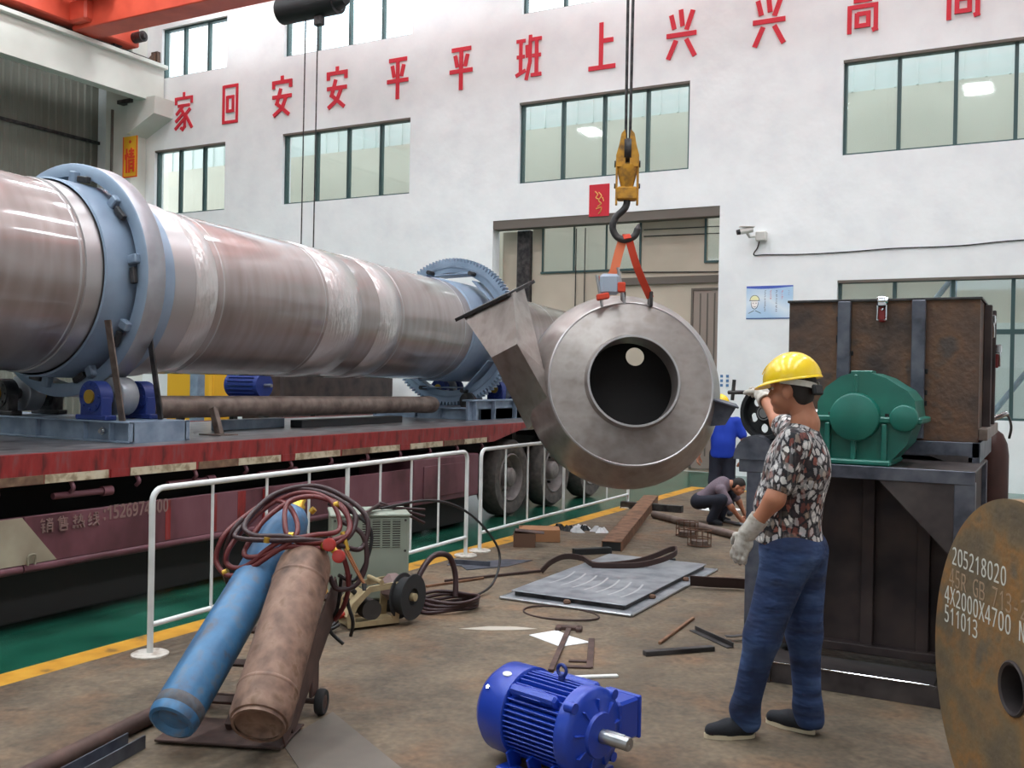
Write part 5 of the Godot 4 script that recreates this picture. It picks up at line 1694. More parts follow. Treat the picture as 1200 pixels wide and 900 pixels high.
	for x in [-0.96, -0.80, -1.10]:
		g = Geo.new(); g.span(Vector3(x - 0.014, 1.29, -5.78), Vector3(x + 0.014, 1.49, -5.73), 0.004)
		part("case_rib", g, M.gear_green, o)
	g = Geo.new(); g.box(Vector3(-0.955, 1.70, -5.765), Vector3(0.022, 0.12, 0.03), Basis.IDENTITY, 0.005)
	part("case_rib", g, M.gear_green, o)
	for x in [-1.17, -1.09, -0.79, -0.64]:
		g = Geo.new(); g.cyl(Vector3(x, 1.53, -5.765), Vector3(x, 1.548, -5.765), 0.013, -1, 6)
		part("bolt", g, M.dark_steel, o)
	g = Geo.new(); g.box(Vector3(-0.95, 1.775, -5.97), Vector3(0.12, 0.02, 0.12), Basis.IDENTITY, 0.005)
	part("inspection_lid", g, M.gear_green, o)
	g = Geo.new(); g.cyl(Vector3(-1.40, 1.53, -5.93), Vector3(-1.14, 1.53, -5.93), 0.03)
	part("input_shaft", g, M.steel, o)
	# pulley wheel
	o = thing("pulley_wheel", Vector3(-1.445, 1.37, -5.75), "black cast pulley wheel with round holes in its web, beside the worker's raised hand", "pulley")
	var c := Vector3(-1.45, 1.53, -5.80)
	var ax_ := Vector3(-0.30, 0.0, 1.0).normalized()
	g = Geo.new(); g.lathe([Vector2(0.135, -0.045), Vector2(0.158, -0.045), Vector2(0.162, -0.03), Vector2(0.152, -0.012), Vector2(0.162, 0.0), Vector2(0.152, 0.012), Vector2(0.162, 0.03), Vector2(0.158, 0.045), Vector2(0.135, 0.045), Vector2(0.13, 0.03), Vector2(0.13, -0.03), Vector2(0.135, -0.045)], c, ax_, 48)
	part("rim", g, M.black, o)
	# web: ring segments leaving six round holes
	g = Geo.new()
	var b := Geo.frame(ax_)
	for i in 6:
		var f := TAU * i / 6.0 + 0.2
		var hc := Vector2(cos(f), sin(f)) * 0.092
		var seg := 24
		for s in seg:
			# fan between the hole and the wedge border around it
			var a0 := TAU * s / seg
			var a1 := TAU * (s + 1) / seg
			var h0 := hc + Vector2(cos(a0), sin(a0)) * 0.027
			var h1 := hc + Vector2(cos(a1), sin(a1)) * 0.027
			var o0 := wedge_edge(hc, a0, f)
			var o1 := wedge_edge(hc, a1, f)
			for side in [-0.009, 0.009]:
				var P := func(v: Vector2): return c + b.x * v.x + b.z * v.y + ax_ * side
				g.quad(P.call(h0), P.call(o0), P.call(o1), P.call(h1))
			var Q := func(v: Vector2, w: float): return c + b.x * v.x + b.z * v.y + ax_ * w
			g.quad(Q.call(h0, -0.009), Q.call(h1, -0.009), Q.call(h1, 0.009), Q.call(h0, 0.009))
	part("web", g, M.black, o)
	g = Geo.new(); g.lathe([Vector2(0.028, -0.05), Vector2(0.055, -0.05), Vector2(0.055, 0.04), Vector2(0.05, 0.045), Vector2(0.028, 0.045)], c, ax_, 28)
	part("hub", g, M.black, o)
	g = Geo.new(); g.cyl(c - ax_ * 0.07, c + ax_ * 0.05, 0.028, -1, 20); g.lathe([Vector2(0.036, 0.046), Vector2(0.042, 0.046), Vector2(0.042, 0.049), Vector2(0.036, 0.049)], c, ax_, 20)
	part("shaft_end", g, M.steel, o)
	# rod that the worker holds
	o = thing("steel_rod", Vector3(-1.5, 1.66, -5.7), "thin grey rod with a small cross piece held in the worker's raised hand", "rod")
	g = Geo.new(); g.cyl(Vector3(-1.36, 1.655, -5.66), Vector3(-1.66, 1.645, -5.71), 0.012, -1, 10)
	part("bar", g, M.dark_steel, o)
	g = Geo.new(); g.cyl(Vector3(-1.635, 1.60, -5.706), Vector3(-1.625, 1.72, -5.706), 0.011, -1, 8)
	part("cross_piece", g, M.dark_steel, o)
	# bent plate cover under the pulley
	g = Geo.new()
	var arc := []
	for i in 17: arc.append(Vector2(-1.49 + 0.12 * cos(PI * i / 16.0), 1.263 + 0.14 * sin(PI * i / 16.0)))
	for i in 16:
		var p0: Vector2 = arc[i]
		var p1: Vector2 = arc[i + 1]
		var nn := Vector3(p1.y - p0.y, p0.x - p1.x, 0).normalized() * -0.006
		g.quad(Vector3(p0.x, p0.y, -5.66), Vector3(p0.x, p0.y, -6.1), Vector3(p1.x, p1.y, -6.1), Vector3(p1.x, p1.y, -5.66))
	g.prism(PackedVector2Array(arc), 0.008, Transform3D(Basis.IDENTITY, Vector3(0, 0, -5.67)))
	lone("belt_guard", g, M.frame_steel, Vector3(-1.49, 1.25, -5.8), "grey round topped plate guard on the frame's left post under the pulley", "guard")
	# dark gas bottle beyond the bin with its valve
	o = thing("gas_cylinder", Vector3(-0.20, 0, -8.2), "tall dark brown gas cylinder with a bright valve, standing behind the rusty bin", "gas cylinder")
	g = Geo.new(); g.lathe([Vector2(0, 0), Vector2(0.10, 0), Vector2(0.115, 0.02), Vector2(0.115, 1.22), Vector2(0.105, 1.30), Vector2(0.075, 1.37), Vector2(0.035, 1.40), Vector2(0.035, 1.44), Vector2(0, 1.44)], Vector3(-0.375, 0, -7.95), Vector3.UP, 32)
	part("body", g, M.gas_dark, o)
	g = Geo.new(); g.cyl(Vector3(-0.375, 1.44, -7.95), Vector3(-0.375, 1.50, -7.95), 0.02); g.box(Vector3(-0.34, 1.49, -7.93), Vector3(0.16, 0.035, 0.04), Basis(Vector3.BACK, 0.45), 0.01)
	part("valve", g, M.chrome, o)
	g = Geo.new(); g.tube(smooth([Vector3(-0.29, 1.51, -7.93), Vector3(-0.265, 1.49, -7.93), Vector3(-0.25, 1.42, -7.94), Vector3(-0.262, 1.34, -7.95)], 5), 0.009, 8)
	part("hose_end", g, M.dark_steel, o)
	# sheet steel and bars at the far right
	o = thing("steel_stack", Vector3(0.3, 0, -10.5), "low stack of dark steel sections at the right edge behind the round plate", "steel stack")
	for i in 3:
		g = Geo.new(); g.box(Vector3(0.45, 0.75 + i * 0.10 - 0.25, -10.3 + i * 0.1), Vector3(1.6, 0.05, 0.12), Basis(Vector3.BACK, 0.06), 0.005)
		part("section", g, M.dark_steel if i < 2 else M.plate_steel, o)
	for x in [-0.1, 0.9]:
		g = Geo.new(); g.span(Vector3(x - 0.06, 0, -10.5), Vector3(x + 0.06, 0.5, -10.0))
		part("trestle", g, M.dark_steel, o)

# where a ray from p at angle a leaves the 60 degree sector of the web round f (radii 0.05 to 0.132)
func wedge_edge(p: Vector2, a: float, f: float) -> Vector2:
	var d := Vector2(cos(a), sin(a))
	var lo := 0.0
	var hi := 0.2
	for i in 16:
		var m := (lo + hi) * 0.5
		var q := p + d * m
		var da := absf(wrapf(q.angle() - f, -PI, PI))
		if q.length() < 0.132 and q.length() > 0.05 and da < PI / 6.0: lo = m
		else: hi = m
	return p + d * lo

func plate_clamp(p: Vector3, b: Basis, label: String) -> void:
	var o := thing("plate_clamp", p - Vector3(0, 0.16, 0), label, "clamp", "plate clamps on the bin")
	b = b * 0.78
	var g := Geo.new()
	g.box(p + b * Vector3(0, -0.03, 0.035), Vector3(0.065, 0.075, 0.05), b, 0.008)
	g.cyl(p + b * Vector3(-0.025, -0.025, 0.035), p + b * Vector3(0.045, -0.025, 0.035), 0.022, -1, 12)
	part("cam_body", g, M.chrome, o)
	g = Geo.new(); g.box(p + b * Vector3(0, -0.13, 0.022), Vector3(0.05, 0.12, 0.03), b, 0.008)
	part("jaw", g, M.clamp_red, o)
	g = Geo.new()
	g.tube([p + b * Vector3(-0.033, -0.06, 0.045), p + b * Vector3(-0.035, -0.175, 0.045), p + b * Vector3(0.035, -0.175, 0.045), p + b * Vector3(0.033, -0.06, 0.045), p + b * Vector3(0, -0.10, 0.045)], 0.006, 8)
	part("handle", g, M.chrome, o)

func disc() -> void:
	var c := Vector3(-0.108, 0.652, -3.974)
	var a := deg_to_rad(28)
	var n := Vector3(-cos(a), 0, sin(a))
	var u := Vector3(sin(a), 0, cos(a))
	var o := thing("round_plate", Vector3(-0.108, 0, -3.974), "big round rusty steel plate with stencilled numbers and a centre hole, standing on edge", "steel plate")
	var g := Geo.new()
	var hc := c + u * 0.013 - Vector3.UP * 0.02
	var th := 0.05
	for i in 96:
		var f0 := TAU * i / 96
		var f1 := TAU * (i + 1) / 96
		var d0 := u * cos(f0) + Vector3.UP * sin(f0)
		var d1 := u * cos(f1) + Vector3.UP * sin(f1)
		g.quad(c + d0 * 0.65, c + d1 * 0.65, hc + d1 * 0.086, hc + d0 * 0.086)
		g.quad(c - n * th + d1 * 0.65, c - n * th + d0 * 0.65, hc - n * th + d0 * 0.086, hc - n * th + d1 * 0.086)
		g.quad(c + d0 * 0.65, c - n * th + d0 * 0.65, c - n * th + d1 * 0.65, c + d1 * 0.65)
		g.quad(hc + d1 * 0.086, hc - n * th + d1 * 0.086, hc - n * th + d0 * 0.086, hc + d0 * 0.086)
	part("plate", g, M.rust_disc, o)
	g = Geo.new(); g.lathe([Vector2(0, -0.22), Vector2(0.096, -0.22), Vector2(0.098, 0.006), Vector2(0.092, 0.010), Vector2(0.082, 0.004), Vector2(0.081, -0.20), Vector2(0, -0.20)], hc, n, 40)
	part("hole_bush", g, M.stand_plate, o)  # deep closed back and dark tone added so the hole looks shaded inside
	var b := Basis(u, Vector3.UP, n)
	var rows := [["205218020", -0.505, 0.305, 0], ["45R GB 713-2", -0.525, 0.215, 1], ["4X2000X4700 N", -0.565, 0.138, 0], ["511013", -0.565, 0.058, 0]]
	for r in rows:
		lettering(r[0], 0.070, 0.001, M.stencil if r[3] == 0 else M.stencil_worn, o, Transform3D(b, c + n * 0.001 + u * r[1] + Vector3.UP * r[2]), true, 0.87 if r[3] == 0 else 0.90)
	# a small wedge keeps it upright
	g = Geo.new(); g.box(c + u * 0.0 - Vector3.UP * 0.63 + n * 0.0 - n * 0.16, Vector3(0.16, 0.05, 0.2), b, 0.01)
	lone("wood_block", g, M.cardboard, c - Vector3.UP * 0.65, "small wooden chock behind the round rusty plate", "block")

# ------------------------------------------------------------------ people
# a body from named joints; J holds points, r holds radii scale
func person(o: Node3D, J: Dictionary, k: float, skin_m: Material, top_m: Material, leg_m: Material, opt := {}) -> void:
	var lo := Vector3.ONE * 1e9
	var hi := -lo
	for q in J.values():
		lo = lo.min(q); hi = hi.max(q)
	lo -= Vector3.ONE * 0.26 * k
	hi += Vector3.ONE * 0.26 * k
	var cell: float = opt.get("cell", 0.012) * k
	var F: Vector3 = opt.face
	var side: Vector3 = opt.side                # towards the person's left
	# skin
	var bl := Blob.new(lo, hi, cell, 70.0 / k)
	bl.cap(J.pelvis, J.chest, 0.10 * k, 0.11 * k)
	bl.cap(J.chest, J.neck, 0.10 * k, 0.06 * k)
	bl.cap(J.neck, J.head - (J.head - J.neck) * 0.35 - opt.face * 0.025 * k, 0.056 * k, 0.048 * k)
	for s in ["l", "r"]:
		bl.cap(J[s + "sh"], J[s + "el"], 0.047 * k, 0.041 * k)
		bl.cap(J[s + "el"], J[s + "wr"], 0.041 * k, 0.028 * k)
		bl.cap(J[s + "wr"], J[s + "wr"].lerp(J[s + "ha"], 0.4), 0.024 * k, 0.015 * k)
		bl.cap(J[s + "hip"], J[s + "kn"], 0.078 * k, 0.055 * k)
		bl.cap(J[s + "kn"], J[s + "an"], 0.052 * k, 0.036 * k)
	var g := Geo.new()
	bl.mesh_into(g)
	# head on a finer grid of its own
	var hb: Basis = opt.head
	var H: Vector3 = J.head
	var hd := Blob.new(H - Vector3.ONE * 0.20 * k, H + Vector3.ONE * 0.20 * k, 0.0045 * k * opt.get("head_cell", 1.0), 160.0 / k)
	# head frame: x to the person's left, y up, z forward
	hd.ell(H + hb * Vector3(0, 0.03, -0.012) * k, Vector3(0.076, 0.09, 0.096) * k, hb)
	hd.ell(H + hb * Vector3(0, -0.035, 0.022) * k, Vector3(0.064, 0.082, 0.072) * k, hb)
	hd.ell(H + hb * Vector3(0, -0.095, 0.062) * k, Vector3(0.034, 0.024, 0.030) * k, hb)
	for s in [-1.0, 1.0]:
		hd.ell(H + hb * Vector3(s * 0.044, -0.045, 0.048) * k, Vector3(0.030, 0.036, 0.034) * k, hb)
		hd.ell(H + hb * Vector3(s * 0.079, -0.014, -0.006) * k, Vector3(0.013, 0.034, 0.022) * k, hb * Basis(Vector3.UP, s * 0.35))
		hd.ell(H + hb * Vector3(s * 0.03, 0.026, 0.080) * k, Vector3(0.026, 0.010, 0.012) * k, hb)
	hd.cap(H + hb * Vector3(0, 0.016, 0.088) * k, H + hb * Vector3(0, -0.026, 0.106) * k, 0.009 * k, 0.012 * k)
	for s in [-1.0, 1.0]: hd.ell(H + hb * Vector3(s * 0.012, -0.028, 0.098) * k, Vector3(0.009, 0.008, 0.010) * k, hb)
	hd.ell(H + hb * Vector3(0, -0.056, 0.090) * k, Vector3(0.022, 0.007, 0.010) * k, hb)
	hd.ell(H + hb * Vector3(0, -0.068, 0.087) * k, Vector3(0.019, 0.008, 0.010) * k, hb)
	hd.cap(H + hb * Vector3(0, -0.055, -0.034) * k, J.neck, 0.050 * k, 0.056 * k)
	hd.mesh_into(g)
	if opt.get("bare_hands", false):
		for s in ["l", "r"]: hand(g, J, s, k, F, opt)
	var body := part("body", g, skin_m, o)
	# eyes
	for s in [-1.0, 1.0]:
		g = Geo.new(); g.ball(H + hb * Vector3(s * 0.030, 0.008, 0.080) * k, Vector3.ONE * 0.011 * k, hb, 10)
		var e := part("eye", g, M.eye_white, o)
		g = Geo.new(); g.ball(H + hb * Vector3(s * 0.030, 0.008, 0.0895) * k, Vector3(0.006, 0.006, 0.003) * k, hb, 8)
		part("iris", g, M.black, e)
	# hair: a cap over skull and nape, clear of the face
	var hr := Blob.new(H - Vector3.ONE * 0.19 * k, H + Vector3.ONE * 0.19 * k, 0.007 * k, 140.0 / k)
	hr.ell(H + hb * Vector3(0, 0.035, -0.018) * k, Vector3(0.079, 0.094, 0.098) * k, hb)
	hr.ell(H + hb * Vector3(0, -0.02, -0.058) * k, Vector3(0.064, 0.072, 0.044) * k, hb)
	hr.cut(hb * Vector3(0, -0.80, 0.60), H + hb * Vector3(0, -0.002, 0.046) * k)
	hr.cut(hb * Vector3(0, -0.35, 0.92), H + hb * Vector3(0, 0.03, 0.066) * k)
	hr.cut(hb * Vector3(0, -1, -0.2), H + hb * Vector3(0, -0.075, -0.08) * k)
	g = Geo.new(); hr.mesh_into(g)
	part("hair", g, M.hair, o)
	# shirt
	var sh := Blob.new(lo, hi, cell * 0.85, 60.0 / k)
	var sp: Vector3 = J.chest - J.pelvis
	var T := Basis(side, sp.normalized(), side.cross(sp.normalized())).orthonormalized()
	var belly: Vector3 = J.pelvis.lerp(J.chest, 0.45)
	var dp: float = opt.get("deep", 0.125) * k
	sh.ell(J.chest, Vector3(0.185 * k, 0.20 * k, dp), T)
	sh.ell(belly + T.z * opt.get("belly", 0.02) * k, Vector3(0.170 * k, 0.21 * k, dp * 1.06), T)
	sh.ell(J.pelvis - T.y * 0.02 * k, Vector3(0.176 * k, 0.16 * k, dp * 1.04), T)
	sh.cap(J.lsh - side * 0.03 * k, J.rsh + side * 0.03 * k, 0.062 * k)
	sh.cap(J.chest + T.y * 0.1 * k, J.neck - T.y * 0.02 * k, 0.10 * k, 0.062 * k)
	var sl: float = opt.get("sleeve", 0.72)
	for s in ["l", "r"]:
		sh.cap(J[s + "sh"], J[s + "sh"].lerp(J[s + "el"], sl), 0.066 * k, 0.066 * k)
	sh.cut(-T.y, J.pelvis - T.y * opt.get("hem", 0.03) * k)
	for s in ["l", "r"]:
		pass
	g = Geo.new(); sh.mesh_into(g)
	part("shirt", g, top_m, o)
	# trousers
	var tr := Blob.new(lo, hi, cell * 0.85, 60.0 / k)
	tr.ell(J.pelvis - T.y * 0.04 * k - T.z * 0.015 * k, Vector3(0.164 * k, 0.14 * k, opt.get("deep", 0.125) * k * 1.0), T)
	for s in ["l", "r"]:
		var hp: Vector3 = J[s + "hip"]
		var kn: Vector3 = J[s + "kn"]
		var an: Vector3 = J[s + "an"]
		tr.cap(hp - T.z * 0.02 * k, kn, opt.get("thigh", 0.10) * k, 0.082 * k)
		tr.cap(kn, an - (an - kn).normalized() * 0.02 * k, 0.078 * k, 0.063 * k)
		tr.cap(an - (an - kn).normalized() * 0.03 * k, an + (J[s + "heel"] - an) * 0.30, 0.062 * k, 0.064 * k)
	if opt.get("waist", true): tr.cut(T.y, J.pelvis + T.y * 0.06 * k)
	tr.cut(-Vector3.UP, Vector3(0, minf(J.lheel.y, J.rheel.y) + 0.035 * k, 0))
	g = Geo.new(); tr.mesh_into(g)
	part("trousers", g, leg_m, o)
	# shoes
	for s in ["l", "r"]:
		var he: Vector3 = J[s + "heel"]
		var to: Vector3 = J[s + "toe"]
		var d := (to - he)
		d.y = 0
		d = d.normalized()
		var L := he.distance_to(to)
		var sb := Blob.new(he.min(to) - Vector3.ONE * 0.12 * k, he.max(to) + Vector3.ONE * 0.17 * k, 0.007 * k, 110.0 / k)
		var yb := he.y
		sb.cap(he + d * 0.04 * k + Vector3.UP * 0.05 * k, he + d * L * 0.5 + Vector3.UP * 0.045 * k, 0.040 * k, 0.042 * k)
		sb.cap(he + d * L * 0.5 + Vector3.UP * 0.042 * k, to - d * 0.05 * k + Vector3.UP * 0.034 * k, 0.044 * k, 0.034 * k)
		sb.cap(he + d * 0.055 * k + Vector3.UP * 0.06 * k, he + d * 0.06 * k + Vector3.UP * 0.105 * k, 0.042 * k, 0.038 * k)
		sb.cut(-Vector3.UP, Vector3(0, yb + 0.017 * k, 0))
		g = Geo.new(); sb.mesh_into(g)
		var shoe := part("shoe", g, M.shoe, o)
		g = Geo.new()
		var out := PackedVector2Array()
		for i in 28:
			var f := TAU * i / 28.0
			var e := cos(f)
			var w := (0.040 if e > 0 else 0.034) * k
			out.append(Vector2(e * (L * 0.5 - 0.008 * k) - 0.004 * k, sin(f) * w * (1.0 if absf(e) < 0.8 else 1.05)))
		g.prism(out, 0.021 * k, Transform3D(Basis(d, d.cross(Vector3.UP) * -1.0, Vector3.UP), (he + to) * 0.5 + Vector3(0, yb - (he.y + to.y) * 0.5, 0)))
		part("sole", g, opt.get("sole", M.black), shoe)

# a hand with four curled fingers and a thumb; dirs from opt: palm normal and finger curl
func hand(g: Geo, J: Dictionary, s: String, k: float, F: Vector3, opt: Dictionary, fat := 1.0) -> void:
	var wr: Vector3 = J[s + "wr"]
	var ha: Vector3 = J[s + "ha"]
	var d := (ha - wr).normalized()
	var pn: Vector3 = opt[s + "palm"]            # direction the palm faces
	pn = (pn - d * pn.dot(d)).normalized()
	var ac := d.cross(pn)                        # across the palm, towards the little finger for one hand
	ac *= float(opt[s + "thumb"])
	var c := ha
	var b := Blob.new(c - Vector3.ONE * 0.16 * k, c + Vector3.ONE * 0.16 * k, 0.004 * k, 260.0 / k)
	var M3 := Basis(ac, d, ac.cross(d))
	b.ell(wr.lerp(ha, 0.75), Vector3(0.042 * fat, 0.055, 0.019 * fat) * k, M3)
	b.cap(wr, wr.lerp(ha, 0.6), 0.030 * k * fat, 0.026 * k * fat)
	var curl: float = opt.get(s + "curl", 0.45)
	var ln := [0.066, 0.074, 0.070, 0.055]
	for i in 4:
		var off := (i - 1.5) * 0.0205 * k * fat
		var p := ha + ac * off + d * (0.022 - 0.004 * absf(i - 1.3)) * k
		var dir := d.rotated(ac.normalized(), 0.0)
		var ang := 0.0
		for ph in 3:
			ang += curl * [0.6, 1.0, 0.8][ph]
			dir = (d * cos(ang) + pn * sin(ang)).normalized()
			var q: Vector3 = p + dir * ln[i] * [0.46, 0.30, 0.24][ph] * k
			b.cap(p, q, 0.0098 * k * fat * [1.0, 0.95, 0.88][ph], 0.0095 * k * fat * [0.96, 0.9, 0.8][ph])
			p = q
	var t0 := wr.lerp(ha, 0.45) - ac * 0.030 * k * fat
	var t1 := t0 + (d * 0.55 - ac * 0.75 + pn * 0.35).normalized() * 0.036 * k
	var t2 := t1 + (d * 0.85 - ac * 0.25 + pn * 0.45).normalized() * 0.032 * k
	var t3 := t2 + (d * 0.9 + pn * 0.4).normalized() * 0.024 * k
	b.cap(t0, t1, 0.014 * k * fat, 0.0115 * k * fat); b.cap(t1, t2, 0.0112 * k * fat, 0.010 * k * fat); b.cap(t2, t3, 0.010 * k * fat, 0.0085 * k * fat)
	b.mesh_into(g)

func helmet(o: Node3D, H: Vector3, hb: Basis, k: float, detail := true) -> void:
	var c := H + hb * Vector3(0, 0.048, -0.008) * k
	var g := Geo.new()
	var rows := 12
	var seg := 48
	var P := func(i: int, f: float, inset: float) -> Vector3:
		if i <= rows:
			var e := PI * 0.5 * (1.0 - float(i) / rows)
			var rr := cos(e)
			# a raised crest along the middle
			var crest := 0.007 * exp(-pow(sin(f) * rr / 0.16, 2.0)) * sin(e)
			return c + hb * (Vector3(sin(f) * rr * (0.112 - inset), sin(e) * (0.120 - inset) + crest, cos(f) * rr * (0.137 - inset)) * k)
		var ext := 0.004 + 0.044 * pow(maxf(0.0, cos(f)), 2.5)
		return c + hb * (Vector3(sin(f) * (0.112 + ext * 0.8), -0.006 - 0.30 * ext, cos(f) * (0.137 + ext)) * k)
	for i in rows + 1:
		for s in seg:
			var f0 := TAU * s / seg
			var f1 := TAU * (s + 1) / seg
			var a: Vector3 = P.call(i, f0, 0.0)
			var b: Vector3 = P.call(i, f1, 0.0)
			var d: Vector3 = P.call(i + 1, f0, 0.0)
			var e: Vector3 = P.call(i + 1, f1, 0.0)
			if i < rows:
				var na := (a - c).normalized()
				var nb := (b - c).normalized()
				var nd := (d - c).normalized()
				var ne := (e - c).normalized()
				g.t(d, e, b, nd, ne, nb); g.t(d, b, a, nd, nb, na)
			else:
				g.quad(d, e, b, a)
				var dn := hb * Vector3(0, -0.005, 0) * k
				g.quad(e + dn, d + dn, P.call(rows, f0, 0.006), P.call(rows, f1, 0.006))
				g.quad(d + dn, e + dn, e, d)
			if i < rows:
				g.flat(P.call(i, f0, 0.006), P.call(i, f1, 0.006), P.call(i + 1, f1, 0.006))
				g.flat(P.call(i, f0, 0.006), P.call(i + 1, f1, 0.006), P.call(i + 1, f0, 0.006))
	var h := part("helmet", g, M.helmet, o, "glossy yellow hard hat")
	if not detail: return
	g = Geo.new()
	for s in range(-2, 3):
		var pts := []
		for q in 9:
			var e := PI * (0.12 + 0.5 * q / 8.0)
			pts.append(c + hb * (Vector3(s * 0.016, sin(e) * (0.114 - absf(s) * 0.002), cos(e) * 0.1385) * k))
		if absi(s) == 2: g.tube(pts, 0.0025 * k, 6)
	part("crest_rib", g, M.helmet, h)
	# sweat band and back cradle
	g = Geo.new()
	for sd in [-1.0, 1.0]:
		var pts := []
		for q in 9:
			var f := PI * (0.45 + 0.5 * q / 8.0)
			pts.append(c + hb * (Vector3(sd * sin(f) * 0.096, -0.004 - 0.05 * q / 8.0, cos(f) * 0.118) * k))
		for q in 8: g.box((pts[q] + pts[q + 1]) * 0.5, Vector3(0.004, 0.028, pts[q].distance_to(pts[q + 1]) * 1.15), Basis.looking_at(pts[q + 1] - pts[q], hb.y))
	part("head_band", g, M.strap_white, h)
	g = Geo.new(); g.box(c + hb * (Vector3(0, -0.068, -0.112) * k), Vector3(0.10, 0.05, 0.022) * k, hb, 0.008)
	part("band_adjuster", g, M.black, h)

func worker() -> void:
	var o := thing("person", Vector3(-1.1, 0, -4.8), "person in yellow hard hat, patterned shirt and jeans, raising one gloved hand to the pulley", "person")
	var J := {
		"pelvis": Vector3(-1.085, 0.96, -4.80), "chest": Vector3(-1.055, 1.29, -4.80), "neck": Vector3(-1.022, 1.515, -4.80), "head": Vector3(-1.088, 1.675, -4.80),
		"lsh": Vector3(-1.035, 1.43, -4.625), "lel": Vector3(-1.100, 1.175, -4.555), "lwr": Vector3(-1.215, 1.02, -4.57), "lha": Vector3(-1.253, 0.935, -4.575),
		"rsh": Vector3(-1.100, 1.44, -4.975), "rel": Vector3(-1.233, 1.50, -5.17), "rwr": Vector3(-1.385, 1.635, -5.42), "rha": Vector3(-1.425, 1.66, -5.50),
		"lhip": Vector3(-1.090, 0.90, -4.715), "lkn": Vector3(-1.170, 0.52, -4.66), "lan": Vector3(-1.275, 0.11, -4.745),
		"rhip": Vector3(-1.060, 0.90, -4.885), "rkn": Vector3(-1.030, 0.50, -4.90), "ran": Vector3(-1.015, 0.10, -4.955),
		"lheel": Vector3(-1.220, 0, -4.77), "ltoe": Vector3(-1.445, 0, -4.63), "rheel": Vector3(-0.975, 0, -4.955), "rtoe": Vector3(-1.245, 0, -5.02),
	}
	var fwd := Vector3(-0.985, -0.03, -0.16).normalized()
	var left := Vector3.UP.cross(fwd).normalized()
	var head := Basis(left, fwd.cross(left), fwd)
	var opt := {"face": Vector3(-1, 0, 0), "side": Vector3(-0.12, 0, 0.99).normalized(), "head": head, "cell": 0.011, "sleeve": 0.70, "hem": 0.02, "belly": 0.025, "deep": 0.150, "thigh": 0.118, "sole": M.sole,
		"lpalm": Vector3(0.3, 0, -1), "lthumb": 1.0, "lcurl": 0.35, "rpalm": Vector3(-0.2, -1, 0.1), "rthumb": -1.0, "rcurl": 0.75}
	person(o, J, 1.0, M.skin, M.shirt, M.jeans, opt)
	for s in ["l", "r"]:
		var g := Geo.new()
		hand(g, J, s, 1.0, fwd, opt, 1.12)
		var gl := part("glove", g, M.glove, o, "grey white knitted work glove")
		g = Geo.new()
		var d: Vector3 = (J[s + "wr"] - J[s + "el"]).normalized()
		g.lathe([Vector2(0.036, -0.075), Vector2(0.046, -0.078), Vector2(0.045, -0.05), Vector2(0.042, -0.02), Vector2(0.043, 0.02), Vector2(0.036, 0.045)], J[s + "wr"], d, 20)
		part("cuff", g, M.glove, gl)
	helmet(o, J.head, head * Basis(Vector3.RIGHT, 0.14), 1.02)

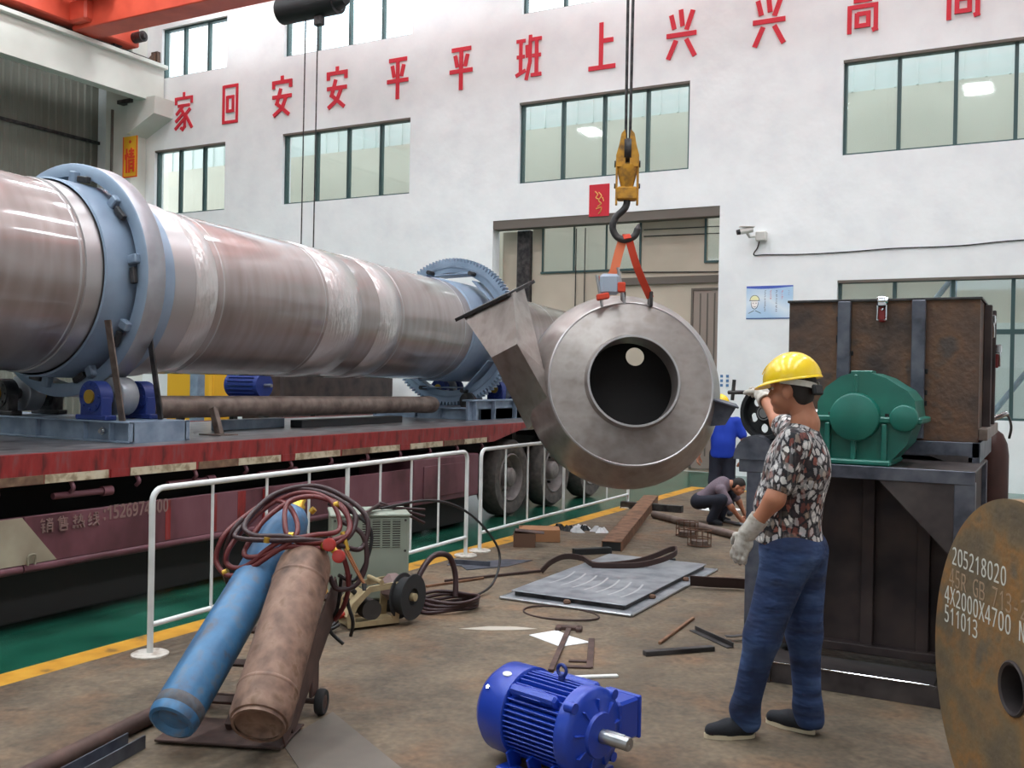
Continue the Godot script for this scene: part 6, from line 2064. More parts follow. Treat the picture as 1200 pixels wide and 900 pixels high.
func far_workers() -> void:
	# standing in blue behind the hood's bracket
	var o := thing("person", Vector3(-3.72, 0, -12.6), "person in a bright blue short sleeved shirt and dark trousers, standing behind the hanging hood", "person")
	var b := Vector3(-3.72, 0, -12.6)
	var J := {
		"pelvis": b + Vector3(0, 0.80, 0), "chest": b + Vector3(0, 1.08, 0.0), "neck": b + Vector3(0.0, 1.27, 0.01), "head": b + Vector3(-0.02, 1.40, 0.05),
		"lsh": b + Vector3(0.165, 1.20, -0.07), "lel": b + Vector3(0.25, 0.97, -0.09), "lwr": b + Vector3(0.24, 0.77, -0.03), "lha": b + Vector3(0.235, 0.70, 0.0),
		"rsh": b + Vector3(-0.165, 1.20, 0.08), "rel": b + Vector3(-0.23, 0.97, 0.13), "rwr": b + Vector3(-0.27, 0.78, 0.17), "rha": b + Vector3(-0.27, 0.71, 0.19),
		"lhip": b + Vector3(0.075, 0.78, -0.02), "lkn": b + Vector3(0.09, 0.43, 0.0), "lan": b + Vector3(0.09, 0.09, -0.03),
		"rhip": b + Vector3(-0.075, 0.78, 0.02), "rkn": b + Vector3(-0.09, 0.43, 0.05), "ran": b + Vector3(-0.10, 0.09, 0.02),
		"lheel": b + Vector3(0.09, 0, -0.08), "ltoe": b + Vector3(0.14, 0, 0.14), "rheel": b + Vector3(-0.10, 0, -0.03), "rtoe": b + Vector3(-0.08, 0, 0.2),
	}
	var fwd := Vector3(0.35, -0.1, 0.93).normalized()
	var left := Vector3.UP.cross(fwd).normalized()
	var head := Basis(left, fwd.cross(left), fwd)
	var opt := {"face": fwd, "side": Vector3(0.92, 0, -0.38).normalized(), "head": head, "cell": 0.016, "head_cell": 1.8, "hem": 0.07, "bare_hands": true, "lpalm": Vector3(-1, 0, 0), "lthumb": -1.0, "rpalm": Vector3(1, 0, 0), "rthumb": 1.0}
	person(o, J, 0.92, M.skin, M.shirt_blue, M.trousers_dark, opt)
	helmet(o, J.head, head, 0.92, false)
	# crouching on the floor
	o = thing("person", Vector3(-3.5, 0, -11.9), "person crouching on the floor in a greyish shirt and dark trousers, hands reaching down", "person")
	b = Vector3(-3.52, 0, -11.75)
	J = {
		"pelvis": b + Vector3(-0.20, 0.27, -0.02), "chest": b + Vector3(-0.01, 0.43, -0.03), "neck": b + Vector3(0.14, 0.48, -0.05), "head": b + Vector3(0.235, 0.46, -0.06),
		"lsh": b + Vector3(0.07, 0.44, -0.20), "lel": b + Vector3(0.19, 0.25, -0.25), "lwr": b + Vector3(0.26, 0.10, -0.28), "lha": b + Vector3(0.30, 0.06, -0.29),
		"rsh": b + Vector3(0.07, 0.42, 0.12), "rel": b + Vector3(0.20, 0.23, 0.13), "rwr": b + Vector3(0.27, 0.10, 0.02), "rha": b + Vector3(0.31, 0.055, -0.01),
		"lhip": b + Vector3(-0.18, 0.24, -0.10), "lkn": b + Vector3(0.10, 0.34, -0.19), "lan": b + Vector3(-0.02, 0.075, -0.16),
		"rhip": b + Vector3(-0.18, 0.24, 0.07), "rkn": b + Vector3(0.10, 0.31, 0.16), "ran": b + Vector3(-0.03, 0.075, 0.12),
		"lheel": b + Vector3(-0.08, 0, -0.16), "ltoe": b + Vector3(0.13, 0, -0.17), "rheel": b + Vector3(-0.08, 0, 0.12), "rtoe": b + Vector3(0.12, 0, 0.15),
	}
	fwd = Vector3(0.80, -0.58, -0.1).normalized()
	left = Vector3.UP.cross(fwd).normalized()
	head = Basis(left, fwd.cross(left), fwd)
	opt = {"face": fwd, "side": Vector3(-0.05, 0, -1).normalized(), "head": head, "cell": 0.014, "head_cell": 1.6, "hem": 0.06, "waist": false, "bare_hands": true, "lpalm": Vector3(0, -0.5, 0.8), "lthumb": 1.0, "rpalm": Vector3(0, -0.5, -0.8), "rthumb": -1.0}
	person(o, J, 0.82, M.skin, M.shirt_plaid, M.trousers_dark, opt)

# ------------------------------------------------------------------ gas bottles on their cart
func bottle_profile(r: float, l: float) -> Array:
	return [Vector2(0, 0.03), Vector2(r * 0.62, 0.025), Vector2(r * 0.80, 0.0), Vector2(r * 0.93, 0.005), Vector2(r, 0.03), Vector2(r, l - r * 1.3), Vector2(r * 0.97, l - r * 0.95), Vector2(r * 0.86, l - r * 0.55), Vector2(r * 0.66, l - r * 0.22), Vector2(r * 0.42, l - r * 0.06), Vector2(r * 0.3, l), Vector2(0, l)]

func gas_cart() -> void:
	var g: Geo
	# blue bottle
	var a := Vector3(-3.36, 0.165, -3.12)
	var b := Vector3(-3.66, 0.93, -4.25)
	var d := (b - a).normalized()
	var l := a.distance_to(b) + 0.03
	var o := thing("gas_cylinder", a, "long scuffed blue gas cylinder lying slanted on the bottle cart, left of the brown one", "gas cylinder")
	g = Geo.new(); g.lathe(bottle_profile(0.112, l), a, d, 40)
	part("body", g, M.gas_blue, o)
	g = Geo.new(); g.lathe([Vector2(0.111, 0.045), Vector2(0.1135, 0.048), Vector2(0.1135, 0.098), Vector2(0.111, 0.101)], a, d, 40)
	part("base_band", g, M.scuffed, o, "grey scuffed band at the foot")
	g = Geo.new(); g.lathe([Vector2(0.04, 0), Vector2(0.04, 0.05), Vector2(0.022, 0.06), Vector2(0.022, 0.11), Vector2(0, 0.11)], a + d * (l - 0.01), d, 20)
	part("valve", g, M.brass, o)
	# brown bottle
	var a2 := Vector3(-3.00, 0.185, -3.28)
	var b2 := Vector3(-3.37, 0.77, -4.03)
	var d2 := (b2 - a2).normalized()
	var l2 := a2.distance_to(b2) + 0.05
	o = thing("gas_cylinder", a2, "short thick rusty brown gas cylinder slanted on the cart right of the blue one", "gas cylinder")
	g = Geo.new(); g.lathe(bottle_profile(0.137, l2), a2, d2, 44)
	part("body", g, M.gas_brown, o)
	for t in [0.16, l2 - 0.26]:
		g = Geo.new(); g.lathe([Vector2(0.136, t - 0.012), Vector2(0.1405, t - 0.005), Vector2(0.1405, t + 0.005), Vector2(0.136, t + 0.012)], a2, d2, 44)
		part("weld_ring", g, M.gas_brown, o)
	g = Geo.new(); g.lathe([Vector2(0.105, -0.015), Vector2(0.118, -0.015), Vector2(0.118, 0.03), Vector2(0.105, 0.03)], a2, d2, 40)
	part("foot_ring", g, M.gas_brown, o)
	g = Geo.new(); g.lathe([Vector2(0.055, 0), Vector2(0.05, 0.03), Vector2(0.02, 0.035), Vector2(0.02, 0.09), Vector2(0, 0.09)], a2 + d2 * (l2 - 0.02), d2, 20)
	part("valve", g, M.steel, o)
	# red twin gauges on the brown bottle's valve
	o = thing("gas_regulator", b2 + d2 * 0.12, "regulator with two round red gauges on the brown gas cylinder's valve", "regulator")
	var rc := b2 + d2 * 0.14
	g = Geo.new(); g.cyl(rc - d2 * 0.06, Vector3(-3.165, 0.84, -3.96), 0.022, -1, 12); g.cyl(Vector3(-3.165, 0.84, -3.96), Vector3(-3.115, 0.79, -3.975), 0.018, -1, 12)
	part("body", g, M.brass, o)
	for s in [Vector3(-3.165, 0.85, -3.955), Vector3(-3.115, 0.795, -3.97)]:
		g = Geo.new(); g.lathe([Vector2(0, 0), Vector2(0.030, 0), Vector2(0.033, 0.008), Vector2(0.033, 0.03), Vector2(0.024, 0.034), Vector2(0, 0.032)], s, Vector3(0.35, 0.25, 0.9), 28)
		part("gauge", g, M.red_plastic, o)
	# cart: foot plate, two rails, cross bars, axle and wheels
	o = thing("bottle_cart", Vector3(-3.3, 0, -3.6), "low rusty steel cart with small wheels carrying the blue and the brown gas cylinders", "cart")
	var p0 := Vector3(-3.60, 0.035, -3.28)
	var p1 := Vector3(-3.04, 0.035, -3.50)
	# cart axes: right along the foot plate, back along the bottles
	var r := (p1 - p0).normalized()
	var bd := Vector3(-0.33, 0.60, -0.85).normalized()
	bd = (bd - r * bd.dot(r)).normalized()
	var nrm := r.cross(bd) * -1.0
	if nrm.y < 0: nrm = -nrm
	var flat_bk := Vector3(-r.z, 0, r.x)
	if flat_bk.z > 0: flat_bk = -flat_bk
	g = Geo.new(); g.box((p0 + p1) * 0.5 + flat_bk * 0.10 - Vector3(0, 0.018, 0), Vector3(p0.distance_to(p1), 0.012, 0.32), Basis(r, Vector3.UP, r.cross(Vector3.UP)), 0.003)
	part("foot_plate", g, M.cart_rust, o)
	for t in [0.02, 0.47, 0.98]:
		g = Geo.new()
		var q: Vector3 = p0.lerp(p1, t) + flat_bk * 0.12
		g.box(q + bd * 0.52, Vector3(0.012 if t > 0.9 else 0.035, 1.05, 0.05), Basis(r, bd, r.cross(bd)), 0.003)
		part("side_rail", g, M.cart_rust, o)
	for t in [0.15, 0.38, 0.6, 0.85]:
		g = Geo.new()
		var q = (p0 + p1) * 0.5 + flat_bk * 0.12 + bd * t
		g.box(q, Vector3(p0.distance_to(p1) * 0.96, 0.04, 0.02), Basis(r, bd, r.cross(bd)), 0.003)
		part("cross_bar", g, M.cart_rust, o)
	# side wing plate beside the brown bottle
	g = Geo.new()
	var w0 := p1 + flat_bk * 0.0 - Vector3(0, 0.02, 0)
	g.box(w0 + bd * 0.47 + nrm * 0.06, Vector3(0.010, 0.96, 0.13), Basis(r, bd, r.cross(bd)), 0.002)
	part("wing_plate", g, M.cart_rust, o)
	for t in [0.05, 1.0]:
		var q: Vector3 = p0.lerp(p1, t) + flat_bk * 0.46
		q.y = 0.065
		var wheel_at := q + r * (0.02 if t > 0.5 else -0.02)
		g = Geo.new(); g.lathe([Vector2(0.035, -0.02), Vector2(0.058, -0.022), Vector2(0.065, -0.012), Vector2(0.065, 0.012), Vector2(0.058, 0.022), Vector2(0.035, 0.02)], wheel_at, r, 28)
		var wh := part("wheel", g, M.rubber, o)
		g = Geo.new(); g.lathe([Vector2(0, -0.024), Vector2(0.038, -0.018), Vector2(0.038, 0.018), Vector2(0, 0.024)], wheel_at, r, 20)
		part("hub", g, M.cart_rust, wh)
		g = Geo.new(); g.box(q + Vector3(0, 0.16, 0) - r * (0.02 if t > 0.5 else -0.02), Vector3(0.02, 0.26, 0.10), Basis(r, Vector3.UP, r.cross(Vector3.UP)), 0.004)
		part("axle_bracket", g, M.cart_rust, o)
	g = Geo.new(); g.cyl(p0.lerp(p1, 0.05) + flat_bk * 0.46 + Vector3(0, 0.03, 0), p1 + flat_bk * 0.46 + Vector3(0, 0.03, 0), 0.014)
	part("axle", g, M.cart_rust, o)

# hoses hung over the tops of the bottles; given in a frame that faces the camera side: right, up, out
func hoses() -> void:
	var O := Vector3(-3.56, 0.86, -4.10)
	var R := Vector3(0.92, 0, -0.39)
	var U := Vector3.UP
	var N := Vector3(0.39, 0.0, 0.92)
	var at := func(x: float, y: float, z: float) -> Vector3: return O + R * (x * 0.9 + 0.03) + U * (y * 0.85 - 0.01) + N * z
	var loops := [
		# [hose kind, closed, points...]
		["r", true, [[-0.33, 0.02, 0.24], [-0.36, -0.13, 0.26], [-0.24, -0.20, 0.30], [-0.02, -0.06, 0.30], [0.10, 0.06, 0.24], [-0.02, 0.19, 0.06], [-0.16, 0.20, 0.02], [-0.26, 0.12, 0.12]]],
		["r", true, [[-0.28, -0.03, 0.25], [-0.29, -0.14, 0.27], [-0.17, -0.14, 0.30], [0.0, 0.0, 0.29], [0.18, 0.04, 0.22], [0.30, 0.06, 0.10], [0.22, 0.22, 0.02], [0.02, 0.26, -0.02], [-0.17, 0.16, 0.06]]],
		["d", true, [[-0.25, 0.06, 0.22], [-0.22, 0.02, 0.28], [0.0, 0.02, 0.30], [0.16, 0.02, 0.25], [0.34, 0.0, 0.12], [0.37, 0.14, 0.02], [0.20, 0.25, -0.02], [0.0, 0.28, -0.04], [-0.15, 0.22, 0.04]]],
		["d", true, [[-0.22, 0.10, 0.20], [-0.14, 0.04, 0.27], [0.06, 0.04, 0.28], [0.30, -0.02, 0.16], [0.42, -0.06, 0.06], [0.44, 0.10, 0.0], [0.32, 0.22, -0.03], [0.10, 0.30, -0.06], [-0.12, 0.25, 0.02]]],
		["r", true, [[-0.19, -0.06, 0.28], [-0.10, -0.08, 0.30], [0.06, -0.02, 0.28], [0.26, -0.03, 0.20], [0.36, 0.06, 0.08], [0.26, 0.20, 0.02], [0.05, 0.24, 0.02], [-0.12, 0.12, 0.14]]],
		["r", true, [[0.02, 0.10, 0.22], [0.08, 0.02, 0.26], [0.22, 0.0, 0.22], [0.35, 0.04, 0.10], [0.30, 0.18, 0.02], [0.14, 0.24, 0.0], [0.0, 0.22, 0.10]]],
		["d", false, [[-0.24, 0.12, 0.18], [-0.30, 0.02, 0.22], [-0.34, -0.16, 0.20], [-0.36, -0.30, 0.10], [-0.34, -0.45, 0.0]]],
		["d", false, [[0.30, 0.10, 0.05], [0.42, 0.02, 0.04], [0.45, -0.15, 0.05], [0.40, -0.28, 0.08], [0.30, -0.30, 0.12], [0.26, -0.22, 0.14]]],
		["r", false, [[0.26, 0.02, 0.16], [0.33, -0.10, 0.12], [0.36, -0.25, 0.10], [0.33, -0.40, 0.06], [0.26, -0.52, 0.02]]],
		["b", false, [[0.20, 0.20, 0.0], [0.36, 0.14, 0.0], [0.46, 0.04, 0.0], [0.45, -0.12, 0.02], [0.38, -0.26, 0.05], [0.30, -0.22, 0.10]]],
		["b", false, [[0.36, -0.22, 0.06], [0.34, -0.38, 0.05], [0.37, -0.52, 0.03], [0.35, -0.62, 0.0]]],
		["b", false, [[0.31, -0.24, 0.08], [0.28, -0.44, 0.04], [0.22, -0.58, 0.0], [0.30, -0.68, -0.02]]],
	]
	var names := {"r": ["red_hose", "hose_red"], "d": ["brown_hose", "hose_dark"], "b": ["black_hose", "cable_black"]}
	var o := thing("gas_hose", O, "tangled dark red and brown gas hoses with brass fittings draped over the gas cylinders", "hose")
	for lp in loops:
		var p := []
		for q in lp[2]: p.append(at.call(q[0], q[1], q[2]))
		var g := Geo.new(); g.tube(smooth(p, 7, lp[1]), 0.0135 if lp[0] != "b" else 0.010, 8, lp[1])
		part(names[lp[0]][0], g, M[names[lp[0]][1]], o)
	for q in [[-0.295, -0.185, 0.285, 0.4], [0.075, 0.045, 0.265, 0.0], [-0.05, 0.02, 0.305, 1.4], [0.14, 0.17, 0.1, 0.8], [0.26, 0.20, 0.03, 0.3]]:
		var c: Vector3 = at.call(q[0], q[1], q[2])
		var g := Geo.new(); g.cyl(c - (R * cos(q[3]) + U * sin(q[3])) * 0.012, c + (R * cos(q[3]) + U * sin(q[3])) * 0.014, 0.017, -1, 12)
		part("fitting", g, M.brass, o)
	# cutting torch hanging on the right
	o = thing("cutting_torch", at.call(0.4, -0.2, 0.1), "copper and brass cutting torch hanging head down from the hoses beside the grey welding machine", "torch")
	var g := Geo.new(); g.cyl(at.call(0.325, 0.05, 0.12), at.call(0.36, -0.06, 0.13), 0.013, -1, 10)
	part("handle", g, M.brass, o)
	g = Geo.new(); g.tube([at.call(0.36, -0.06, 0.13), at.call(0.43, -0.20, 0.13), at.call(0.465, -0.265, 0.135)], 0.007, 8)
	g.tube([at.call(0.345, -0.05, 0.14), at.call(0.415, -0.18, 0.145), at.call(0.455, -0.25, 0.14)], 0.006, 8)
	part("tube", g, M.copper, o)
	g = Geo.new(); g.cyl(at.call(0.462, -0.26, 0.135), at.call(0.468, -0.295, 0.15), 0.014, 0.010, 10)
	part("tip", g, M.dark_steel, o)

# ------------------------------------------------------------------ welding machine, wire feeder
func welder() -> void:
	var o := thing("welding_machine", Vector3(-4.27, 0, -5.85), "grey green welding power cabinet with louvred vents behind the gas cylinders", "welding machine")
	var f := Basis(Vector3.UP, 0.72)      # wide vented side towards the camera
	var c := Vector3(-4.40, 0, -5.93)
	var g := Geo.new(); g.box(c + Vector3(0, 0.40, 0), Vector3(0.56, 0.60, 0.42), f, 0.015)
	part("cabinet", g, M.cabinet_grey, o)
	g = Geo.new(); g.box(c + Vector3(0, 0.705, 0), Vector3(0.575, 0.02, 0.435), f, 0.006)
	part("lid", g, M.cabinet_grey, o)
	for i in 4:
		for r in 1:
			var p := c + f * Vector3(-0.03 + i * 0.072, 0.575, 0.2105)
			g = Geo.new(); g.box(p, Vector3(0.055, 0.20, 0.006), f)
			var v := part("vent", g, M.vent_dark, o)
			g = Geo.new()
			for k in 12: g.box(p + f * Vector3(0, -0.092 + k * 0.0167, 0.004), Vector3(0.055, 0.006, 0.006), f * Basis(Vector3.RIGHT, 0.5))
			part("louvres", g, M.cabinet_grey, v)
	g = Geo.new(); g.box(c + f * Vector3(-0.14, 0.22, 0.211), Vector3(0.05, 0.06, 0.006), f)
	part("socket_plate", g, M.vent_dark, o)
	for q in [[0.25, 0.67], [0.25, 0.45], [0.25, 0.15], [-0.25, 0.67]]:
		g = Geo.new(); g.cyl(c + f * Vector3(q[0], q[1], 0.208), c + f * Vector3(q[0], q[1], 0.216), 0.009, -1, 8)
		part("screw", g, M.vent_dark, o)
	g = Geo.new(); g.box(c + f * Vector3(0.282, 0.55, 0.05), Vector3(0.006, 0.1, 0.16), f, 0.002)
	part("front_panel", g, M.sling_orange, o)
	for s in [-1, 1]:
		for t in [-1, 1]:
			g = Geo.new(); g.cyl(c + f * Vector3(s * 0.24, 0.05, t * 0.17 - 0.02), c + f * Vector3(s * 0.24, 0.05, t * 0.17 + 0.02), 0.05, -1, 16)
			part("castor", g, M.rubber, o)
	g = Geo.new(); g.box(c + Vector3(0, 0.085, 0), Vector3(0.54, 0.03, 0.40), f)
	part("base_frame", g, M.black, o)
	# cables on top and down to the floor
	for i in 3:
		g = Geo.new()
		var y := 0.765 + i * 0.012
		g.tube(smooth([Vector3(-3.75, 0.80 + i * 0.012, -4.85 - i * 0.03), Vector3(-4.16, y - 0.025, -5.60), Vector3(-4.32, y - 0.03, -5.86 - 0.04 * i), Vector3(-4.30, y - 0.03, -6.0), Vector3(-4.15, 0.70 - 0.05 * i, -6.30)], 5), 0.011, 7)
		lone("welding_cable", g, M.hose_dark, Vector3(-4.2, 0.83, -5.9), ["lowest", "middle", "topmost"][i] + " of the three dark cables lying across the lid of the grey welding machine", "cable", "cables on the welding machine lid")
	g = Geo.new()
	g.tube(smooth([Vector3(-4.30, 0.735, -5.95), Vector3(-4.15, 0.76, -6.4), Vector3(-4.05, 0.62, -6.8), Vector3(-3.98, 0.30, -7.15), Vector3(-3.90, 0.08, -6.95), Vector3(-3.88, 0.02, -6.6), Vector3(-3.92, 0.02, -6.2), Vector3(-3.96, 0.06, -5.95)], 7), 0.010, 8)
	lone("welding_cable", g, M.cable_black, Vector3(-3.95, 0, -6.6), "thin black cable arching from the welding machine down to the floor behind the wire spool", "cable")
	# wire feeder with spool
	o = thing("wire_feeder", Vector3(-3.98, 0, -5.55), "tan portable wire feeder with a black wire spool on the floor beside the welding machine", "wire feeder")
	var e := Basis(Vector3.UP, 1.05)
	var p0 := Vector3(-4.08, 0, -5.53)
	# side frame: closed band of a slanted outline
	var outl := [Vector2(-0.20, 0.02), Vector2(-0.21, 0.10), Vector2(-0.17, 0.18), Vector2(-0.05, 0.285), Vector2(0.16, 0.30), Vector2(0.19, 0.27), Vector2(0.17, 0.02)]
	for s in [-0.105, 0.105]:
		g = Geo.new()
		var inn := []
		var cen := Vector2(-0.01, 0.145)
		for q in outl: inn.append(cen + (q - cen) * 0.72)
		for i in outl.size():
			var j := (i + 1) % outl.size()
			var P := func(v: Vector2, w: float): return p0 + e * Vector3(v.x, v.y, s + w)
			g.quad(P.call(outl[i], 0.008), P.call(outl[j], 0.008), P.call(inn[j], 0.008), P.call(inn[i], 0.008))
			g.quad(P.call(outl[j], -0.008), P.call(outl[i], -0.008), P.call(inn[i], -0.008), P.call(inn[j], -0.008))
			g.quad(P.call(outl[i], -0.008), P.call(outl[j], -0.008), P.call(outl[j], 0.008), P.call(outl[i], 0.008))
			g.quad(P.call(inn[j], -0.008), P.call(inn[i], -0.008), P.call(inn[i], 0.008), P.call(inn[j], 0.008))
		part("side_frame", g, M.feeder_tan, o)
	g = Geo.new(); g.box(p0 + e * Vector3(0, 0.025, 0), Vector3(0.36, 0.02, 0.21), e, 0.004)
	part("base_plate", g, M.feeder_tan, o)
	g = Geo.new(); g.box(p0 + e * Vector3(-0.125, 0.165, 0), Vector3(0.02, 0.22, 0.20), e * Basis(Vector3.BACK, -0.75), 0.004)
	var fp := part("control_panel", g, M.feeder_tan, o)
	for i in 2:
		g = Geo.new(); g.cyl(p0 + e * Vector3(-0.14 + 0.05 * i, 0.17 + 0.05 * i, -0.04), p0 + e * Vector3(-0.165 + 0.05 * i, 0.193 + 0.05 * i, -0.04), 0.018, -1, 14)
		part("knob", g, M.black, fp)
	g = Geo.new(); g.cyl(p0 + e * Vector3(0.04, 0.305, -0.11), p0 + e * Vector3(0.04, 0.305, 0.11), 0.017, -1, 12)
	part("handle", g, M.feeder_tan, o)
	g = Geo.new(); g.cyl(p0 + e * Vector3(-0.02, 0.12, -0.02), p0 + e * Vector3(-0.02, 0.12, 0.09), 0.07, -1, 20)
	part("drive_motor", g, M.vent_dark, o)
	g = Geo.new(); g.cyl(p0 + e * Vector3(-0.20, 0.10, 0.03), p0 + e * Vector3(-0.27, 0.09, 0.04), 0.024, -1, 12)
	part("outlet_plug", g, M.red_plastic, o, "orange red cable plug")
	g = Geo.new(); g.box(p0 + e * Vector3(0.18, 0.24, -0.02), Vector3(0.16, 0.18, 0.14), e, 0.05)
	part("spool_cover", g, M.feeder_mauve, o)
	var sp := p0 + e * Vector3(0.24, 0.19, 0.10)
	var an := e * Vector3(0.6, 0.0, 1.0).normalized()
	g = Geo.new()
	g.lathe([Vector2(0.03, -0.05), Vector2(0.155, -0.05), Vector2(0.158, -0.045), Vector2(0.155, -0.04), Vector2(0.13, -0.038), Vector2(0.13, 0.038), Vector2(0.155, 0.04), Vector2(0.158, 0.045), Vector2(0.155, 0.05), Vector2(0.06, 0.05), Vector2(0.055, 0.03), Vector2(0, 0.03)], sp, an, 44)
	var spo := part("wire_spool", g, M.rubber, o)
	g = Geo.new(); g.cyl(sp + an * 0.03, sp + an * 0.065, 0.028, -1, 16)
	part("spool_nut", g, M.feeder_tan, spo)
	g = Geo.new(); g.box(sp + an * 0.051 + e * Vector3(-0.09, 0.02, 0), Vector3(0.03, 0.05, 0.002), e)
	part("label", g, M.nylon_white, spo)
	# cables on the floor left of it and the coil to the right
	for i in 3:
		g = Geo.new()
		g.tube(smooth([p0 + e * Vector3(-0.26, 0.09 - 0.02 * i, 0.04 + 0.03 * i), p0 + Vector3(-0.12 + 0.02 * i, 0.03, 0.34), p0 + Vector3(-0.30, 0.016, 0.42 - 0.08 * i), p0 + Vector3(-0.55, 0.016, 0.40 - 0.1 * i), p0 + Vector3(-0.70, 0.02, 0.1)], 5), 0.012, 7)
		lone("welding_cable", g, M.cable_black, p0 + Vector3(-0.3, 0, 0.4), ["nearest", "middle", "farthest"][i] + " of three black floor cables running from the wire feeder's red plug to the cart", "cable", "cables left of the wire feeder")
	o = thing("cable_coil", Vector3(-3.86, 0, -6.2), "brown coil of thick cable on the floor right of the black wire spool", "cable")
	for i in 4:
		g = Geo.new()
		var p := []
		for s in 14:
			var t := TAU * s / 14.0
			p.append(Vector3(-3.88 + (0.22 + 0.02 * i) * cos(t) * 0.75 - 0.05 * sin(t), 0.02 + 0.022 * i + 0.008 * sin(t * 3 + i), -6.22 + (0.24 - 0.015 * i) * sin(t)))
		g.tube(smooth(p, 3, true), 0.013, 8, true)
		part("turn", g, M.hose_dark, o)
	g = Geo.new(); g.tube(smooth([Vector3(-4.0, 0.06, -5.95), Vector3(-4.02, 0.26, -6.05), Vector3(-4.0, 0.38, -6.2), Vector3(-3.96, 0.36, -6.35), Vector3(-3.93, 0.22, -6.40), Vector3(-3.90, 0.06, -6.36)], 6), 0.022, 10)
	part("loop", g, M.hose_dark, o)

# ------------------------------------------------------------------ big fabricated plate
func big_plate() -> void:
	var o := thing("steel_hatch", Vector3(-3.2, 0, -7.7), "large flat grey steel hatch cover with an angle rim lying on the concrete floor", "hatch")
	var g := Geo.new(); g.span(Vector3(-3.70, 0.012, -8.78), Vector3(-2.64, 0.02, -6.72))
	part("rim_plate", g, M.plate_steel, o)
	var f := Basis.IDENTITY
	g = Geo.new(); g.span(Vector3(-3.66, 0.055, -8.74), Vector3(-2.71, 0.063, -6.79), 0.003)
	part("sheet", g, M.plate_steel, o)
	g = Geo.new()
	g.span(Vector3(-3.64, 0.02, -6.83), Vector3(-2.73, 0.055, -6.82)); g.span(Vector3(-2.74, 0.02, -8.72), Vector3(-2.73, 0.055, -6.82)); g.span(Vector3(-3.64, 0.02, -8.72), Vector3(-3.63, 0.055, -6.82)); g.span(Vector3(-3.64, 0.02, -8.73), Vector3(-2.73, 0.055, -8.72))
	part("rim_web", g, M.dark_steel, o)
	g = Geo.new()
	g.tube([Vector3(-3.71, 0.012, -6.71), Vector3(-2.63, 0.012, -6.71)], 0.012, 8); g.tube([Vector3(-2.63, 0.012, -6.71), Vector3(-2.63, 0.012, -8.79)], 0.012, 8); g.tube([Vector3(-3.71, 0.012, -6.71), Vector3(-3.71, 0.012, -8.79)], 0.012, 8)
	part("rim_edge", g, M.steel, o)
	for q in [Vector3(-3.17, 0.045, -6.77), Vector3(-2.69, 0.045, -7.3), Vector3(-2.69, 0.045, -8.1)]:
		g = Geo.new(); g.box(q - Vector3(0, 0.01, 0), Vector3(0.055, 0.03, 0.045), Basis(Vector3.UP, 0.4) * Basis(Vector3.RIGHT, 0.4), 0.012)
		part("edge_cleat", g, M.strap_tan, o)
	# ground arcs left by the sander
	for i in 7:
		g = Geo.new()
		var p := []
		for s in 6: p.append(Vector3(-3.56 + i * 0.115 + 0.05 * sin(s * 0.5), 0.0635, -7.75 + s * 0.11 + i * 0.03))
		for s in 5:
			var a: Vector3 = p[s]
			var b: Vector3 = p[s + 1]
			var w := Vector3(0.009, 0, 0)
			g.quad(a - w, b - w, b + w, a + w)
		part("sanding_mark", g, M.sanded, o)
	# webbing strap lying folded on the panel
	g = Geo.new()
	strap(g, [Vector3(-3.90, 0.025, -7.80), Vector3(-3.86, 0.09, -7.90), Vector3(-3.78, 0.13, -8.02), Vector3(-3.66, 0.11, -8.12), Vector3(-3.52, 0.09, -8.02), Vector3(-3.40, 0.09, -8.04), Vector3(-3.22, 0.10, -8.28), Vector3(-3.12, 0.13, -8.50), Vector3(-3.04, 0.17, -8.66), Vector3(-2.98, 0.18, -8.68), Vector3(-2.96, 0.15, -8.58), Vector3(-3.04, 0.11, -8.40), Vector3(-3.16, 0.09, -8.20), Vector3(-3.34, 0.088, -8.05), Vector3(-3.5, 0.088, -7.98)], 0.05, 0.012, Vector3(0, 1, 0.25))
	lone("webbing_strap", g, M.strap_brown, Vector3(-3.4, 0.1, -8.1), "dark brown lifting strap lying looped on the grey steel panel", "strap")

func bar(called: String, a: Vector3, b: Vector3, w: float, h: float, m: Material, label: String, cat: String, angle := false) -> void:
	var d := b - a
	var l := d.length()
	d = d.normalized()
	var s := d.cross(Vector3.UP).normalized()
	var up := s.cross(d)
	var g := Geo.new()
	var mid := (a + b) * 0.5
	if angle:
		g.box(mid + up * 0.004, Vector3(w, 0.008, l), Basis(s, up, -d), 0.002)
		g.box(mid + up * h * 0.5 - s * (w * 0.5 - 0.004), Vector3(0.008, h, l), Basis(s, up, -d), 0.002)
	else:
		g.box(mid + up * h * 0.5, Vector3(w, h, l), Basis(s, up, -d), 0.003)
	lone(called, g, m, a, label, cat)

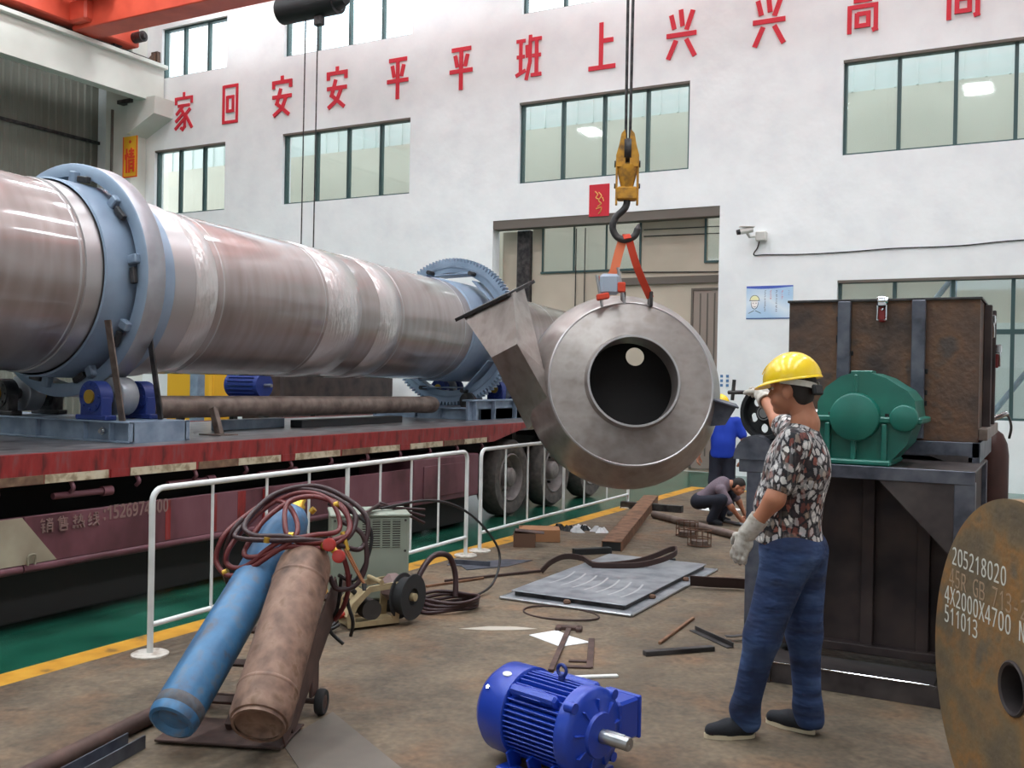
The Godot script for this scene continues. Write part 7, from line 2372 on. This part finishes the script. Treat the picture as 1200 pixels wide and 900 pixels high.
func floor_items() -> void:
	var g: Geo
	var o: Node3D
	# long rusty channel pointing away
	o = thing("steel_channel", Vector3(-4.3, 0, -11), "long rusty box channel lying on the floor, pointing away behind the steel panel", "channel")
	var a := Vector3(-3.83, 0, -9.2)
	var b := Vector3(-4.93, 0, -13.25)
	var d := (b - a).normalized()
	var s := d.cross(Vector3.UP).normalized()
	var bs := Basis(s, Vector3.UP, -d)
	g = Geo.new()
	g.box((a + b) * 0.5 + Vector3(0, 0.096, 0), Vector3(0.20, 0.008, a.distance_to(b)), bs); g.box((a + b) * 0.5 + Vector3(0, 0.05, 0) + s * 0.096, Vector3(0.008, 0.1, a.distance_to(b)), bs); g.box((a + b) * 0.5 + Vector3(0, 0.05, 0) - s * 0.096, Vector3(0.008, 0.1, a.distance_to(b)), bs)
	part("profile", g, M.beam_rust, o)
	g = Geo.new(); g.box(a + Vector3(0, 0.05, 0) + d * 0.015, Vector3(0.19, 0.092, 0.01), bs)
	part("end_shadow_plate", g, M.black, o, "black sheet standing for the shade inside the hollow end")  # black sheet paints the shadow in the open end of the channel
	bar("steel_bar", Vector3(-4.06, 0.0, -8.80), Vector3(-3.80, 0.0, -9.10), 0.07, 0.06, M.black, "short black steel bar under the near end of the long rusty channel", "bar")
	bar("steel_bar", Vector3(-5.05, 0.0, -12.45), Vector3(-4.20, 0.0, -12.45), 0.09, 0.09, M.dark_steel, "dark square bar lying across under the far end of the long rusty channel", "bar")
	g = Geo.new(); g.cyl(Vector3(-4.33, 0.045, -11.75), Vector3(-2.85, 0.045, -10.55), 0.045, -1, 16)
	lone("steel_tube", g, M.rust_pipe, Vector3(-3.6, 0, -11.1), "long dark round tube on the floor in front of the crouching person", "tube")
	g = Geo.new(); g.cyl(Vector3(-3.55, 0.02, -11.95), Vector3(-2.7, 0.02, -11.35), 0.02, -1, 10)
	lone("steel_tube", g, M.plate_steel, Vector3(-3.1, 0, -11.6), "thin light tube on the floor beside the crouching person's hands", "tube")
	# paper sheet beyond
	g = Geo.new(); g.prism(PackedVector2Array([Vector2(-4.15, 12.9), Vector2(-3.70, 12.75), Vector2(-3.62, 13.25), Vector2(-4.0, 13.45)]), 0.004, Transform3D(Basis(Vector3.RIGHT, -PI / 2), Vector3(0, 0.001, 0)))
	lone("paper_sheet", g, M.paper, Vector3(-3.9, 0, -13), "pale sheet on the floor behind the crouching person", "sheet")
	# two small wire baskets
	for i in 2:
		var c: Vector3 = [Vector3(-3.19, 0, -10.02), Vector3(-3.50, 0, -10.55)][i]
		o = thing("wire_basket", c, ["small round wire basket standing in front of the dark tube", "small round wire basket behind the first, touching the dark tube"][i], "basket", "wire baskets on the floor")
		for y in [0.012, 0.09, 0.17]:
			g = Geo.new()
			var p := []
			for k in 20: p.append(c + Vector3(0.125 * cos(TAU * k / 20), y, 0.09 * sin(TAU * k / 20)))
			g.tube(p, 0.006, 5, true)
			part("hoop", g, M.strap_tan, o)
		for k in 12:
			g = Geo.new()
			var u := Vector3(0.125 * cos(TAU * k / 12), 0, 0.09 * sin(TAU * k / 12))
			g.tube([c + u + Vector3(0, 0.01, 0), c + u + Vector3(0, 0.175, 0)], 0.004, 5)
			part("upright", g, M.strap_tan, o)
		g = Geo.new(); g.cyl(c + Vector3(0, 0.005, 0), c + Vector3(0, 0.06, 0), 0.085, -1, 20)
		part("content", g, M.rust_pipe, o)
	# boxes by the second rail
	o = thing("cardboard_box", Vector3(-4.72, 0, -9.3), "flat brown cardboard box with torn flaps on the floor beside the second rail", "box")
	g = Geo.new(); g.box(Vector3(-4.70, 0.065, -9.42), Vector3(0.34, 0.13, 0.26), Basis(Vector3.UP, 0.5), 0.004)
	part("carton", g, M.cardboard, o)
	g = Geo.new(); g.box(Vector3(-4.76, 0.135, -9.36), Vector3(0.36, 0.006, 0.16), Basis(Vector3.UP, 0.5) * Basis(Vector3.RIGHT, 0.12))
	part("flap", g, M.cardboard, o)
	o = thing("metal_box", Vector3(-4.69, 0, -8.97), "small dark brown open metal box in front of the cardboard box", "box")
	g = Geo.new()
	var mb := Basis(Vector3.UP, 0.45)
	var mc := Vector3(-4.70, 0, -8.99)
	g.box(mc + mb * Vector3(0, 0.07, 0.095), Vector3(0.22, 0.14, 0.008), mb); g.box(mc + mb * Vector3(0, 0.07, -0.095), Vector3(0.22, 0.14, 0.008), mb); g.box(mc + mb * Vector3(0.106, 0.07, 0), Vector3(0.008, 0.14, 0.19), mb); g.box(mc + mb * Vector3(-0.106, 0.07, 0), Vector3(0.008, 0.14, 0.19), mb); g.box(mc + Vector3(0, 0.006, 0), Vector3(0.22, 0.01, 0.19), mb)
	part("case", g, M.strap_tan, o)
	g = Geo.new(); g.box(mc + mb * Vector3(0.05, 0.15, 0), Vector3(0.30, 0.006, 0.17), mb * Basis(Vector3.BACK, -0.08))
	part("lid", g, M.cart_rust, o)
	# crumpled rags and packing
	var rng := RandomNumberGenerator.new()
	rng.seed = 21
	for i in 6:
		g = Geo.new()
		var c := Vector3(-4.72 + rng.randf_range(-0.28, 0.30), 0.03, -10.35 + rng.randf_range(-0.25, 0.35))
		var rad := rng.randf_range(0.07, 0.13)
		var pts := []
		for k in 12: pts.append(Vector2(cos(TAU * k / 12), sin(TAU * k / 12)) * rad * rng.randf_range(0.5, 1.2))
		for k in 12:
			var p0: Vector2 = pts[k]
			var p1: Vector2 = pts[(k + 1) % 12]
			var h := rng.randf_range(0.005, 0.035)
			var m0 := Vector3(p0.x * 0.5, h, p0.y * 0.5)
			var m1 := Vector3(p1.x * 0.5, h, p1.y * 0.5)
			var z := -c + Vector3(c.x, 0.0, c.z)
			g.quad(c + Vector3(p1.x, -0.028, p1.y), c + Vector3(p0.x, -0.028, p0.y), c + m0, c + m1)
			g.flat(c + m1, c + m0, c + Vector3(0, 0.012, 0))
		var white := i % 2 == 0
		lone("packing_scrap", g, M.paper if white else M.black, c, ("white" if white else "black") + " crumpled scrap in the litter heap by the far rail, " + ["frontmost", "frontmost", "middle", "middle", "rearmost", "rearmost"][i] + " of its colour", "scrap", "litter heap")
	# thin rods and flat scraps near the feeder
	bar("steel_rod", Vector3(-4.40, 0.004, -7.00), Vector3(-3.93, 0.004, -7.85), 0.02, 0.02, M.strap_brown, "thin dark rod on the floor between the cable and the steel panel", "rod")
	bar("steel_rod", Vector3(-4.42, 0.0, -6.75), Vector3(-4.20, 0.0, -7.30), 0.02, 0.02, M.beam_rust, "thin brown rod on the floor behind the cable coil", "rod")
	g = Geo.new(); g.prism(PackedVector2Array([Vector2(-4.72, 7.75), Vector2(-4.52, 7.55), Vector2(-4.30, 7.9), Vector2(-4.25, 8.3), Vector2(-4.48, 8.2)]), 0.006, Transform3D(Basis(Vector3.RIGHT, -PI / 2), Vector3(0, 0.001, 0)))
	lone("steel_offcut", g, M.frame_steel, Vector3(-4.5, 0, -7.9), "flat dark offcut of sheet steel on the floor near the first rail's end", "offcut")
	bar("steel_bar", Vector3(-4.80, 0, -7.68), Vector3(-4.42, 0, -7.78), 0.06, 0.05, M.frame_steel, "short bluish angle offcut beside the sheet offcut near the first rail", "bar", true)
	# ring of wire in front of the panel
	g = Geo.new()
	var wp := []
	for k in 32: wp.append(Vector3(-3.10 + 0.29 * cos(TAU * k / 32), 0.007 + 0.004 * sin(TAU * k / 16), -6.52 + 0.19 * sin(TAU * k / 32)))
	g.tube(wp, 0.007, 6, true)
	lone("wire_ring", g, M.strap_brown, Vector3(-3.1, 0, -6.5), "thin brown ring of wire lying in front of the steel panel", "wire")
	# paper with the bar clamp across it
	g = Geo.new(); g.prism(PackedVector2Array([Vector2(-3.02, 5.87), Vector2(-2.72, 5.72), Vector2(-2.60, 5.92), Vector2(-2.76, 5.98), Vector2(-2.92, 6.08)]), 0.003, Transform3D(Basis(Vector3.RIGHT, -PI / 2), Vector3(0, 0.001, 0)))
	lone("paper_sheet", g, M.paper, Vector3(-2.8, 0, -5.9), "white paper sheet on the floor under the long rusty clamp", "sheet")
	o = thing("bar_clamp", Vector3(-2.7, 0, -5.7), "long rusty bar clamp lying across the white paper sheet", "clamp")
	var c0 := Vector3(-2.86, 0.012, -6.15)
	var c1 := Vector3(-2.53, 0.012, -5.20)
	var cd := (c1 - c0).normalized()
	var cs := cd.cross(Vector3.UP).normalized()
	g = Geo.new(); g.box((c0 + c1) * 0.5, Vector3(0.035, 0.012, c0.distance_to(c1)), Basis(cs, Vector3.UP, -cd), 0.002)
	part("bar", g, M.cart_rust, o)
	g = Geo.new(); g.box(c0, Vector3(0.16, 0.03, 0.05), Basis(cs, Vector3.UP, -cd), 0.006); g.box(c0 + cs * 0.07 + cd * 0.02, Vector3(0.04, 0.03, 0.09), Basis(cs, Vector3.UP, -cd), 0.006); g.box(c0 - cs * 0.07 + cd * 0.02, Vector3(0.04, 0.03, 0.09), Basis(cs, Vector3.UP, -cd), 0.006)
	part("head", g, M.cart_rust, o)
	# square frame of flat bar
	o = thing("steel_square", Vector3(-2.45, 0, -5.6), "rusty L shaped flat bar tool lying right of the paper sheet", "square")
	g = Geo.new(); g.box(Vector3(-2.495, 0.006, -5.69), Vector3(0.04, 0.010, 0.66), Basis(Vector3.UP, 0.40), 0.002)
	part("long_leg", g, M.cart_rust, o)
	g = Geo.new(); g.box(Vector3(-2.44, 0.006, -5.36), Vector3(0.17, 0.010, 0.04), Basis(Vector3.UP, 0.45), 0.002); g.box(Vector3(-2.47, 0.006, -5.48), Vector3(0.14, 0.010, 0.035), Basis(Vector3.UP, 0.45), 0.002)
	part("short_leg", g, M.cart_rust, o)
	bar("nylon_strip", Vector3(-2.36, 0.0, -5.16), Vector3(-2.16, 0.0, -5.32), 0.03, 0.015, M.nylon_white, "short white strip on the floor just behind the blue motor's lifting eye", "strip")
	# bars near the frame's left post
	bar("steel_bar", Vector3(-2.19, 0, -5.82), Vector3(-1.86, 0, -6.17), 0.05, 0.03, M.dark_steel, "dark flat bar on the floor left of the worker, nearest of the scattered bars", "bar")
	bar("steel_rod", Vector3(-2.20, 0, -6.12), Vector3(-2.23, 0, -6.90), 0.022, 0.02, M.beam_rust, "thin slanting rod on the floor pointing at the steel panel's near right corner", "rod")
	bar("steel_bar", Vector3(-2.13, 0, -6.58), Vector3(-1.78, 0, -6.28), 0.05, 0.035, M.dark_steel, "dark angle bar on the floor by the frame's left post, under the bent strip", "bar", true)
	g = Geo.new(); strap(g, [Vector3(-1.86, 0.03, -6.45), Vector3(-1.78, 0.035, -6.50), Vector3(-1.70, 0.06, -6.62)], 0.05, 0.005, Vector3(0.3, 0, 1))
	lone("steel_strip", g, M.dark_steel, Vector3(-1.8, 0, -6.5), "bent end of a dark strip by the frame's left post", "strip")
	g = Geo.new(); strap(g, [Vector3(-2.60, 0.06, -7.95), Vector3(-2.45, 0.06, -7.98), Vector3(-2.25, 0.055, -8.08), Vector3(-2.05, 0.06, -8.10), Vector3(-1.80, 0.06, -8.22)], 0.10, 0.008, Vector3(0.05, 1, 0.5))
	lone("webbing_strap", g, M.strap_brown, Vector3(-2.3, 0, -8.05), "twisted dark strap on the floor right of the steel panel", "strap")
	bar("steel_offcut", Vector3(-3.20, 0, -9.05), Vector3(-3.12, 0, -9.08), 0.04, 0.02, M.black, "tiny black scrap lying alone on the floor behind the grey hatch cover", "offcut")
	# white powder streaks
	g = Geo.new(); g.prism(PackedVector2Array([Vector2(-3.50, 5.76), Vector2(-3.30, 5.84), Vector2(-3.12, 5.97), Vector2(-3.05, 6.05), Vector2(-3.20, 6.02), Vector2(-3.36, 5.93)]), 0.002, Transform3D(Basis(Vector3.RIGHT, -PI / 2), Vector3(0, 0.0005, 0)))
	tag(lone("powder_spill", g, M.dusty, Vector3(-3.3, 0, -5.9), "pale streak of spilt powder on the concrete left of the wire ring", "powder"), "", "", "", "stuff")
	# near left: dark tube and channel running out of the frame; flush plates
	g = Geo.new(); g.cyl(Vector3(-3.80, 0.04, -3.42), Vector3(-3.60, 0.04, -2.3), 0.04, -1, 16)
	lone("steel_tube", g, M.cart_rust, Vector3(-3.8, 0, -3.0), "dark tube on the floor at the lower left, under the blue cylinder's foot", "tube")
	o = thing("steel_channel", Vector3(-3.6, 0, -2.9), "green black steel channel lying at the lower left beside the dark tube", "channel")
	a = Vector3(-3.62, 0, -3.16)
	b = Vector3(-3.42, 0, -2.3)
	d = (b - a).normalized()
	s = d.cross(Vector3.UP).normalized()
	bs = Basis(s, Vector3.UP, -d)
	g = Geo.new(); g.box((a + b) * 0.5 + Vector3(0, 0.03, 0) + s * 0.045, Vector3(0.008, 0.06, a.distance_to(b)), bs); g.box((a + b) * 0.5 + Vector3(0, 0.03, 0) - s * 0.045, Vector3(0.008, 0.06, a.distance_to(b)), bs); g.box((a + b) * 0.5 + Vector3(0, 0.006, 0), Vector3(0.1, 0.01, a.distance_to(b)), bs)
	part("profile", g, M.frame_steel, o)
	g = Geo.new(); g.box((a + b) * 0.5 + Vector3(0, 0.03, 0) + s * 0.051, Vector3(0.004, 0.055, a.distance_to(b)), bs)
	part("painted_side", g, M.green_paint, o, "dark green painted outer side")
	g = Geo.new(); g.prism(PackedVector2Array([Vector2(-3.10, 3.54), Vector2(-2.30, 2.97), Vector2(-1.76, 3.17), Vector2(-3.16, 3.99)]), 0.004, Transform3D(Basis(Vector3.RIGHT, -PI / 2), Vector3(0, 0.0, 0)))
	lone("floor_plate", g, M.floor_patch, Vector3(-2.9, 0, -3.5), "flat grey plate flush with the floor right of the brown cylinder's foot", "plate")

# ------------------------------------------------------------------ blue electric motor in front
func motor() -> void:
	var A := Vector3(-2.192, 0.215, -3.99)
	var B := Vector3(-1.484, 0.215, -3.806)
	var d := (B - A).normalized()
	var side := d.cross(Vector3.UP).normalized()        # to the right when looking along the shaft
	var bs := Basis(d, Vector3.UP, d.cross(Vector3.UP))
	var o := thing("electric_motor", Vector3(-1.84, 0, -3.9), "glossy blue finned electric motor with a bare steel shaft on the floor in the foreground", "motor")
	var R := 0.185
	var P := func(x: float, y: float, z: float) -> Vector3: return A + d * x + Vector3(0, y, 0) + bs.z * z
	var g := Geo.new()
	g.lathe([Vector2(0, 0.0), Vector2(R * 0.6, 0.0), Vector2(R * 0.92, 0.012), Vector2(R + 0.012, 0.05), Vector2(R + 0.014, 0.18), Vector2(R + 0.008, 0.185), Vector2(R - 0.02, 0.185)], A, d, 56)
	part("fan_cover", g, M.motor_blue, o)
	g = Geo.new(); g.cyl(A + d * 0.17, A + d * 0.50, R - 0.028, -1, 48)
	var body := part("body", g, M.motor_blue, o)
	# fins: parallel ribs on top, sides and bottom
	for i in 11:
		var z := -0.125 + i * 0.025
		var y := sqrt(R * R - z * z)
		for sg in [1.0, -1.0]:
			if sg < 0 and absf(z) > 0.08: continue
			g = Geo.new(); g.box(P.call(0.335, sg * (y - 0.022), z), Vector3(0.30, 0.05, 0.007), bs, 0.002)
			part("fin", g, M.motor_blue, body)
	for i in 11:
		var y := -0.125 + i * 0.0225
		for sg in [1.0, -1.0]:
			var z := sqrt(R * R - y * y)
			g = Geo.new(); g.box(P.call(0.335, y, sg * (z - 0.022)), Vector3(0.30, 0.007, 0.05), bs, 0.002)
			part("fin", g, M.motor_blue, body)
	# diagonal pads with the name plate
	for sg in [1.0, -1.0]:
		g = Geo.new(); g.box(P.call(0.325, R * 0.70, sg * R * 0.70), Vector3(0.26, 0.075, 0.045), bs * Basis(Vector3.RIGHT, sg * (PI / 4)), 0.012)
		var pad := part("side_pad", g, M.motor_blue, o)
		if sg > 0:
			g = Geo.new(); g.box(P.call(0.325, R * 0.70 + 0.0175, sg * (R * 0.70 + 0.0175)), Vector3(0.11, 0.05, 0.004), bs * Basis(Vector3.RIGHT, -PI / 4), 0.001)
			part("blank_plate", g, M.motor_blue, pad)
	# drive end shield
	g = Geo.new(); g.lathe([Vector2(R - 0.03, 0.47), Vector2(R + 0.004, 0.475), Vector2(R + 0.006, 0.53), Vector2(R - 0.006, 0.545), Vector2(R * 0.80, 0.552), Vector2(R * 0.52, 0.570), Vector2(R * 0.50, 0.585), Vector2(R * 0.30, 0.588), Vector2(0.03, 0.588)], A, d, 56)
	var es := part("end_shield", g, M.motor_blue, o)
	for i in 18:
		var f := TAU * i / 18.0
		var u := Vector3.UP * cos(f) + bs.z * sin(f)
		if i % 2 == 0:
			g = Geo.new(); g.box(A + d * 0.562 + u * R * 0.66, Vector3(0.018, 0.055, 0.008), Basis(d, u, d.cross(u)), 0.002)
			part("shield_rib", g, M.motor_blue, es)
	for i in 4:
		var f := TAU * i / 4.0 + PI / 4
		var u := Vector3.UP * cos(f) + bs.z * sin(f)
		g = Geo.new(); g.cyl(A + d * 0.50 + u * (R + 0.006), A + d * 0.548 + u * (R + 0.006), 0.022, -1, 14)
		part("bolt_ear", g, M.motor_blue, es)
	g = Geo.new(); g.lathe([Vector2(0.029, 0.56), Vector2(0.029, 0.722), Vector2(0.025, 0.727), Vector2(0.006, 0.727), Vector2(0.0, 0.722)], A, d, 28)
	var sh := part("shaft", g, M.steel, o, "bare bright steel shaft")
	g = Geo.new(); g.box(P.call(0.655, 0.028, 0), Vector3(0.10, 0.01, 0.014), bs, 0.003)
	part("key", g, M.steel, sh)
	# feet
	for sg in [1.0, -1.0]:
		g = Geo.new(); g.box(P.call(0.33, -0.205, sg * 0.15), Vector3(0.36, 0.02, 0.075), bs, 0.004)
		var ft := part("foot", g, M.motor_blue, o)
		for x in [0.20, 0.32, 0.45]:
			g = Geo.new(); g.box(P.call(x, -0.165, sg * 0.125), Vector3(0.014, 0.10, 0.07), bs * Basis(Vector3.RIGHT, sg * 0.35), 0.003)
			part("foot_web", g, M.motor_blue, ft)
	# terminal box on the far side and lifting eye
	g = Geo.new(); g.box(P.call(0.47, 0.0, -(R + 0.05)), Vector3(0.17, 0.18, 0.14), bs, 0.012)
	var tb := part("terminal_box", g, M.motor_blue, o)
	g = Geo.new(); g.box(P.call(0.47, 0.0, -(R + 0.125)), Vector3(0.18, 0.19, 0.018), bs, 0.006)
	part("box_lid", g, M.motor_blue, tb)
	g = Geo.new(); g.cyl(P.call(0.36, R - 0.03, 0), P.call(0.36, R + 0.02, 0), 0.016, -1, 12)
	var p := []
	for k in 16: p.append(P.call(0.36 + 0.024 * cos(TAU * k / 16), R + 0.042 + 0.024 * sin(TAU * k / 16), 0))
	g.tube(p, 0.008, 8, true)
	part("lifting_eye", g, M.bearing_blue, o)
	for q in [[0.07, 0.12, 0.155], [0.16, -0.16, 0.11]]:
		g = Geo.new(); g.cyl(P.call(q[0], q[1], q[2]), P.call(q[0], q[1] * 1.05, q[2] * 1.05), 0.010, -1, 10)
		part("cover_screw", g, M.chrome, o)
	g = Geo.new(); g.ball(P.call(0.12, R * 0.90 + 0.012, 0.09), Vector3(0.026, 0.004, 0.016), bs * Basis(Vector3.RIGHT, 0.45), 14)
	part("sticker", g, M.nylon_white, o, "small white round sticker")
